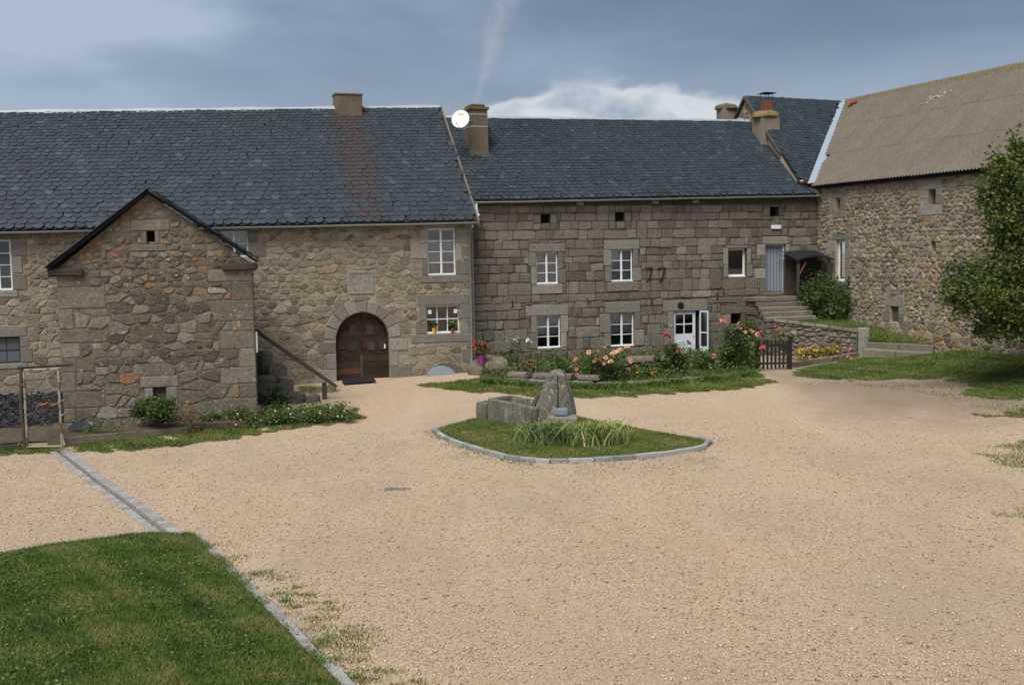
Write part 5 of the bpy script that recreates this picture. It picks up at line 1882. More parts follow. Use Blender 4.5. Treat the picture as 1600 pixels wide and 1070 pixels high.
lawn(None, 1100, .06, .020, 2, rise=isl_rise, world=ISL, mean=.54, patchy=.4, rough=0.0, label='turf of the kerbed island round the trough')
lawn([(-40, 712), (85, 707), (200, 704), (300, 694), (420, 676), (562, 657), (552, 640), (430, 640), (395, 655), (300, 672), (105, 696), (-40, 698)], 800, .08, .024, 3, mean=.56, patchy=.4, holes=.25, label='grass verge below the flower bed')
lawn([(640, 602), (700, 598), (745, 592), (800, 596), (900, 602), (1020, 598), (1110, 592), (1185, 583), (1207, 598), (1150, 609), (1040, 615), (960, 621), (880, 622), (800, 616), (710, 610)], 800, .09, .026, 4, mean=.58, patchy=.4, holes=.18, label='grass verge along the rose garden')
BL = [tuple(gh(1237, 582)[:2]), tuple(gh(1300, 568)[:2]), tuple(gh(1362, 557)[:2]), tuple(BF.W((7.1, -.4, 0))[:2]), tuple(BF.W((7.3, .1, 0))[:2]), tuple(BF.W((15, .1, 0))[:2])] + [tuple(gh(*q)[:2]) for q in ((1700, 596), (1560, 590), (1480, 590), (1330, 594), (1262, 591))]
lawn(None, 900, .09, .026, 5, world=BL, mean=.54, holes=.1, patchy=.3, label='lawn at the foot of the barn')
lawn([(1500, 612), (1560, 604), (1660, 592), (1660, 622), (1540, 624)], 500, .08, .024, 6, mean=.55, holes=.45, label='worn grass patch near the barn lawn')
lawn([(1530, 652), (1590, 640), (1680, 628), (1680, 655), (1590, 652)], 450, .07, .022, 7, mean=.6, holes=.5, label='worn grass strip at the yard edge')
lawn([(1535, 704), (1590, 690), (1690, 680), (1690, 740), (1600, 735), (1555, 725)], 500, .06, .018, 8, mean=.55, holes=.5, sheet=False)
lawn([(1540, 800), (1600, 790), (1690, 785), (1690, 812), (1590, 810)], 300, .05, .016, 9, mean=.6, holes=.5, sheet=False)
lawn([(468, 604), (522, 604), (528, 613), (470, 616)], 500, .08, .024, 10, mean=.5, holes=.3, sheet=False)
WB = poly_from([(330, 848), (352, 850), (420, 890), (500, 930), (590, 1000), (660, 1075), (540, 1072), (500, 1025), (430, 950), (380, 900)])
rw_ = np.random.default_rng(61)
ncl, n = 75, 3200
wx, wy = [], []
while len(wx) < ncl:
    a_, b_ = rw_.uniform(min(p[0] for p in WB), max(p[0] for p in WB)), rw_.uniform(min(p[1] for p in WB), max(p[1] for p in WB))
    if inside(WB, np.array([a_]), np.array([b_]))[0] and rw_.uniform() < math.exp(-float(edge_dist(FG, np.array([a_]), np.array([b_]))[0]) / .55):
        wx.append(a_); wy.append(b_)
wi = rw_.integers(0, ncl, n)
ws = rw_.uniform(.03, .11, ncl)[wi]
kx, ky = np.array(wx)[wi] + rw_.normal(0, 1, n) * ws * 1.5, np.array(wy)[wi] + rw_.normal(0, 1, n) * ws
wt = rw_.uniform(.35, 1.0, ncl)[wi]
V, Fc, t = blades(np.stack([kx, ky, zg(kx, ky)], 1), .06, .012, .9, rw_, 2, np.clip(wt + rw_.normal(0, .12, n), 0, 1))
link('grass', bulk('grass', V, Fc, M_grass, t), kind='stuff', label='weedy tufts in the gravel beside the front kerb')
lawn([(900, 732), (1000, 730), (1120, 712), (1130, 730), (1020, 742), (900, 742)], 130, .05, .014, 13, mean=.75, holes=.6, sheet=False)
lawn([(690, 700), (740, 712), (860, 732), (860, 738), (740, 722), (680, 705)], 130, .05, .014, 14, mean=.7, holes=.6, sheet=False)
lawn([(1330, 600), (1500, 597), (1640, 600), (1640, 645), (1540, 640), (1440, 615)], 110, .06, .02, 16, mean=.66, holes=.6, sheet=False)
lawn([(1260, 596), (1360, 600), (1520, 598), (1520, 606), (1360, 606), (1250, 602)], 120, .05, .016, 15, mean=.6, holes=.6, sheet=False)

# loose stones on top of the packed gravel, thick in front and thinning out to the back
r = np.random.default_rng(5)
n = 120000
yy = 8.5 + (r.uniform(0, 1, n) ** 1.9) * 22
xx = r.uniform(-1, 1, n) * (yy * .52 + 1.5)
ok = np.ones(n, bool)
for p in GRASSY[:2]: ok &= ~inside(p, xx, yy)
xx, yy = xx[ok], yy[ok]
n = len(xx)
octa = np.array([(1, 0, 0), (-.9, .2, 0), (.1, 1, 0), (0, -1, .1), (.1, .1, .75), (0, 0, -.6)], float)
of = np.array([(0, 2, 4), (2, 1, 4), (1, 3, 4), (3, 0, 4), (2, 0, 5), (1, 2, 5), (3, 1, 5), (0, 3, 5)])
sz = r.gamma(4, .0028, n) + .004
a = r.uniform(0, 6.28, n)
sv = octa[None] * (1 + r.uniform(-.3, .3, (n, 6, 1))) * sz[:, None, None]
sv *= np.stack([r.uniform(.8, 1.4, n), r.uniform(.7, 1.1, n), r.uniform(.5, .95, n)], 1)[:, None]
ca, sa = np.cos(a)[:, None], np.sin(a)[:, None]
vx, vy_ = sv[:, :, 0] * ca - sv[:, :, 1] * sa, sv[:, :, 0] * sa + sv[:, :, 1] * ca
gz_ = zg(xx, yy)
V = np.stack([vx + xx[:, None], vy_ + yy[:, None], sv[:, :, 2] + (gz_ + sz * .25)[:, None]], -1).reshape(-1, 3)
Fc = (np.arange(n)[:, None, None] * 6 + of[None]).reshape(-1, 3)
link('gravel', bulk('gravel', V, Fc, M_pebble, np.repeat(np.clip(r.normal(.47, .25, n), 0, .97), 8)), kind='stuff', label='loose reddish beige gravel')

# fallen leaves and dark litter blown over the yard
mb = MB()
for _ in range(150):
    yq = 11 + random.random() ** 1.3 * 26
    xq = random.uniform(-1, 1) * yq * .48
    if any(bool(inside(p, np.array([xq]), np.array([yq]))[0]) for p in GRASSY): continue
    s = random.uniform(.018, .042)
    an = random.uniform(0, 6.28)
    zq = float(zg(xq, yq)) + .03
    c_, s_ = math.cos(an) * s, math.sin(an) * s
    mb.add([(xq - c_, yq - s_, zq), (xq + s_ * .5, yq - c_ * .5, zq + .012), (xq + c_, yq + s_, zq + .004), (xq - s_ * .5, yq + c_ * .5, zq + .014)], [(0, 1, 2), (0, 2, 3)], random.random())
mb.build('fallen_leaves', M_dryleaf, kind='stuff', label='dry leaves scattered over the gravel')


# ================================================================== kerbs and drain
def stone_row(thing, pts, width, height, length, mat, name='kerb_stone', sink=.1, rise=None, top_j=.008, gap=.008):
    """blocks laid end to end along a line of world points"""
    pts = [np.array(p[:2], float) for p in pts]
    seg = [np.linalg.norm(b - a) for a, b in zip(pts, pts[1:])]
    tot = sum(seg)

    def at(s):
        for a, b, l in zip(pts, pts[1:], seg):
            if s <= l or l is seg[-1]: return a + (b - a) * min(1.0, s / l)
            s -= l
        return pts[-1]
    s = 0.0
    o_ = np.array(thing.location)
    while s < tot - .05:
        l = min(length * random.uniform(.75, 1.3), tot - s)
        A, B = at(s + gap / 2), at(s + l - gap / 2)
        m = (A + B) / 2
        ang = math.atan2(B[1] - A[1], B[0] - A[0])
        zb = float(zg(m[0], m[1]))
        L_ = np.linalg.norm(B - A)
        mb = MB().bbox(-L_ / 2, L_ / 2, -width / 2, width / 2, -sink, height + random.uniform(-top_j, top_j), .012, random.random(), j=.004)
        me = raw_mesh(name, mb.v, mb.f, mat, mb.t)
        o = link(name, me, thing, (m[0] - o_[0], m[1] - o_[1], zb - o_[2]))
        o.rotation_euler = (random.uniform(-.03, .03), random.uniform(-.015, .015), ang + random.uniform(-.012, .012))
        s += l


p = gh(375, 908)
k1 = empty('lawn_kerb', p, label='pale granite kerb along the edge of the foreground lawn', cat='kerb')
stone_row(k1, [gh(*q) for q in ((304, 839), (326, 858), (348, 881), (377, 908), (427, 957), (492, 1025), (533, 1062), (640, 1175))], .14, .062, .42, M_kerb)
p = gh(130, 846)
k2 = empty('lawn_edging', p, label='thin granite edging at the far side of the foreground lawn', cat='kerb')
stone_row(k2, [gh(*q) for q in ((-120, 884), (0, 866), (100, 849), (238, 833))], .09, .035, .5, M_kerb)
p = gh(870, 724)
k3 = empty('island_kerb', p, label='curved granite kerb round the turf island with the trough', cat='kerb')
stone_row(k3, [gh(*q) for q in ISL_PX[:14]], .13, .115, .5, M_kerb)

# tufts leaning over the kerb of the front lawn
r = np.random.default_rng(19)
kp = np.array([gh(*q)[:2] for q in ((296, 838), (326, 858), (348, 881), (377, 908), (427, 957), (492, 1025), (533, 1062))])
n = 5200
tt_ = r.uniform(0, 1, n) ** 1.3
kx, ky = np.interp(tt_, np.linspace(0, 1, 7), kp[:, 0]), np.interp(tt_, np.linspace(0, 1, 7), kp[:, 1])
kk = (wob(kx, ky, 3.1, 2) + .55 * (1 - 2 * tt_) + r.normal(0, .15, n)) > .05
kx, ky = kx[kk] + r.normal(-.04, .06, kk.sum()), ky[kk] + r.normal(-.02, .05, kk.sum())
V, Fc, t = blades(np.stack([kx, ky, zg(kx, ky) + .03], 1), .085, .011, .9, r, 2, np.clip(r.normal(.48, .22, len(kx)), 0, 1))
link('grass', bulk('grass', V, Fc, M_grass, t), kind='stuff', label='grass tufts spilling over the front kerb')
n = 1600
tt_ = r.uniform(0, 1, n)
ip = np.array(ISL + [ISL[0]])
kx, ky = np.interp(tt_, np.linspace(0, 1, len(ip)), ip[:, 0]), np.interp(tt_, np.linspace(0, 1, len(ip)), ip[:, 1])
ox = np.array([np.mean(ip[:, 0]), np.mean(ip[:, 1])])
dx_, dy_ = kx - ox[0], ky - ox[1]
dl = np.hypot(dx_, dy_)
f_ = np.where(tt_ > .66, r.normal(0, .12, n), r.exponential(.16, n) + .07)
kx, ky = kx + dx_ / dl * f_, ky + dy_ / dl * f_
kk = (wob(kx, ky, 2.6, 4) + r.normal(0, .2, n) > .0) | (tt_ > .66)
V, Fc, t = blades(np.stack([kx[kk], ky[kk], zg(kx[kk], ky[kk])], 1), .08, .02, .8, r, 1, np.clip(r.normal(.62, .22, kk.sum()), 0, 1))
link('grass', bulk('grass', V, Fc, M_grass, t), kind='stuff', label='stray grass round the turf island')

A, B = gh(91, 705), gh(268, 838)
drain = empty('drain_channel', A, label='straight granite drain channel crossing the gravel to the lawn corner', cat='drain')
dirv = (B - A) / np.linalg.norm(B - A)
per = np.array([-dirv[1], dirv[0], 0])
for offv, wdt in ((-.15, .17), (.155, .22)):
    stone_row(drain, [A + per * offv, B + per * offv], wdt, .028, .21, M_sett, 'sett', gap=.006, top_j=.004)
mb = MB()
ln = np.linalg.norm(B - A)
nseg = 40
for i in range(nseg):
    row = []
    for q in (i / nseg, (i + 1) / nseg):
        c = A + dirv * ln * q
        z0_ = float(zg(c[0], c[1]))
        for offv, dz_ in ((-.075, .022), (-.03, .006), (.012, .006), (.055, .022)):
            row.append((c[0] + per[0] * offv - A[0], c[1] + per[1] * offv - A[1], z0_ + dz_ - A[2]))
    mb.add(row, [(0, 1, 5, 4), (1, 2, 6, 5), (2, 3, 7, 6)])
mb.build('channel_bed', M_wetchannel, drain)
p = gh(622, 764)
cover = MB()
for i in range(6):
    cover.bbox(-.30 + i * .1, -.215 + i * .1, -.12 + random.uniform(-.03, .03), .10 + random.uniform(-.03, .03), -.03, .016, .008, random.random() * .4)
cover.build('drain_grate', M_wetchannel, loc=None, label='small dark drain grate sunk in the gravel', cat='grate').location = p

# ================================================================== stone trough, basin and standing stone on the island
Pa, Pb = gh(836, 675), gh(761, 661)
ang = math.atan2(Pa[1] - Pb[1], Pa[0] - Pb[0])
Lt = float(np.linalg.norm(Pa[:2] - Pb[:2]))
trough = empty('stone_trough', (Pb[0], Pb[1], float(zg(Pb[0], Pb[1]))), ang, label='long granite water trough behind the standing stone', cat='trough')
trough.rotation_euler = (0, .045, ang)
H_, Wd, th = .76, .95, .13


def hollow(mb, L, W_, H, t, depth, n=10, tint=.5, j=.012):
    """a hewn basin: outer skin, rim and cavity as one surface"""
    def loop(x0, x1, y0, y1, z):
        pts = []
        for i in range(n): pts.append((x0 + (x1 - x0) * i / n, y0, z))
        for i in range(4): pts.append((x1, y0 + (y1 - y0) * i / 4, z))
        for i in range(n): pts.append((x1 + (x0 - x1) * i / n, y1, z))
        for i in range(4): pts.append((x0, y1 + (y0 - y1) * i / 4, z))
        return [(a + random.uniform(-j, j), b + random.uniform(-j, j), c + random.uniform(-j, j) * .6) for a, b, c in pts]
    loops = [loop(.02, L - .02, .02, W_ - .02, -.12), loop(0, L, 0, W_, H * .45), loop(.005, L - .005, .005, W_ - .005, H - .04), loop(.035, L - .035, .035, W_ - .035, H), loop(t - .02, L - t + .02, t - .02, W_ - t + .02, H), loop(t, L - t, t, W_ - t, H - .05), loop(t + .04, L - t - .04, t + .04, W_ - t - .04, H - depth)]
    m = len(loops[0])
    v = [p for l in loops for p in l]
    f = [(i * m + k, i * m + (k + 1) % m, (i + 1) * m + (k + 1) % m, (i + 1) * m + k) for i in range(len(loops) - 1) for k in range(m)]
    f.append(tuple(range((len(loops) - 1) * m, len(loops) * m)))
    mb.add(v, f, tint)


mb = MB()
hollow(mb, Lt, Wd, H_, th, .5)
mb.build('basin', M_trough, trough)
MB().quad((th * .9, th * .9, H_ - .2), (Lt - th * .9, th * .9, H_ - .2), (Lt - th * .9, Wd - th * .9, H_ - .2), (th * .9, Wd - th * .9, H_ - .2)).build('water', M_water, trough)
ux, uy = math.cos(ang), math.sin(ang)
sb_ = (Pb[0] - ux * .50, Pb[1] - uy * .50, float(zg(Pb[0], Pb[1])))
small = empty('stone_basin', sb_, ang, label='small squat granite basin against the far end of the trough', cat='trough')
mb = MB()
hollow(mb, .46, .7, .60, .09, .2, 4)
mb.build('basin', M_trough, small)

sp_ = gh(869, 672)
YS = sp_[1]
prof = [(835, 840, 902, 680), ]
QS = [0, .07, .18, .31, .43, .515, .532, .548, .565, .66, .77, .88, 1]
sil = [(672, 836, 902), (655, 837, 901.5), (640, 838, 900), (625, 841, 897), (610, 846, 893), (600, 849, 890), (592, 851.5, 887.5), (586, 854.5, 885), (581, 858.5, 882), (578.5, 862.5, 879), (576.8, 867, 875)]
mb = MB()
rows_ = []
nc = len(QS)
for (py, xl, xr) in sil:
    zc_ = hit((xl + xr) / 2, py, (0, YS, 0), (0, 1, 0))
    xlw, xrw = hit(xl, py, (0, YS, 0), (0, 1, 0))[0], hit(xr, py, (0, YS, 0), (0, 1, 0))[0]
    z_ = zc_[2]
    half = (xrw - xlw) / 2
    row = []
    for s in (-1, 1):
        for k in range(nc):
            q = QS[k] if s < 0 else QS[nc - 1 - k]
            if s > 0 and k in (0, nc - 1): continue
            e = 2 * q - 1
            thick = min(.24, half * .9) * (1 - abs(e) ** 5) ** .6 + .015
            if s < 0 and k in (6, 7) and 588 < py < 656: thick -= .09
            x = xlw + (xrw - xlw) * q + random.uniform(-.006, .006)
            row.append((x - sp_[0], s * thick + random.uniform(-.02, .02), z_ - sp_[2] + random.uniform(-.012, .012)))
    rows_.append(row)
m = len(rows_[0])
v = [p for r_ in rows_ for p in r_]
f = [(i * m + k, i * m + (k + 1) % m, (i + 1) * m + (k + 1) % m, (i + 1) * m + k) for i in range(len(rows_) - 1) for k in range(m)] + [tuple(range((len(rows_) - 1) * m, len(rows_) * m))]
mb.add(v, f, .5)
stone = empty('standing_stone', sp_, 0, label='upright pointed granite slab with a vertical groove at the trough end', cat='standing stone')
mb.build('slab', M_standing, stone)
for px, py in ((864, 604), (875.5, 602.5)):
    q = hit(px, py, (0, YS - .21, 0), (0, 1, 0)) - sp_
    MB().lathe([(.022, -.02), (.022, .03)], 8, M=Matrix.Translation(q) @ Matrix.Rotation(math.pi / 2, 4, 'X')).build('drilled_hole', M_dark, stone)
q0, q1 = hit(858, 664, (0, YS - .42, 0), (0, 1, 0)), hit(902, 649, (0, YS - .42, 0), (0, 1, 0))
MB().bbox(q0[0], q1[0], YS - .72, YS - .2, q0[2] - .25, q1[2], .04, .9, j=.02).build('foot_slab', M_trough, loc=(q0[0], YS - .5, q0[2]), label='pale flat slab at the foot of the standing stone', cat='stone')
q2, q3 = hit(866, 648, (0, YS - .40, 0), (0, 1, 0)), hit(887, 638, (0, YS - .40, 0), (0, 1, 0))
MB().bbox(q2[0], q3[0], YS - .50, YS - .27, q1[2] + .003, q1[2] + .2, .03, .5, j=.015).build('stone_block', M_slabblue, loc=(q2[0], YS - .4, q1[2]), label='small bluish stone block on the slab before the standing stone', cat='stone')
e0, e1 = hit(841, 617, (0, YS + .25, 0), (0, 1, 0)), hit(832, 646, (0, YS - .1, 0), (0, 1, 0))
MB().tube([tuple(e0), tuple((e0 + e1) / 2 + np.array([-.05, 0, 0])), tuple(e1), (e1[0] + .02, e1[1], e1[2] - .5)], [.06, .07, .06, .07], 7).build('mossy_spout', M_timber, loc=tuple(e1), label='mossy wooden spout between trough and standing stone', cat='spout')

# sword-leaved clumps in front of the stone
for bx, by, wx, tt, seed, lab in ((860, 697, .75, .35, 3, 'blue-green sword-leaved clump before the standing stone'), (931, 698, .72, .62, 4, 'yellow-green arching clump on the right of the sword-leaved plants')):
    c = gh(bx, by)
    r = np.random.default_rng(seed)
    n = 420
    px_, py_ = r.normal(0, wx * .42, n), r.normal(0, .26, n)
    pts = np.stack([px_, py_, np.full(n, .12)], 1)
    V, Fc, t = blades(pts, .54, .045, .95, r, 5, np.clip(tt + r.normal(0, .22, n), 0, 1))
    link('iris_clump', bulk('iris_clump', V, Fc, M_iris, t), None, tuple(c), label=lab, cat='plant')

# ================================================================== flower bed below the outbuilding
k0, k1_ = gh(103, 697), gh(313, 673)
bed_k = empty('bed_wall', k0, label='low concrete edging wall of the flower bed below the outbuilding', cat='wall')
d_ = k1_ - k0
L_ = float(np.linalg.norm(d_[:2]))
T = Matrix.Rotation(math.atan2(d_[1], d_[0]), 4, 'Z')
MB().bbox(0, L_, -.07, .07, -.1, .27, .015, .4, j=.006, M=T).build('edging', M_render, bed_k)
# soil of the bed, banked up against the wall
o0, o1 = OF.W((-.05, -.01, .35)), OF.W((OW + .1, -.01, .78))
e_ = gh(560, 656)
top = [(k0[0], k0[1], k0[2] + .22), (k1_[0], k1_[1], k1_[2] + .22), (gh(430, 664)[0], gh(430, 664)[1], gh(430, 664)[2] + .12), (o1[0] + 1.3, o1[1] + .5, zg(o1[0], o1[1]) + .1), (o1[0] + .5, o1[1] + 1.2, .6), tuple(o1), tuple(o0)]
mb = MB()
cen = (gh(330, 660)[0] - .4, gh(330, 660)[1] + .25, .48)
for a_, b_ in zip(top, top[1:] + top[:1]):
    mb.add([cen, a_, b_], [(0, 1, 2)])
    mb.add([a_, b_, (b_[0], b_[1], -.1), (a_[0], a_[1], -.1)], [(0, 1, 2, 3)])
mb.build('flower_bed', M_soil, kind='structure', label='banked flower bed at the foot of the outbuilding')


def bush(px0, px1, py0, py1, Y, n, size, mat, seed, label, name='bush', floor=.02, flat=.7, clumps=40, cat='bush', group=None, dryer=None, lumps=None, zbase=None):
    """leafy bush filling a patch of the photograph at distance Y; stands on the ground there"""
    c = hit((px0 + px1) / 2, (py0 + py1) / 2, (0, Y, 0), (0, 1, 0))
    a, b = hit(px0, (py0 + py1) / 2, (0, Y, 0), (0, 1, 0)), hit(px1, (py0 + py1) / 2, (0, Y, 0), (0, 1, 0))
    t, u = hit((px0 + px1) / 2, py0, (0, Y, 0), (0, 1, 0)), hit((px0 + px1) / 2, py1, (0, Y, 0), (0, 1, 0))
    rx_, rz_b = (b[0] - a[0]) / 2, (t[2] - u[2]) / 2
    zb = u[2] if zbase is None else zbase
    base = (c[0], c[1], zb)
    th = empty(name, base, label=label, cat=cat, group=group)
    rr = random.Random(seed)
    if lumps is None:
        lumps = [((rr.uniform(-.4, .4) * rx_, rr.uniform(-.3, .3) * rx_ * flat, c[2] - zb + rr.uniform(-.35, .25) * rz_b), (rx_ * rr.uniform(.5, .72), rx_ * flat * rr.uniform(.5, .72), rz_b * rr.uniform(.5, .75))) for _ in range(6)]
        lumps.append(((0, 0, c[2] - zb), (rx_ * .8, rx_ * flat * .8, rz_b * .8)))
    foliage('foliage', lumps, n, size, mat, seed, th, clumps=clumps, floor=floor)
    tips = [(q[0][0], q[0][1], q[0][2]) for q in lumps]
    stems(th, (0, 0, -.05), tips, .022)
    return th, np.array(base), c, rx_, rz_b


yb_ = 31.2
bush(204, 278, 618, 660, yb_ + .1, 3000, .085, M_leaf2, 41, 'low rounded dark shrub in the bed against the outbuilding', floor=-.1)
bush(276, 314, 614, 684, yb_ + .15, 900, .05, M_dryleaf, 42, 'dry yellow herb beside the low dark shrub', name='dry_herb', cat='plant')
th, base, c, rx_, rz_b = bush(322, 552, 634, 668, gh(440, 668)[1] + .55, 13500, .07, M_leaf3, 43, 'long mound of ground cover with tiny white flowers right of the outbuilding', name='ground_cover', cat='plant', flat=.30, clumps=150, floor=-.1, lumps=[((q, random.uniform(-.15, .25), .20 + .14 * random.random()), (.5, .42, .36)) for q in np.linspace(-2.1, 1.9, 13)])
wm = blossom_mesh('flower', M_petal_white, .032, 2)
r = random.Random(8)
for _ in range(34):
    o = link('flower', wm, th, (r.uniform(-.95, .95) * rx_, -r.uniform(.1, .32) * rx_, c[2] - base[2] + r.uniform(-.5, .9) * rz_b))
    o.rotation_euler = (r.uniform(0, 1.2), 0, r.uniform(0, 6))
bush(120, 205, 658, 692, yb_ - .5, 900, .06, M_leaf3, 44, 'sparse pale weeds in the bed beside the slate slab', name='weeds', cat='plant', flat=.25, floor=-.1)
bush(180, 300, 684, 702, gh(240, 700)[1] + .15, 700, .05, M_leaf3, 45, 'silvery weeds in front of the concrete bed edging', name='weeds', cat='plant', flat=.15, floor=-.1)
bush(405, 455, 600, 640, gh(430, 655)[1] + 1.6, 500, .11, M_leaf2, 46, 'bright green leafy plant among the boulders by the outbuilding', name='leafy_plant', cat='plant', floor=-.1)
q = hit(125, 664, (0, yb_ - .35, 0), (0, 1, 0))
pts = [(.36 * math.cos(a), .26 * math.sin(a)) for a in np.linspace(0, math.pi, 13)]
o = MB().prism(pts, -.02, .02, .2).build('slate_slab', M_slate, label='dark rounded slate slab leaning in the flower bed by the pen gate', cat='slab')
o.location = (q[0], q[1], q[2] - .15)
o.rotation_euler = (-.25, 0, .1)

# boulders beside the outbuilding
for i, (px, py, rx, rz, dY) in enumerate(((408, 560, .38, .26, 5.2), (432, 578, .34, .24, 4.6), (415, 600, .36, .30, 4.2), (446, 596, .26, .20, 4.4), (462, 620, .30, .18, 3.8), (488, 622, .22, .13, 3.9), (420, 624, .36, .28, 3.0))):
    Yb = 32.5 + dY
    c = hit(px, py, (0, Yb, 0), (0, 1, 0))
    zz = float(zg(c[0], Yb))
    hz_ = max(rz, (c[2] + rz - zz) / 2 + .03)
    mbq = MB().bbox(-rx, rx, -rx * .8, rx * .8, -hz_, hz_, min(rx, hz_) * .35, .4, j=rx * .13, M=Matrix.Rotation(random.uniform(-.2, .2), 4, 'Y') @ Matrix.Rotation(random.uniform(-.5, .5), 4, 'Z'))
    v, f = mbq.v, mbq.f
    o = link('boulder', raw_mesh('boulder', v, f, M_granite, random.uniform(.1, .6)), None, (c[0], Yb, (c[2] + rz + zz) / 2 - .03),
             label=('topmost square grey boulder at the outbuilding corner', 'rough boulder just below the topmost one by the handrail', 'tall mossy boulder against the outbuilding side', 'small boulder under the wooden handrail', 'flat boulder at the foot of the handrail post', 'smallest flat stone nearest the handrail post', 'broad boulder behind the ground cover mound')[i], cat='boulder', group='boulders beside the outbuilding')

# handrail
pb = gh(507, 624)
hr = empty('handrail', pb, label='sloping weathered timber handrail with one post beside the outbuilding', cat='handrail')
t0, t1 = hit(393, 512, (0, pb[1] - .5, 0), (0, 1, 0)) - pb, hit(526, 604, (0, pb[1] + .05, 0), (0, 1, 0)) - pb
dv = Vector(t1 - t0)
T = Matrix.Translation(t0) @ dv.to_track_quat('X', 'Z').to_matrix().to_4x4()
MB().bbox(0, dv.length, -.05, .05, -.07, .06, .012, .6, M=T).build('beam', M_timber, hr)
MB().bbox(-.075, .075, -.02, .12, -.1, .60, .012, .5).build('post', M_timber, hr)
q0 = OF.W((OW + .04, .02, 0))
zt, zb = OF.at(396, 519)[2], OF.at(396, 551)[2]
MB().tube([(OW + .045, .10, zt), (OW + .045, .10, zb)], .035, 8).build('vent_pipe', M_white, outb)

# ================================================================== hen pen on the far left
pg = gh(68, 701)
pen = empty('pen_gate', pg, label='rusty pipe gate with wire mesh closing the hen pen', cat='gate')
PX = lambda px, py, dy=0: tuple(hit(px, py, (0, pg[1] + dy, 0), (0, 1, 0)) - pg)
MB().tube([PX(37, 580), PX(43, 700)], .035, 8).build('pipe_post', M_rust, pen)
MB().tube([PX(91, 578), PX(97, 700)], .035, 8).build('pipe_post', M_rust, pen)
MB().tube([PX(38, 578), PX(91, 576)], .028, 8).build('pipe_rail', M_rust, pen)
MB().tube([PX(43, 698), PX(97, 697)], .03, 8).build('pipe_rail', M_rust, pen)
MB().tube([PX(28, 575, .08), PX(113, 570, .08)], .035, 7).build('top_bar', M_iron, pen)
MB().tube([PX(33, 575, .1), PX(33, 640, .12), PX(40, 702, .08)], .05, 7).build('timber_post', M_timber, pen)
MB().tube([PX(29, 600, -.05), PX(40, 603, -.06)], .03, 6).build('wooden_latch', M_redwood, pen)
a_, b_ = PX(73, 671, .03), PX(95, 699, .05)
MB().box(a_[0], b_[0], a_[1], a_[1] + .03, b_[2], a_[2], .9).build('kick_board', M_timber, pen)
wire = MB()
n_ = 26
for k in range(n_ + 1):
    x_ = PX(40, 640)[0] + (PX(93, 640)[0] - PX(40, 640)[0]) * k / n_
    wire.tube([(x_, .045, PX(40, 698)[2]), (x_, .045, PX(40, 578)[2])], .0012, 3, caps=False)
for k in range(52):
    z_ = PX(40, 698)[2] + (PX(40, 578)[2] - PX(40, 698)[2]) * k / 51
    wire.tube([(PX(40, 640)[0], .045, z_), (PX(95, 640)[0], .045, z_)], .0012, 3, caps=False)
wire.build('wire_mesh', M_zinc_dull, pen)
pf = empty('pen_fence', gh(0, 704), label='low plank and wire fence left of the pen gate', cat='fence')
pfl = np.array(pf.location)
a_, b_ = hit(-60, 704, (0, pfl[1], 0), (0, 1, 0)) - pfl, hit(33, 692, (0, pfl[1], 0), (0, 1, 0)) - pfl
MB().box(a_[0], b_[0], -.02, .02, -.05, .17, .2).build('plank', M_timber, pf)
wire = MB()
for k in range(26):
    x_ = a_[0] + (b_[0] - a_[0]) * k / 25
    wire.tube([(x_, 0.03, .1), (x_, 0.03, 1.9)], .0012, 3, caps=False)
for k in range(26):
    z_ = .15 + 1.75 * k / 25
    wire.tube([(a_[0], .03, z_), (b_[0], .03, z_)], .0012, 3, caps=False)
wire.build('wire_mesh', M_zinc_dull, pf)
# pen floor: bare earth in front, dark litter heaped against the farmhouse wall
pen_o = [hit(-90, 700, (0, 30.4, 0), (0, 1, 0)), hit(98, 690, (0, 31.0, 0), (0, 1, 0))]
mb = MB()
X0, X1 = -24.0, OF.W((-.05, .4, 0))[0]
for i in range(14):
    for j in range(10):
        def P_(i_, j_):
            v = j_ / 10
            xr_ = X1 - 1.5 * v
            x = X0 + (xr_ - X0) * i_ / 14
            y = 30.6 + 7.6 * v + (x - X1) * .22
            return (x, y, float(zg(x, y)) + .05 + .55 * max(0, v - .25) + .03 * math.sin(i_ * 2.1 + j_ * 1.3))
        mb.add([P_(i, j), P_(i + 1, j), P_(i + 1, j + 1), P_(i, j + 1)], [(0, 1, 2, 3)])
mb.build('pen_floor', M_soil, kind='structure', label='bare earth of the hen pen')
r = np.random.default_rng(6)
n = 5200
u = r.uniform(0, 1, n)
v = r.uniform(.33, .95, n)
xr_ = X1 - 1.5 * v
x = X0 + 3 + (xr_ - X0 - 3) * u
y = 30.6 + 7.6 * v + (x - X1) * .22
z = zg(x, y) + .07 + .55 * np.clip(v - .25, 0, 1) + r.uniform(0, .10, n)
V, Fc, t = leaves(np.stack([x, y, z], 1), .16, r, np.where(r.uniform(0, 1, n) > .95, 1.0, r.uniform(0, .65, n)), flatness=.6, aspect=1.5)
link('pen_litter', bulk('pen_litter', V, Fc, M_pile, t), kind='stuff', label='dark litter heaped in the hen pen')


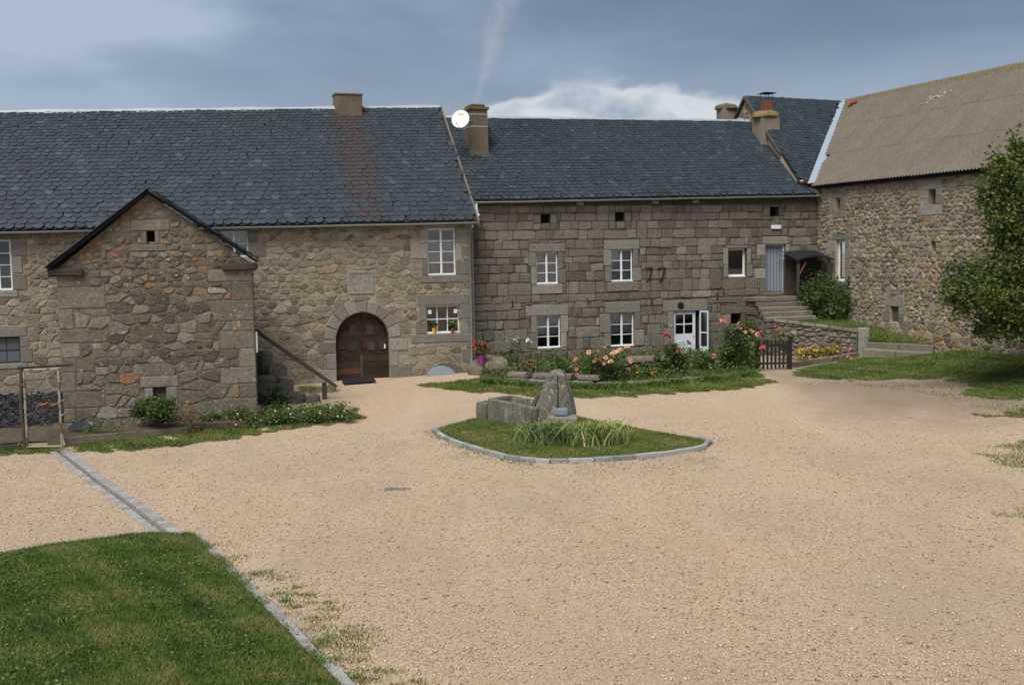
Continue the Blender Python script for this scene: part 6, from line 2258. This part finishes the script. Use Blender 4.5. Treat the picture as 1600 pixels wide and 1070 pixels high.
def hen(px, py, Y, rz, s, lab, peck):
    for Y in np.arange(31.0, 38.0, .05):                     # where the line of sight meets the pen floor
        c = hit(px, py, (0, Y, 0), (0, 1, 0))
        v_ = (Y - 30.6 - (c[0] - X1) * .22) / 7.6
        if c[2] <= float(zg(c[0], Y)) + .22 + .55 * max(0, v_ - .25): break
    h = empty('hen', c, rz, label=lab, cat='hen', group='brown hens in the pen')
    spine = [(-.26, .30, .012, .02), (-.22, .27, .05, .06), (-.14, .21, .085, .09), (-.03, .18, .105, .115), (.08, .19, .09, .10), (.15, .23, .06, .065)]
    spine += [(.20, .22, .042, .045), (.25, .15, .032, .034), (.28, .10, .032, .034), (.31, .07, .012, .014)] if peck else [(.18, .31, .042, .045), (.19, .38, .034, .036), (.215, .42, .036, .036), (.25, .42, .012, .012)]
    n = 10
    v, f = [], []
    for i, (x, z, a, b) in enumerate(spine):
        x0, z0 = spine[max(i - 1, 0)][:2]
        x1, z1 = spine[min(i + 1, len(spine) - 1)][:2]
        l = math.hypot(x1 - x0, z1 - z0) or 1
        nx, nz = -(z1 - z0) / l, (x1 - x0) / l
        for k in range(n):
            t = 2 * math.pi * k / n
            v.append(((x + nx * b * math.sin(t)) * s, a * math.cos(t) * s, (z + nz * b * math.sin(t)) * s))
    for i in range(len(spine) - 1):
        for k in range(n):
            f.append((i * n + k, i * n + (k + 1) % n, (i + 1) * n + (k + 1) % n, (i + 1) * n + k))
    f += [tuple(range(n)), tuple(range((len(spine) - 1) * n, len(spine) * n))]
    link('body', raw_mesh('body', v, f, M_hen, random.random(), True), h)
    hx, hz = (spine[-2][0] * s, spine[-2][1] * s)
    MB().prism([(hx - .03 * s, hz + .03 * s), (hx + .03 * s, hz + .03 * s), (hx + .02 * s, hz + .07 * s), (hx, hz + .055 * s), (hx - .02 * s, hz + .07 * s)], -.006 * s, .006 * s).build('comb', M_comb, h)
    MB().tube([(spine[-1][0] * s, 0, spine[-1][1] * s), (spine[-1][0] * s + .03 * s, 0, spine[-1][1] * s - .012 * s)], [.011 * s, .002], 5).build('beak', M_beak, h)
    for sg in (-1, 1):
        MB().tube([(.0, sg * .045 * s, .10 * s), (.02 * s, sg * .045 * s, .05 * s), (0, sg * .045 * s, -.02), (.05 * s, sg * .05 * s, -.02)], [.014 * s, .009 * s, .009 * s, .006], 5).build('leg', M_beak, h)
    wing_v, wing_f = blob((.11 * s, .02 * s, .06 * s), 3, 8, 6, .05)
    for sg in (-1, 1):
        link('wing', raw_mesh('wing', [(p[0] - .03 * s, p[1] + sg * .098 * s, p[2] + .20 * s) for p in wing_v], wing_f, M_hen, .1, True), h)
    return h


hen(67, 640, 34.6, math.radians(235), .74, 'rust brown hen with lowered head beside the gate post of the pen', True)
hen(86, 640, 34.4, math.radians(50), .74, 'rust brown hen with raised head nearer the outbuilding wall', False)

# ================================================================== by the arched door
p = gh(560, 598)
mat_o = MB().bbox(-.62, .62, -.42, .42, .01, .04, .008, M=Matrix.Rotation(LF.a, 4, 'Z')).build('doormat', M_rubber, label='black rubber doormat before the arched door', cat='doormat')
mat_o.location = p + np.array([0, .0, .08])
mat_o.rotation_euler = (.14, 0, 0)
p = LF.W((LF.at(690, 597, -.45)[0], -.40, 0))
pts = [(.58 * math.cos(a), .42 * math.sin(a)) for a in np.linspace(0, math.pi, 17)]
so = MB().prism(pts, -.025, .025).build('stone_disc', M_slabblue, label='blue-grey half-round slab leaning at the wall foot under the six-pane window', cat='slab')
so.location = (p[0], p[1], float(zg(p[0], p[1])) - .02)
so.rotation_euler = (-.42, 0, LF.a - .05)
# pots on the sill of the six-pane window
for px, w_, h_, m_, lab, hf in ((678, .15, .22, M_yellow, 'yellow flower pot on the sill of the six-pane window', .0), (707, .14, .20, M_terra, 'terracotta pot with green plant on the sill of the six-pane window', .35)):
    u_ = LF.at(px, 515, .02)[0]
    pt_ = LF.W((u_, .02, w_six[2] + .008))
    po = empty('flower_pot', pt_, LF.a, label=lab, cat='flower pot')
    MB().lathe([(w_ * .38, 0), (w_ * .5, h_ * .85), (w_ * .56, h_ * .86), (w_ * .56, h_), (w_ * .46, h_), (w_ * .44, h_ * .85)], 14).build('pot', m_, po, smooth=False)
    foliage('plant', [((0, 0, h_ + .12), (.16, .10, .12)), ((-.05, 0, h_ + .2), (.12, .08, .1))], 160 if hf else 70, .09, M_leaf3, int(px), po, clumps=10)
# magenta pot with red flowers on the boulder
pbld = hit(765, 580, (0, 42.3, 0), (0, 1, 0))
zz = float(zg(pbld[0], 42.3))
v, f = blob((.85, .55, .62), 55, 16, 10, .2)
link('boulder', raw_mesh('boulder', v, f, M_granite, .35, True), None, (pbld[0] + .1, 42.3, zz + .05), label='broad dark boulder carrying the magenta flower pot', cat='boulder')
pp = hit(752.5, 568, (0, 41.95, 0), (0, 1, 0))
po = empty('flower_pot', pp, label='magenta flower pot with red geraniums beside the downpipe', cat='flower pot')
MB().lathe([(.13, -.05), (.18, .28), (.20, .28), (.20, .33), (.16, .33), (.15, .28)], 16).build('pot', M_purple, po)
foliage('foliage', [((0, 0, .5), (.26, .22, .18)), ((0, 0, .7), (.22, .2, .18))], 420, .09, M_leaf3, 12, po, clumps=16)
bm = blossom_mesh('blossom', M_petal_red, .075, 3)
r = random.Random(5)
for _ in range(22):
    o = link('blossom', bm, po, (r.uniform(-.32, .36), -r.uniform(.05, .26), .45 + r.uniform(0, .52)))
    o.rotation_euler = (r.uniform(.2, 1.3), r.uniform(-.4, .4), r.uniform(0, 6))

# ================================================================== rose garden before the middle house
gs = [gh(752, 597), gh(860, 600), gh(1000, 600), gh(1110, 590), gh(1183, 583)]
mb = MB()
back = [MF.W((MF.at(px, 560)[0], -.02, 0)) for px in (752, 860, 1000, 1110, 1178)]
for i in range(4):
    for j in range(4):
        def P_(i_, j_):
            a, b = gs[i_], back[i_]
            q = a * (1 - j_ / 4) + b * j_ / 4
            return (q[0], q[1], float(zg(q[0], q[1])) + .05 + (.12 if 0 < j_ < 4 else .02))
        mb.add([P_(i, j), P_(i + 1, j), P_(i + 1, j + 1), P_(i, j + 1)], [(0, 1, 2, 3)])
mb.build('garden_bed', M_soil, kind='structure', label='earth of the rose garden')
gw = empty('garden_wall', gh(860, 600), label='low rough stone wall edging the rose garden', cat='wall')
gl = np.array(gw.location)
line = [gh(796, 598), gh(860, 602), gh(930, 604), gh(1010, 602), gh(1100, 594)]
i = 0
for a, b in zip(line, line[1:]):
    n_ = max(2, int(np.linalg.norm(b - a) / .75))
    for k in range(n_):
        q = a + (b - a) * (k + .5) / n_
        hgt = .42 if q[0] < 3.2 else .15
        wl = np.linalg.norm(b - a) / n_
        ang_ = math.atan2(b[1] - a[1], b[0] - a[0])
        for lvl, (z0_, z1_) in enumerate(((-.1, hgt * .52), (hgt * .53, hgt))):
            mb = MB().bbox(-wl * .48, wl * .48, -.22, .26, z0_, z1_, .05, random.uniform(.2, .7), j=.03)
            o = link('stone', raw_mesh('stone', mb.v, mb.f, M_granite, mb.t), gw, (q[0] - gl[0] + (.2 * lvl if k % 2 else 0), q[1] - gl[1], q[2] - gl[2]))
            o.rotation_euler = (0, random.uniform(-.03, .03), ang_)
bn = hit(1016, 572, (0, 40.8, 0), (0, 1, 0))
zb0 = float(zg(bn[0], 40.8))
bench = empty('stone_bench', (bn[0], 40.8, zb0), .2, label='rough granite bench slab among the roses', cat='bench')
tz_ = hit(1016, 557, (0, 40.8, 0), (0, 1, 0))[2] - zb0
MB().bbox(-.95, .95, -.3, .3, tz_ - .2, tz_, .06, .5, j=.03).build('seat', M_granite, bench)
for sx_ in (-.62, .66):
    MB().bbox(sx_ - .16, sx_ + .16, -.22, .22, -.1, tz_ - .203, .04, .3, j=.02).build('leg', M_granite, bench)

# thin green fence posts with a wire
gf = empty('wire_fence', gh(840, 598), label='thin green metal posts and wire along the low garden wall', cat='fence')
gl = np.array(gf.location)
tops = []
for px, py0, py1 in ((755, 523, 592), (809, 550, 596), (840, 556, 598), (871, 558, 592)):
    q = gh(px, py1)
    t = hit(px, py0, (0, q[1], 0), (0, 1, 0))
    MB().tube([tuple(q - gl - np.array([0, 0, .1])), tuple(t - gl)], .022, 6).build('post', M_greenpost, gf)
    tops.append(t - gl)
q = hit(893, 575, (0, tops[-1][1] + gl[1], 0), (0, 1, 0)) - gl
MB().tube([tuple(tops[-1]), tuple(q)], .02, 6).build('brace', M_greenpost, gf)
for dz_ in (.15, .6):
    MB().tube([tuple(t - np.array([0, 0, dz_])) for t in tops[1:]], .004, 4).build('wire', M_greenpost, gf)

# greenery of the garden
for i, (a, b, c, d, Y, n, s, m, lab) in enumerate((
        (760, 808, 540, 582, 42.6, 900, .10, M_leaf2, 'dark green feathery bush beside the magenta pot'),
        (800, 845, 558, 584, 41.2, 420, .09, M_dryleaf, 'yellowing low plant behind the garden wall'),
        (832, 900, 556, 584, 41.8, 900, .09, M_leaf3, 'light green leafy patch under the lower window'),
        (955, 1030, 574, 600, 38.9, 1100, .08, M_leaf3, 'low flowering patch in front of the stone bench'),
        (985, 1032, 562, 598, 39.4, 1300, .085, M_leaf2, 'dense green plant between the sprawling and the tall dark rose bush'),
        (850, 905, 566, 600, 39.2, 1200, .08, M_leaf2, 'dense low plant left of the sprawling rose bush'),
        (1078, 1120, 548, 594, 40.2, 1300, .085, M_leaf2, 'dense green plant right of the tall dark rose bush'),
        (1080, 1122, 560, 590, 40.6, 600, .08, M_leaf3, 'low green patch before the white door'),
        (752, 800, 588, 606, 39.6, 260, .07, M_dryleaf, 'yellowish weeds at the foot of the dark boulder'),
        (1150, 1190, 495, 545, 45.2, 900, .10, M_leaf, 'dark climbing shrub below the stone steps'),
        (1206, 1246, 512, 556, 43.4, 520, .09, M_leaf3, 'loose bush with red flowers behind the picket gate'))):
    th, base, cc, rx_, rz_b = bush(a, b, c, d, Y, n, s, m, 60 + i, lab, name='garden_plant', cat='plant', flat=.5, group='garden plants', floor=-.1, zbase=None)
    if i in (3, 10):
        fm = blossom_mesh('blossom', M_petal_yellow if i == 3 else M_petal_red, .055, 9)
        for _ in range(26 if i == 3 else 14):
            o = link('blossom', fm, th, (random.uniform(-.9, .9) * rx_, -random.uniform(.1, .5) * rx_, cc[2] - base[2] + random.uniform(-.6, .9) * rz_b))
            o.rotation_euler = (random.uniform(.3, 1.3), 0, random.uniform(0, 6))
r = np.random.default_rng(88)
gpoly = [tuple(q[:2]) for q in (gs[0], gs[1], gs[2], gs[3], gs[4], back[4], back[3], back[2], back[1], back[0])]
lawn(None, 420, .26, .035, 31, world=gpoly, mean=.46, holes=.12, rough=.1, sheet=False, name='garden')
xs_, ys_ = r.uniform(-3, 12, 15000), r.uniform(37, 47, 15000)
kk = inside(gpoly, xs_, ys_) & (wob(xs_, ys_, 1.7, 3) > -.35)
xs_, ys_ = xs_[kk], ys_[kk]
V, Fc, t = leaves(np.stack([xs_, ys_, zg(xs_, ys_) + .12 + r.uniform(0, .34, xs_.size) * (1 + .6 * wob(xs_, ys_, 2.6))], 1), .11, r, np.clip(.45 + .4 * wob(xs_, ys_, 2.1, 8) + r.normal(0, .15, xs_.size), 0, 1), flatness=.4)
link('undergrowth', bulk('undergrowth', V, Fc, M_leaf3, t), kind='stuff', label='low leafy undergrowth of the rose garden')
# weeds hugging the foot of the garden wall
n = 6000
tt_ = r.uniform(0, 1, n)
wl_ = np.array([q[:2] for q in (gh(752, 600), gh(800, 602), gh(860, 606), gh(930, 608), gh(1010, 605), gh(1100, 597), gh(1180, 587))])
kx, ky = np.interp(tt_, np.linspace(0, 1, 7), wl_[:, 0]), np.interp(tt_, np.linspace(0, 1, 7), wl_[:, 1])
ky += r.normal(0, .16, n) - .02
kk = wob(kx, ky, 1.9, 6) + r.normal(0, .2, n) > -.05
kx, ky = kx[kk], ky[kk]
n = len(kx)
V, Fc, t = blades(np.stack([kx, ky, zg(kx, ky)], 1), .26, .035, .9, r, 2, np.clip(.38 + .3 * wob(kx, ky, 3) + r.normal(0, .15, n), 0, 1))
link('grass', bulk('grass', V, Fc, M_grass, t), kind='stuff', label='long grass at the foot of the garden wall')
for px, py, Y in ((808, 530, 42.0), (828, 536, 42.2)):
    q = hit(px, py, (0, Y, 0), (0, 1, 0))
    g0_ = gp(q[0] + .05, Y)
    li = empty('lily', g0_, label='tall lily stem with white flower before the lower window, ' + ('nearer the downpipe' if px < 815 else 'nearer the window'), cat='flower')
    t = q - g0_
    MB().tube([(0, 0, -.05), (t[0] * .4, 0, t[2] * .5), tuple(t)], .014, 5).build('stem', M_leaf3, li)
    foliage('leaves', [((t[0] * .5, 0, t[2] * .55), (.12, .12, t[2] * .4))], 60, .14, M_leaf3, int(px), li, clumps=14, aspect=3.5)
    lm = blossom_mesh('blossom', M_petal_white, .11, 4)
    for k in range(3):
        o = link('blossom', lm, li, (t[0] + random.uniform(-.09, .09), t[1] - .03, t[2] + random.uniform(-.1, .12)))
        o.rotation_euler = (1.0, random.uniform(-.5, .5), random.uniform(0, 6))


def rose_bush(px0, px1, py0, py1, Y, n, seed, label, blooms, size=.095):
    th, base, c, rx_, rz_b = bush(px0, px1, py0, py1, Y, n, size, M_leaf2, seed, label, name='rose_bush', cat='rose bush', flat=.7, group='rose bushes', floor=-.05)
    cache = {}
    r = random.Random(seed)
    for px, py, col in blooms:
        m = {'p': M_rose_pink, 'r': M_rose_red, 'o': M_rose_peach, 'y': M_petal_yellow}[col]
        yq = Y - r.uniform(.35, .75) * rx_ * .7
        q = hit(px, py, (0, yq, 0), (0, 1, 0)) - base
        key = (col, r.randint(0, 2))
        if key not in cache: cache[key] = blossom_mesh('blossom', m, .105, key[1] + ord(col))
        for k in range(2):
            o = link('blossom', cache[key], th, (q[0] + r.uniform(-.05, .05), q[1] + r.uniform(-.05, .05), q[2] + r.uniform(-.05, .05)))
            o.rotation_euler = (r.uniform(.5, 1.4), r.uniform(-.5, .5), r.uniform(0, 6.28))
            o.scale = [r.uniform(.7, 1.1)] * 3
    stems(th, (0, 0, .1), [tuple(hit(px, py + 1, (0, Y - .2, 0), (0, 1, 0)) - base) for px, py, _ in blooms], .012, M_leaf2, 'cane')


rose_bush(898, 985, 548, 604, 38.6, 3400, 81, 'sprawling rose bush with peach and pink blooms by the garden wall',
          [(899, 557, 'p'), (900, 563, 'p'), (901, 577, 'p'), (902, 585, 'p'), (893, 572, 'p'), (920, 549, 'o'), (922, 554, 'o'), (933, 561, 'p'), (938, 561, 'p'), (930, 564, 'p'), (942, 543, 'o'), (947, 544, 'o'), (932, 549, 'o'), (957, 556, 'o'), (954, 563, 'o'), (948, 560, 'o'), (943, 566, 'o'), (967, 546, 'o'), (969, 545, 'o'), (975, 546, 'o'), (979, 541, 'o'), (984, 542, 'o'), (958, 552, 'o'), (987, 565, 'p'), (981, 579, 'p')])
rose_bush(1024, 1077, 532, 590, 39.6, 2600, 82, 'tall dark rose bush with three coral red blooms before the white door', [(1039, 523, 'r'), (1046, 528, 'r'), (1042, 526, 'r'), (1060, 547, 'r'), (1076, 536, 'r')])
rose_bush(1118, 1192, 506, 586, 40.3, 4600, 83, 'tallest rose bush with pink and cream blooms beside the picket gate',
          [(1125, 506, 'p'), (1128, 500, 'p'), (1131, 495, 'p'), (1139, 497, 'p'), (1123, 508, 'r'), (1157, 511, 'o'), (1162, 518, 'o'), (1154, 507, 'o'), (1170, 526, 'y'), (1174, 518, 'p'), (1184, 524, 'p'), (1188, 521, 'p'), (1191, 543, 'r'), (1176, 537, 'o'), (1116, 557, 'p')])

# yellow border flowers under the retaining wall
th, base, cc, rx_, rz_b = bush(1238, 1330, 540, 566, 43.4, 1500, .08, M_leaf3, 71, 'border of yellow and orange flowers under the retaining wall', name='flower_border', cat='flowers', flat=.25, clumps=70, floor=-.1)
fy, fp = blossom_mesh('blossom', M_petal_yellow, .07, 9), blossom_mesh('blossom', M_rose_pink, .07, 10)
for k in range(90):
    pxf = random.uniform(-.95, .5) if k < 78 else random.uniform(.45, .95)
    o = link('blossom', fy if k < 78 else fp, th, (pxf * rx_, -random.uniform(.05, .25) * rx_, cc[2] - base[2] + random.uniform(-.55, .95) * rz_b))
    o.rotation_euler = (random.uniform(.4, 1.3), 0, random.uniform(0, 6))
bk = empty('border_kerb', gh(1270, 572), label='mossy stone edging below the yellow flowers', cat='kerb')
stone_row(bk, [gh(1239, 574), gh(1290, 566), gh(1338, 557)], .24, .2, .6, M_granite, 'kerb_stone')

# picket gate
gg = gh(1211, 578)
gate = empty('picket_gate', gg, .1, label='small dark picket gate between rose bush and flower border', cat='gate')
gx0, gx1 = hit(1186, 560, (0, gg[1], 0), (0, 1, 0))[0] - gg[0], hit(1231, 560, (0, gg[1], 0), (0, 1, 0))[0] - gg[0]
gh_ = hit(1210, 531, (0, gg[1], 0), (0, 1, 0))[2] - gg[2]
for k in range(8):
    x_ = gx0 + (gx1 - gx0) * k / 7
    hh = gh_ + random.uniform(-.03, .03)
    MB().prism([(x_ - .04, .06), (x_ + .04, .06), (x_ + .04, hh - .04), (x_, hh), (x_ - .04, hh - .04)], -.012, .012, random.random()).build('picket', M_picket, gate)
for z_ in (.22, gh_ - .25):
    MB().box(gx0 - .03, gx1 + .03, .013, .05, z_, z_ + .08, .5).build('rail', M_picket, gate)
MB().box(gx1 + .06, gx1 + .17, -.04, .07, -.1, gh_ + .12, .5).build('post', M_picket, gate)
MB().box(gx0 - .16, gx0 - .06, -.04, .07, -.1, gh_ + .05, .5).build('post', M_picket, gate)

# ================================================================== terrace, retaining wall, steps
pp = gh(1348, 556)
zpt = hit(1348, 512, (0, pp[1], 0), (0, 1, 0))[2]
post = MB()
n = 12
prof_ = [(.27, -.15), (.275, .3), (.265, .9), (.25, zpt - pp[2] - .05), (.20, zpt - pp[2])]
post.lathe(prof_, n, .75)
post.v = [(math.copysign(abs(x / .27) ** .6 * .27, x) + random.uniform(-.008, .008), math.copysign(abs(y / .27) ** .6 * .24, y), z) for x, y, z in post.v]
post.build('stone_post', M_dressed, label='square granite post at the end of the retaining wall', cat='post').location = pp
MB().tube([(0, 0, -.05), (.01, 0, 1.05)], .025, 6).build('iron_stake', M_greenpost, label='thin dark stake in front of the granite post', cat='stake').location = gh(1339.5, 557)
D_ = MF.W((12.95, -2.5, 0))
ang_ = math.atan2(pp[1] - D_[1], pp[0] - D_[0])
RF = Frame(D_[0], D_[1], math.degrees(ang_))
RL_ = float(np.linalg.norm(pp[:2] - D_[:2])) - .22
rw = empty('retaining_wall', RF.O, RF.a, label='rough stone retaining wall between the steps and the granite post', cat='wall')
zt = lambda u: 2.22 + (1.76 - 2.22) * u / RL_
mb = MB()
for k in range(8):
    a, b = RL_ * k / 8, RL_ * (k + 1) / 8
    mb.quad((a, 0, .2), (b, 0, .2), (b, 0, zt(b)), (a, 0, zt(a))).quad((a, 0, zt(a)), (b, 0, zt(b)), (b, .4, zt(b)), (a, .4, zt(a)))
mb.quad((0, 0, .2), (0, .4, .2), (0, .4, zt(0)), (0, 0, zt(0)))
core = mb.build('core', M_mortar_brown, rw)
cells = rubble([(0, .4), (RL_, .4), (RL_, zt(RL_)), (0, zt(0))], [], .36, .2, .016, 14)
lay(core, RF, cells, M_granite, (.02, .06), .035, granite_tint, dome=.4)
for k in range(6):
    a, b = RL_ * k / 6 + .01, RL_ * (k + 1) / 6 - .01
    mb = MB().bbox(a, b, -.08, .46, 0, .13, .03, random.uniform(.4, .8), j=.012)
    mb.v = [(x, y, z + zt(x) - .01) for x, y, z in mb.v]
    mb.build('coping_stone', M_granite, rw)
bu = BF.at(1462, 542)[0]
A_, B_, C_, E_ = np.array([pp[0], pp[1], 1.36]), BF.W((bu, -.02, 1.42)), BF.W((0.05, -.02, 2.50)), np.array([D_[0], D_[1], 2.30])
mb = MB()
nn = 10
tp = lambda i, j: tuple((A_ * (1 - i) + B_ * i) * (1 - j) + (E_ * (1 - i) + C_ * i) * j + np.array([0, 0, .03 * math.sin(i * 9) * math.sin(j * 8)]))
for i in range(nn):
    for j in range(nn):
        mb.add([tp(i / nn, j / nn), tp((i + 1) / nn, j / nn), tp((i + 1) / nn, (j + 1) / nn), tp(i / nn, (j + 1) / nn)], [(0, 1, 2, 3)])
# ground against the house wall, behind the steps
C2, E2 = MF.W((MC, -.02, 2.55)), MF.W((13.9, -.02, 2.30))
mb.add([tuple(E_), tuple(C_), tuple(C2), tuple(E2)], [(0, 1, 2, 3)])
mb.build('terrace', M_turf, kind='structure', label='raised grass terrace in the corner of barn and house')
r = np.random.default_rng(23)
n = 7000
i_, j_ = r.uniform(0, 1, n)[:, None], r.uniform(0, 1, n)[:, None]
P = (A_ * (1 - i_) + B_ * i_) * (1 - j_) + (E_ * (1 - i_) + C_ * i_) * j_
V, Fc, t = blades(P, .10, .026, .7, r, 1, np.clip(.46 + .2 * wob(P[:, 0], P[:, 1], 2) + r.normal(0, .15, n), 0, 1))
link('grass', bulk('grass', V, Fc, M_grass, t), kind='stuff', label='short green grass of the terrace')
st = empty('terrace_steps', pp + np.array([.3, 0, 0]), label='two long granite steps between the post and the barn wall', cat='steps')
o_ = np.array(st.location)
v0 = (B_ - A_)[:2]
ang_ = math.atan2(v0[1], v0[0])
ln = np.linalg.norm(v0)
for k, (off_, z0_, z1_, wdt) in enumerate(((.0, .5, 1.40, .4), (-.38, .3, 1.14, .42))):
    half_n = 2
    for q in range(half_n):
        T = Matrix.Translation(Vector((A_[0] - o_[0], A_[1] - o_[1], 0))) @ Matrix.Rotation(ang_, 4, 'Z')
        MB().bbox(.28 + (ln - .3) * q / half_n + .006, .28 + (ln - .3) * (q + 1) / half_n - .006, off_ - wdt / 2, off_ + wdt / 2, z0_ - o_[2], z1_ - o_[2] + random.uniform(-.015, .015), .03, random.uniform(.3, .7), j=.012, M=T).build('step', M_granite, st)

# steps up to the curtained door
su = 12.95
st = empty('stone_steps', MF.W((su, -1, 2.2)), MF.a, label='worn granite steps climbing to the curtained door', cat='steps')
lz = d_cur[2] - .19
for k in range(5):
    y0_ = -.78 - .30 * k
    z1_ = lz - .20 * k
    MB().bbox(.0 - .05 * k, 2.3, y0_ - .34 + 1, (-.14 if k == 0 else y0_ + .02) + 1, z1_ - .21 - 2.2, z1_ - 2.2, .035, random.uniform(.3, .8), j=.014).build('step', M_granite, st)
    zq = z1_ - .215 - 2.2
    while zq > -1.6:
        hh = random.uniform(.22, .36)
        inn = random.uniform(.02, .10)
        MB().bbox(-.05 * k + inn, 2.25, y0_ - .30 + 1 + random.uniform(0, .03), (-.16 if k == 0 else y0_ + .0) + 1, zq - hh + .012, zq, .03, random.uniform(.1, .6), j=.012).build('footing_stone', M_granite, st)
        zq -= hh

# little shelter in the corner
su0, su1 = MF.at(1239, 405, -.9)[0], MC - .1
sz0 = MF.at(1262, 408, -1.3)[2]
sf = empty('wood_shelter', MF.W((su0, -1.0, 2.4)), MF.a, label='small shelter with dark bowed roof in the corner of house and barn', cat='shelter')
mb = MB()
n = 10
for k in range(n):
    def q_(t):
        return (-.1 + (su1 - su0 + .15) * t, .30 * math.sin(math.pi * (.12 + .76 * t)) - .05)
    (xa, za), (xb, zb) = q_(k / n), q_((k + 1) / n)
    zr = sz0 - 2.4
    mb.add([(xa, -.35, zr + za), (xb, -.35, zr + zb), (xb, .95, zr + za * .3 + .42), (xa, .95, zr + za * .3 + .42), (xa, -.35, zr + za - .07), (xb, -.35, zr + zb - .07), (xb, .95, zr + .3), (xa, .95, zr + .3)], [(0, 1, 2, 3), (7, 6, 5, 4), (0, 4, 5, 1)])
mb.build('roof', M_rubber, sf)
for x_, y_ in ((.06, -.22), (.06, .85), (su1 - su0 - .1, -.22)):
    MB().box(x_ - .05, x_ + .05, y_ - .05, y_ + .05, -.1, sz0 - 2.4 + .04, .5).build('post', M_timber, sf)
MB().tube([(.08, -.2, sz0 - 3.1), (.5, -.2, sz0 - 2.42)], .045, 6).build('brace', M_redwood, sf)
MB().box(.1, su1 - su0 - .05, .55, .60, -.1, sz0 - 2.4, .1).build('back_board', M_timber, sf)
q = MF.at(1232, 455, -.2)
pl_ = MB().box(-.07, .07, -.015, .015, 0, 1.0).build('plank', M_redwood, label='reddish plank leaning by the curtained door', cat='plank')
pl_.location = MF.W((q[0], -.26, 3.25))
pl_.rotation_euler = (-.14, .03, MF.a)

# shrub on the terrace, climber on the barn, tree
cs = MF.W((MF.at(1288, 470, -1.75)[0], -1.75, 0))
bush(1240, 1336, 424, 512, float(cs[1]), 5600, .105, M_leaf2, 91, 'large round green shrub on the terrace in front of the shelter', name='shrub', cat='shrub', flat=.8, clumps=90, floor=-.1)
cb_ = BF.W((2.1, -.3, 0))
bush(1318, 1340, 425, 505, float(cb_[1]), 900, .10, M_leaf, 92, 'dark climber on the barn wall beside the narrow window', name='climber', cat='climber', flat=.5, floor=-.1)
qd = BF.W((9.6, -.5, 0))
bush(1545, 1580, 536, 566, float(qd[1]) - .2, 500, .10, M_leaf2, 93, 'low dark bush at the barn foot under the tree', cat='bush', floor=-.1)
bush(1505, 1556, 525, 556, float(BF.W((8.6, -.45, 0))[1]), 420, .08, M_dryleaf, 94, 'rusty dry weeds against the barn foot', name='weeds', cat='plant', floor=-.1, flat=.4)

YT = 34.2
tb = gp(hit(1640, 560, (0, YT, 0), (0, 1, 0))[0], YT)
tree = empty('tree', tb, label='dense dark leafy tree in front of the barn at the frame edge', cat='tree')
pxl = lambda px, py, dy=0: np.array(hit(px, py, (0, YT + dy, 0), (0, 1, 0)) - tb)
S_ = YT / FPX
lum = [((1605, 300), (66, 88)), ((1625, 250), (48, 44)), ((1570, 330), (36, 44)), ((1600, 400), (60, 50)), ((1562, 262), (16, 24)), ((1575, 215 + 40), (30, 36)), ((1545, 452), (60, 48)), ((1508, 440), (34, 36)), ((1600, 480), (68, 56)), ((1560, 505), (40, 30)), ((1680, 420), (70, 90)), ((1680, 320), (60, 70)), ((1490, 462), (18, 16)), ((1545, 300), (18, 22))]
lumps = [(pxl(c[0], c[1], random.uniform(-.5, .5)), (r_[0] * S_ * .92, min(r_[0] * S_ * 1.0, 1.2), r_[1] * S_ * .92)) for c, r_ in lum]
foliage('crown', lumps, 34000, .135, M_leaf, 51, tree, clumps=480, spread=.25, shell=.6)
tr_ = MB().tube([(0, 0, -.2), (.03, 0, .8), (-.05, .05, 1.8), (.0, .0, 3.2), (-.1, 0, 4.8)], [.2, .17, .14, .1, .05], 9)
tr_.build('trunk', M_bark, tree, smooth=True)
for c, _ in lumps[:13]:
    s0 = (0, 0, min(max(.9, c[2] * .55), 3.6))
    MB().tube([s0, ((s0[0] + c[0]) / 2, c[1] * .4, (s0[2] + c[2]) / 2 + .1), tuple(c)], [.07, .045, .015], 6).build('limb', M_bark, tree)
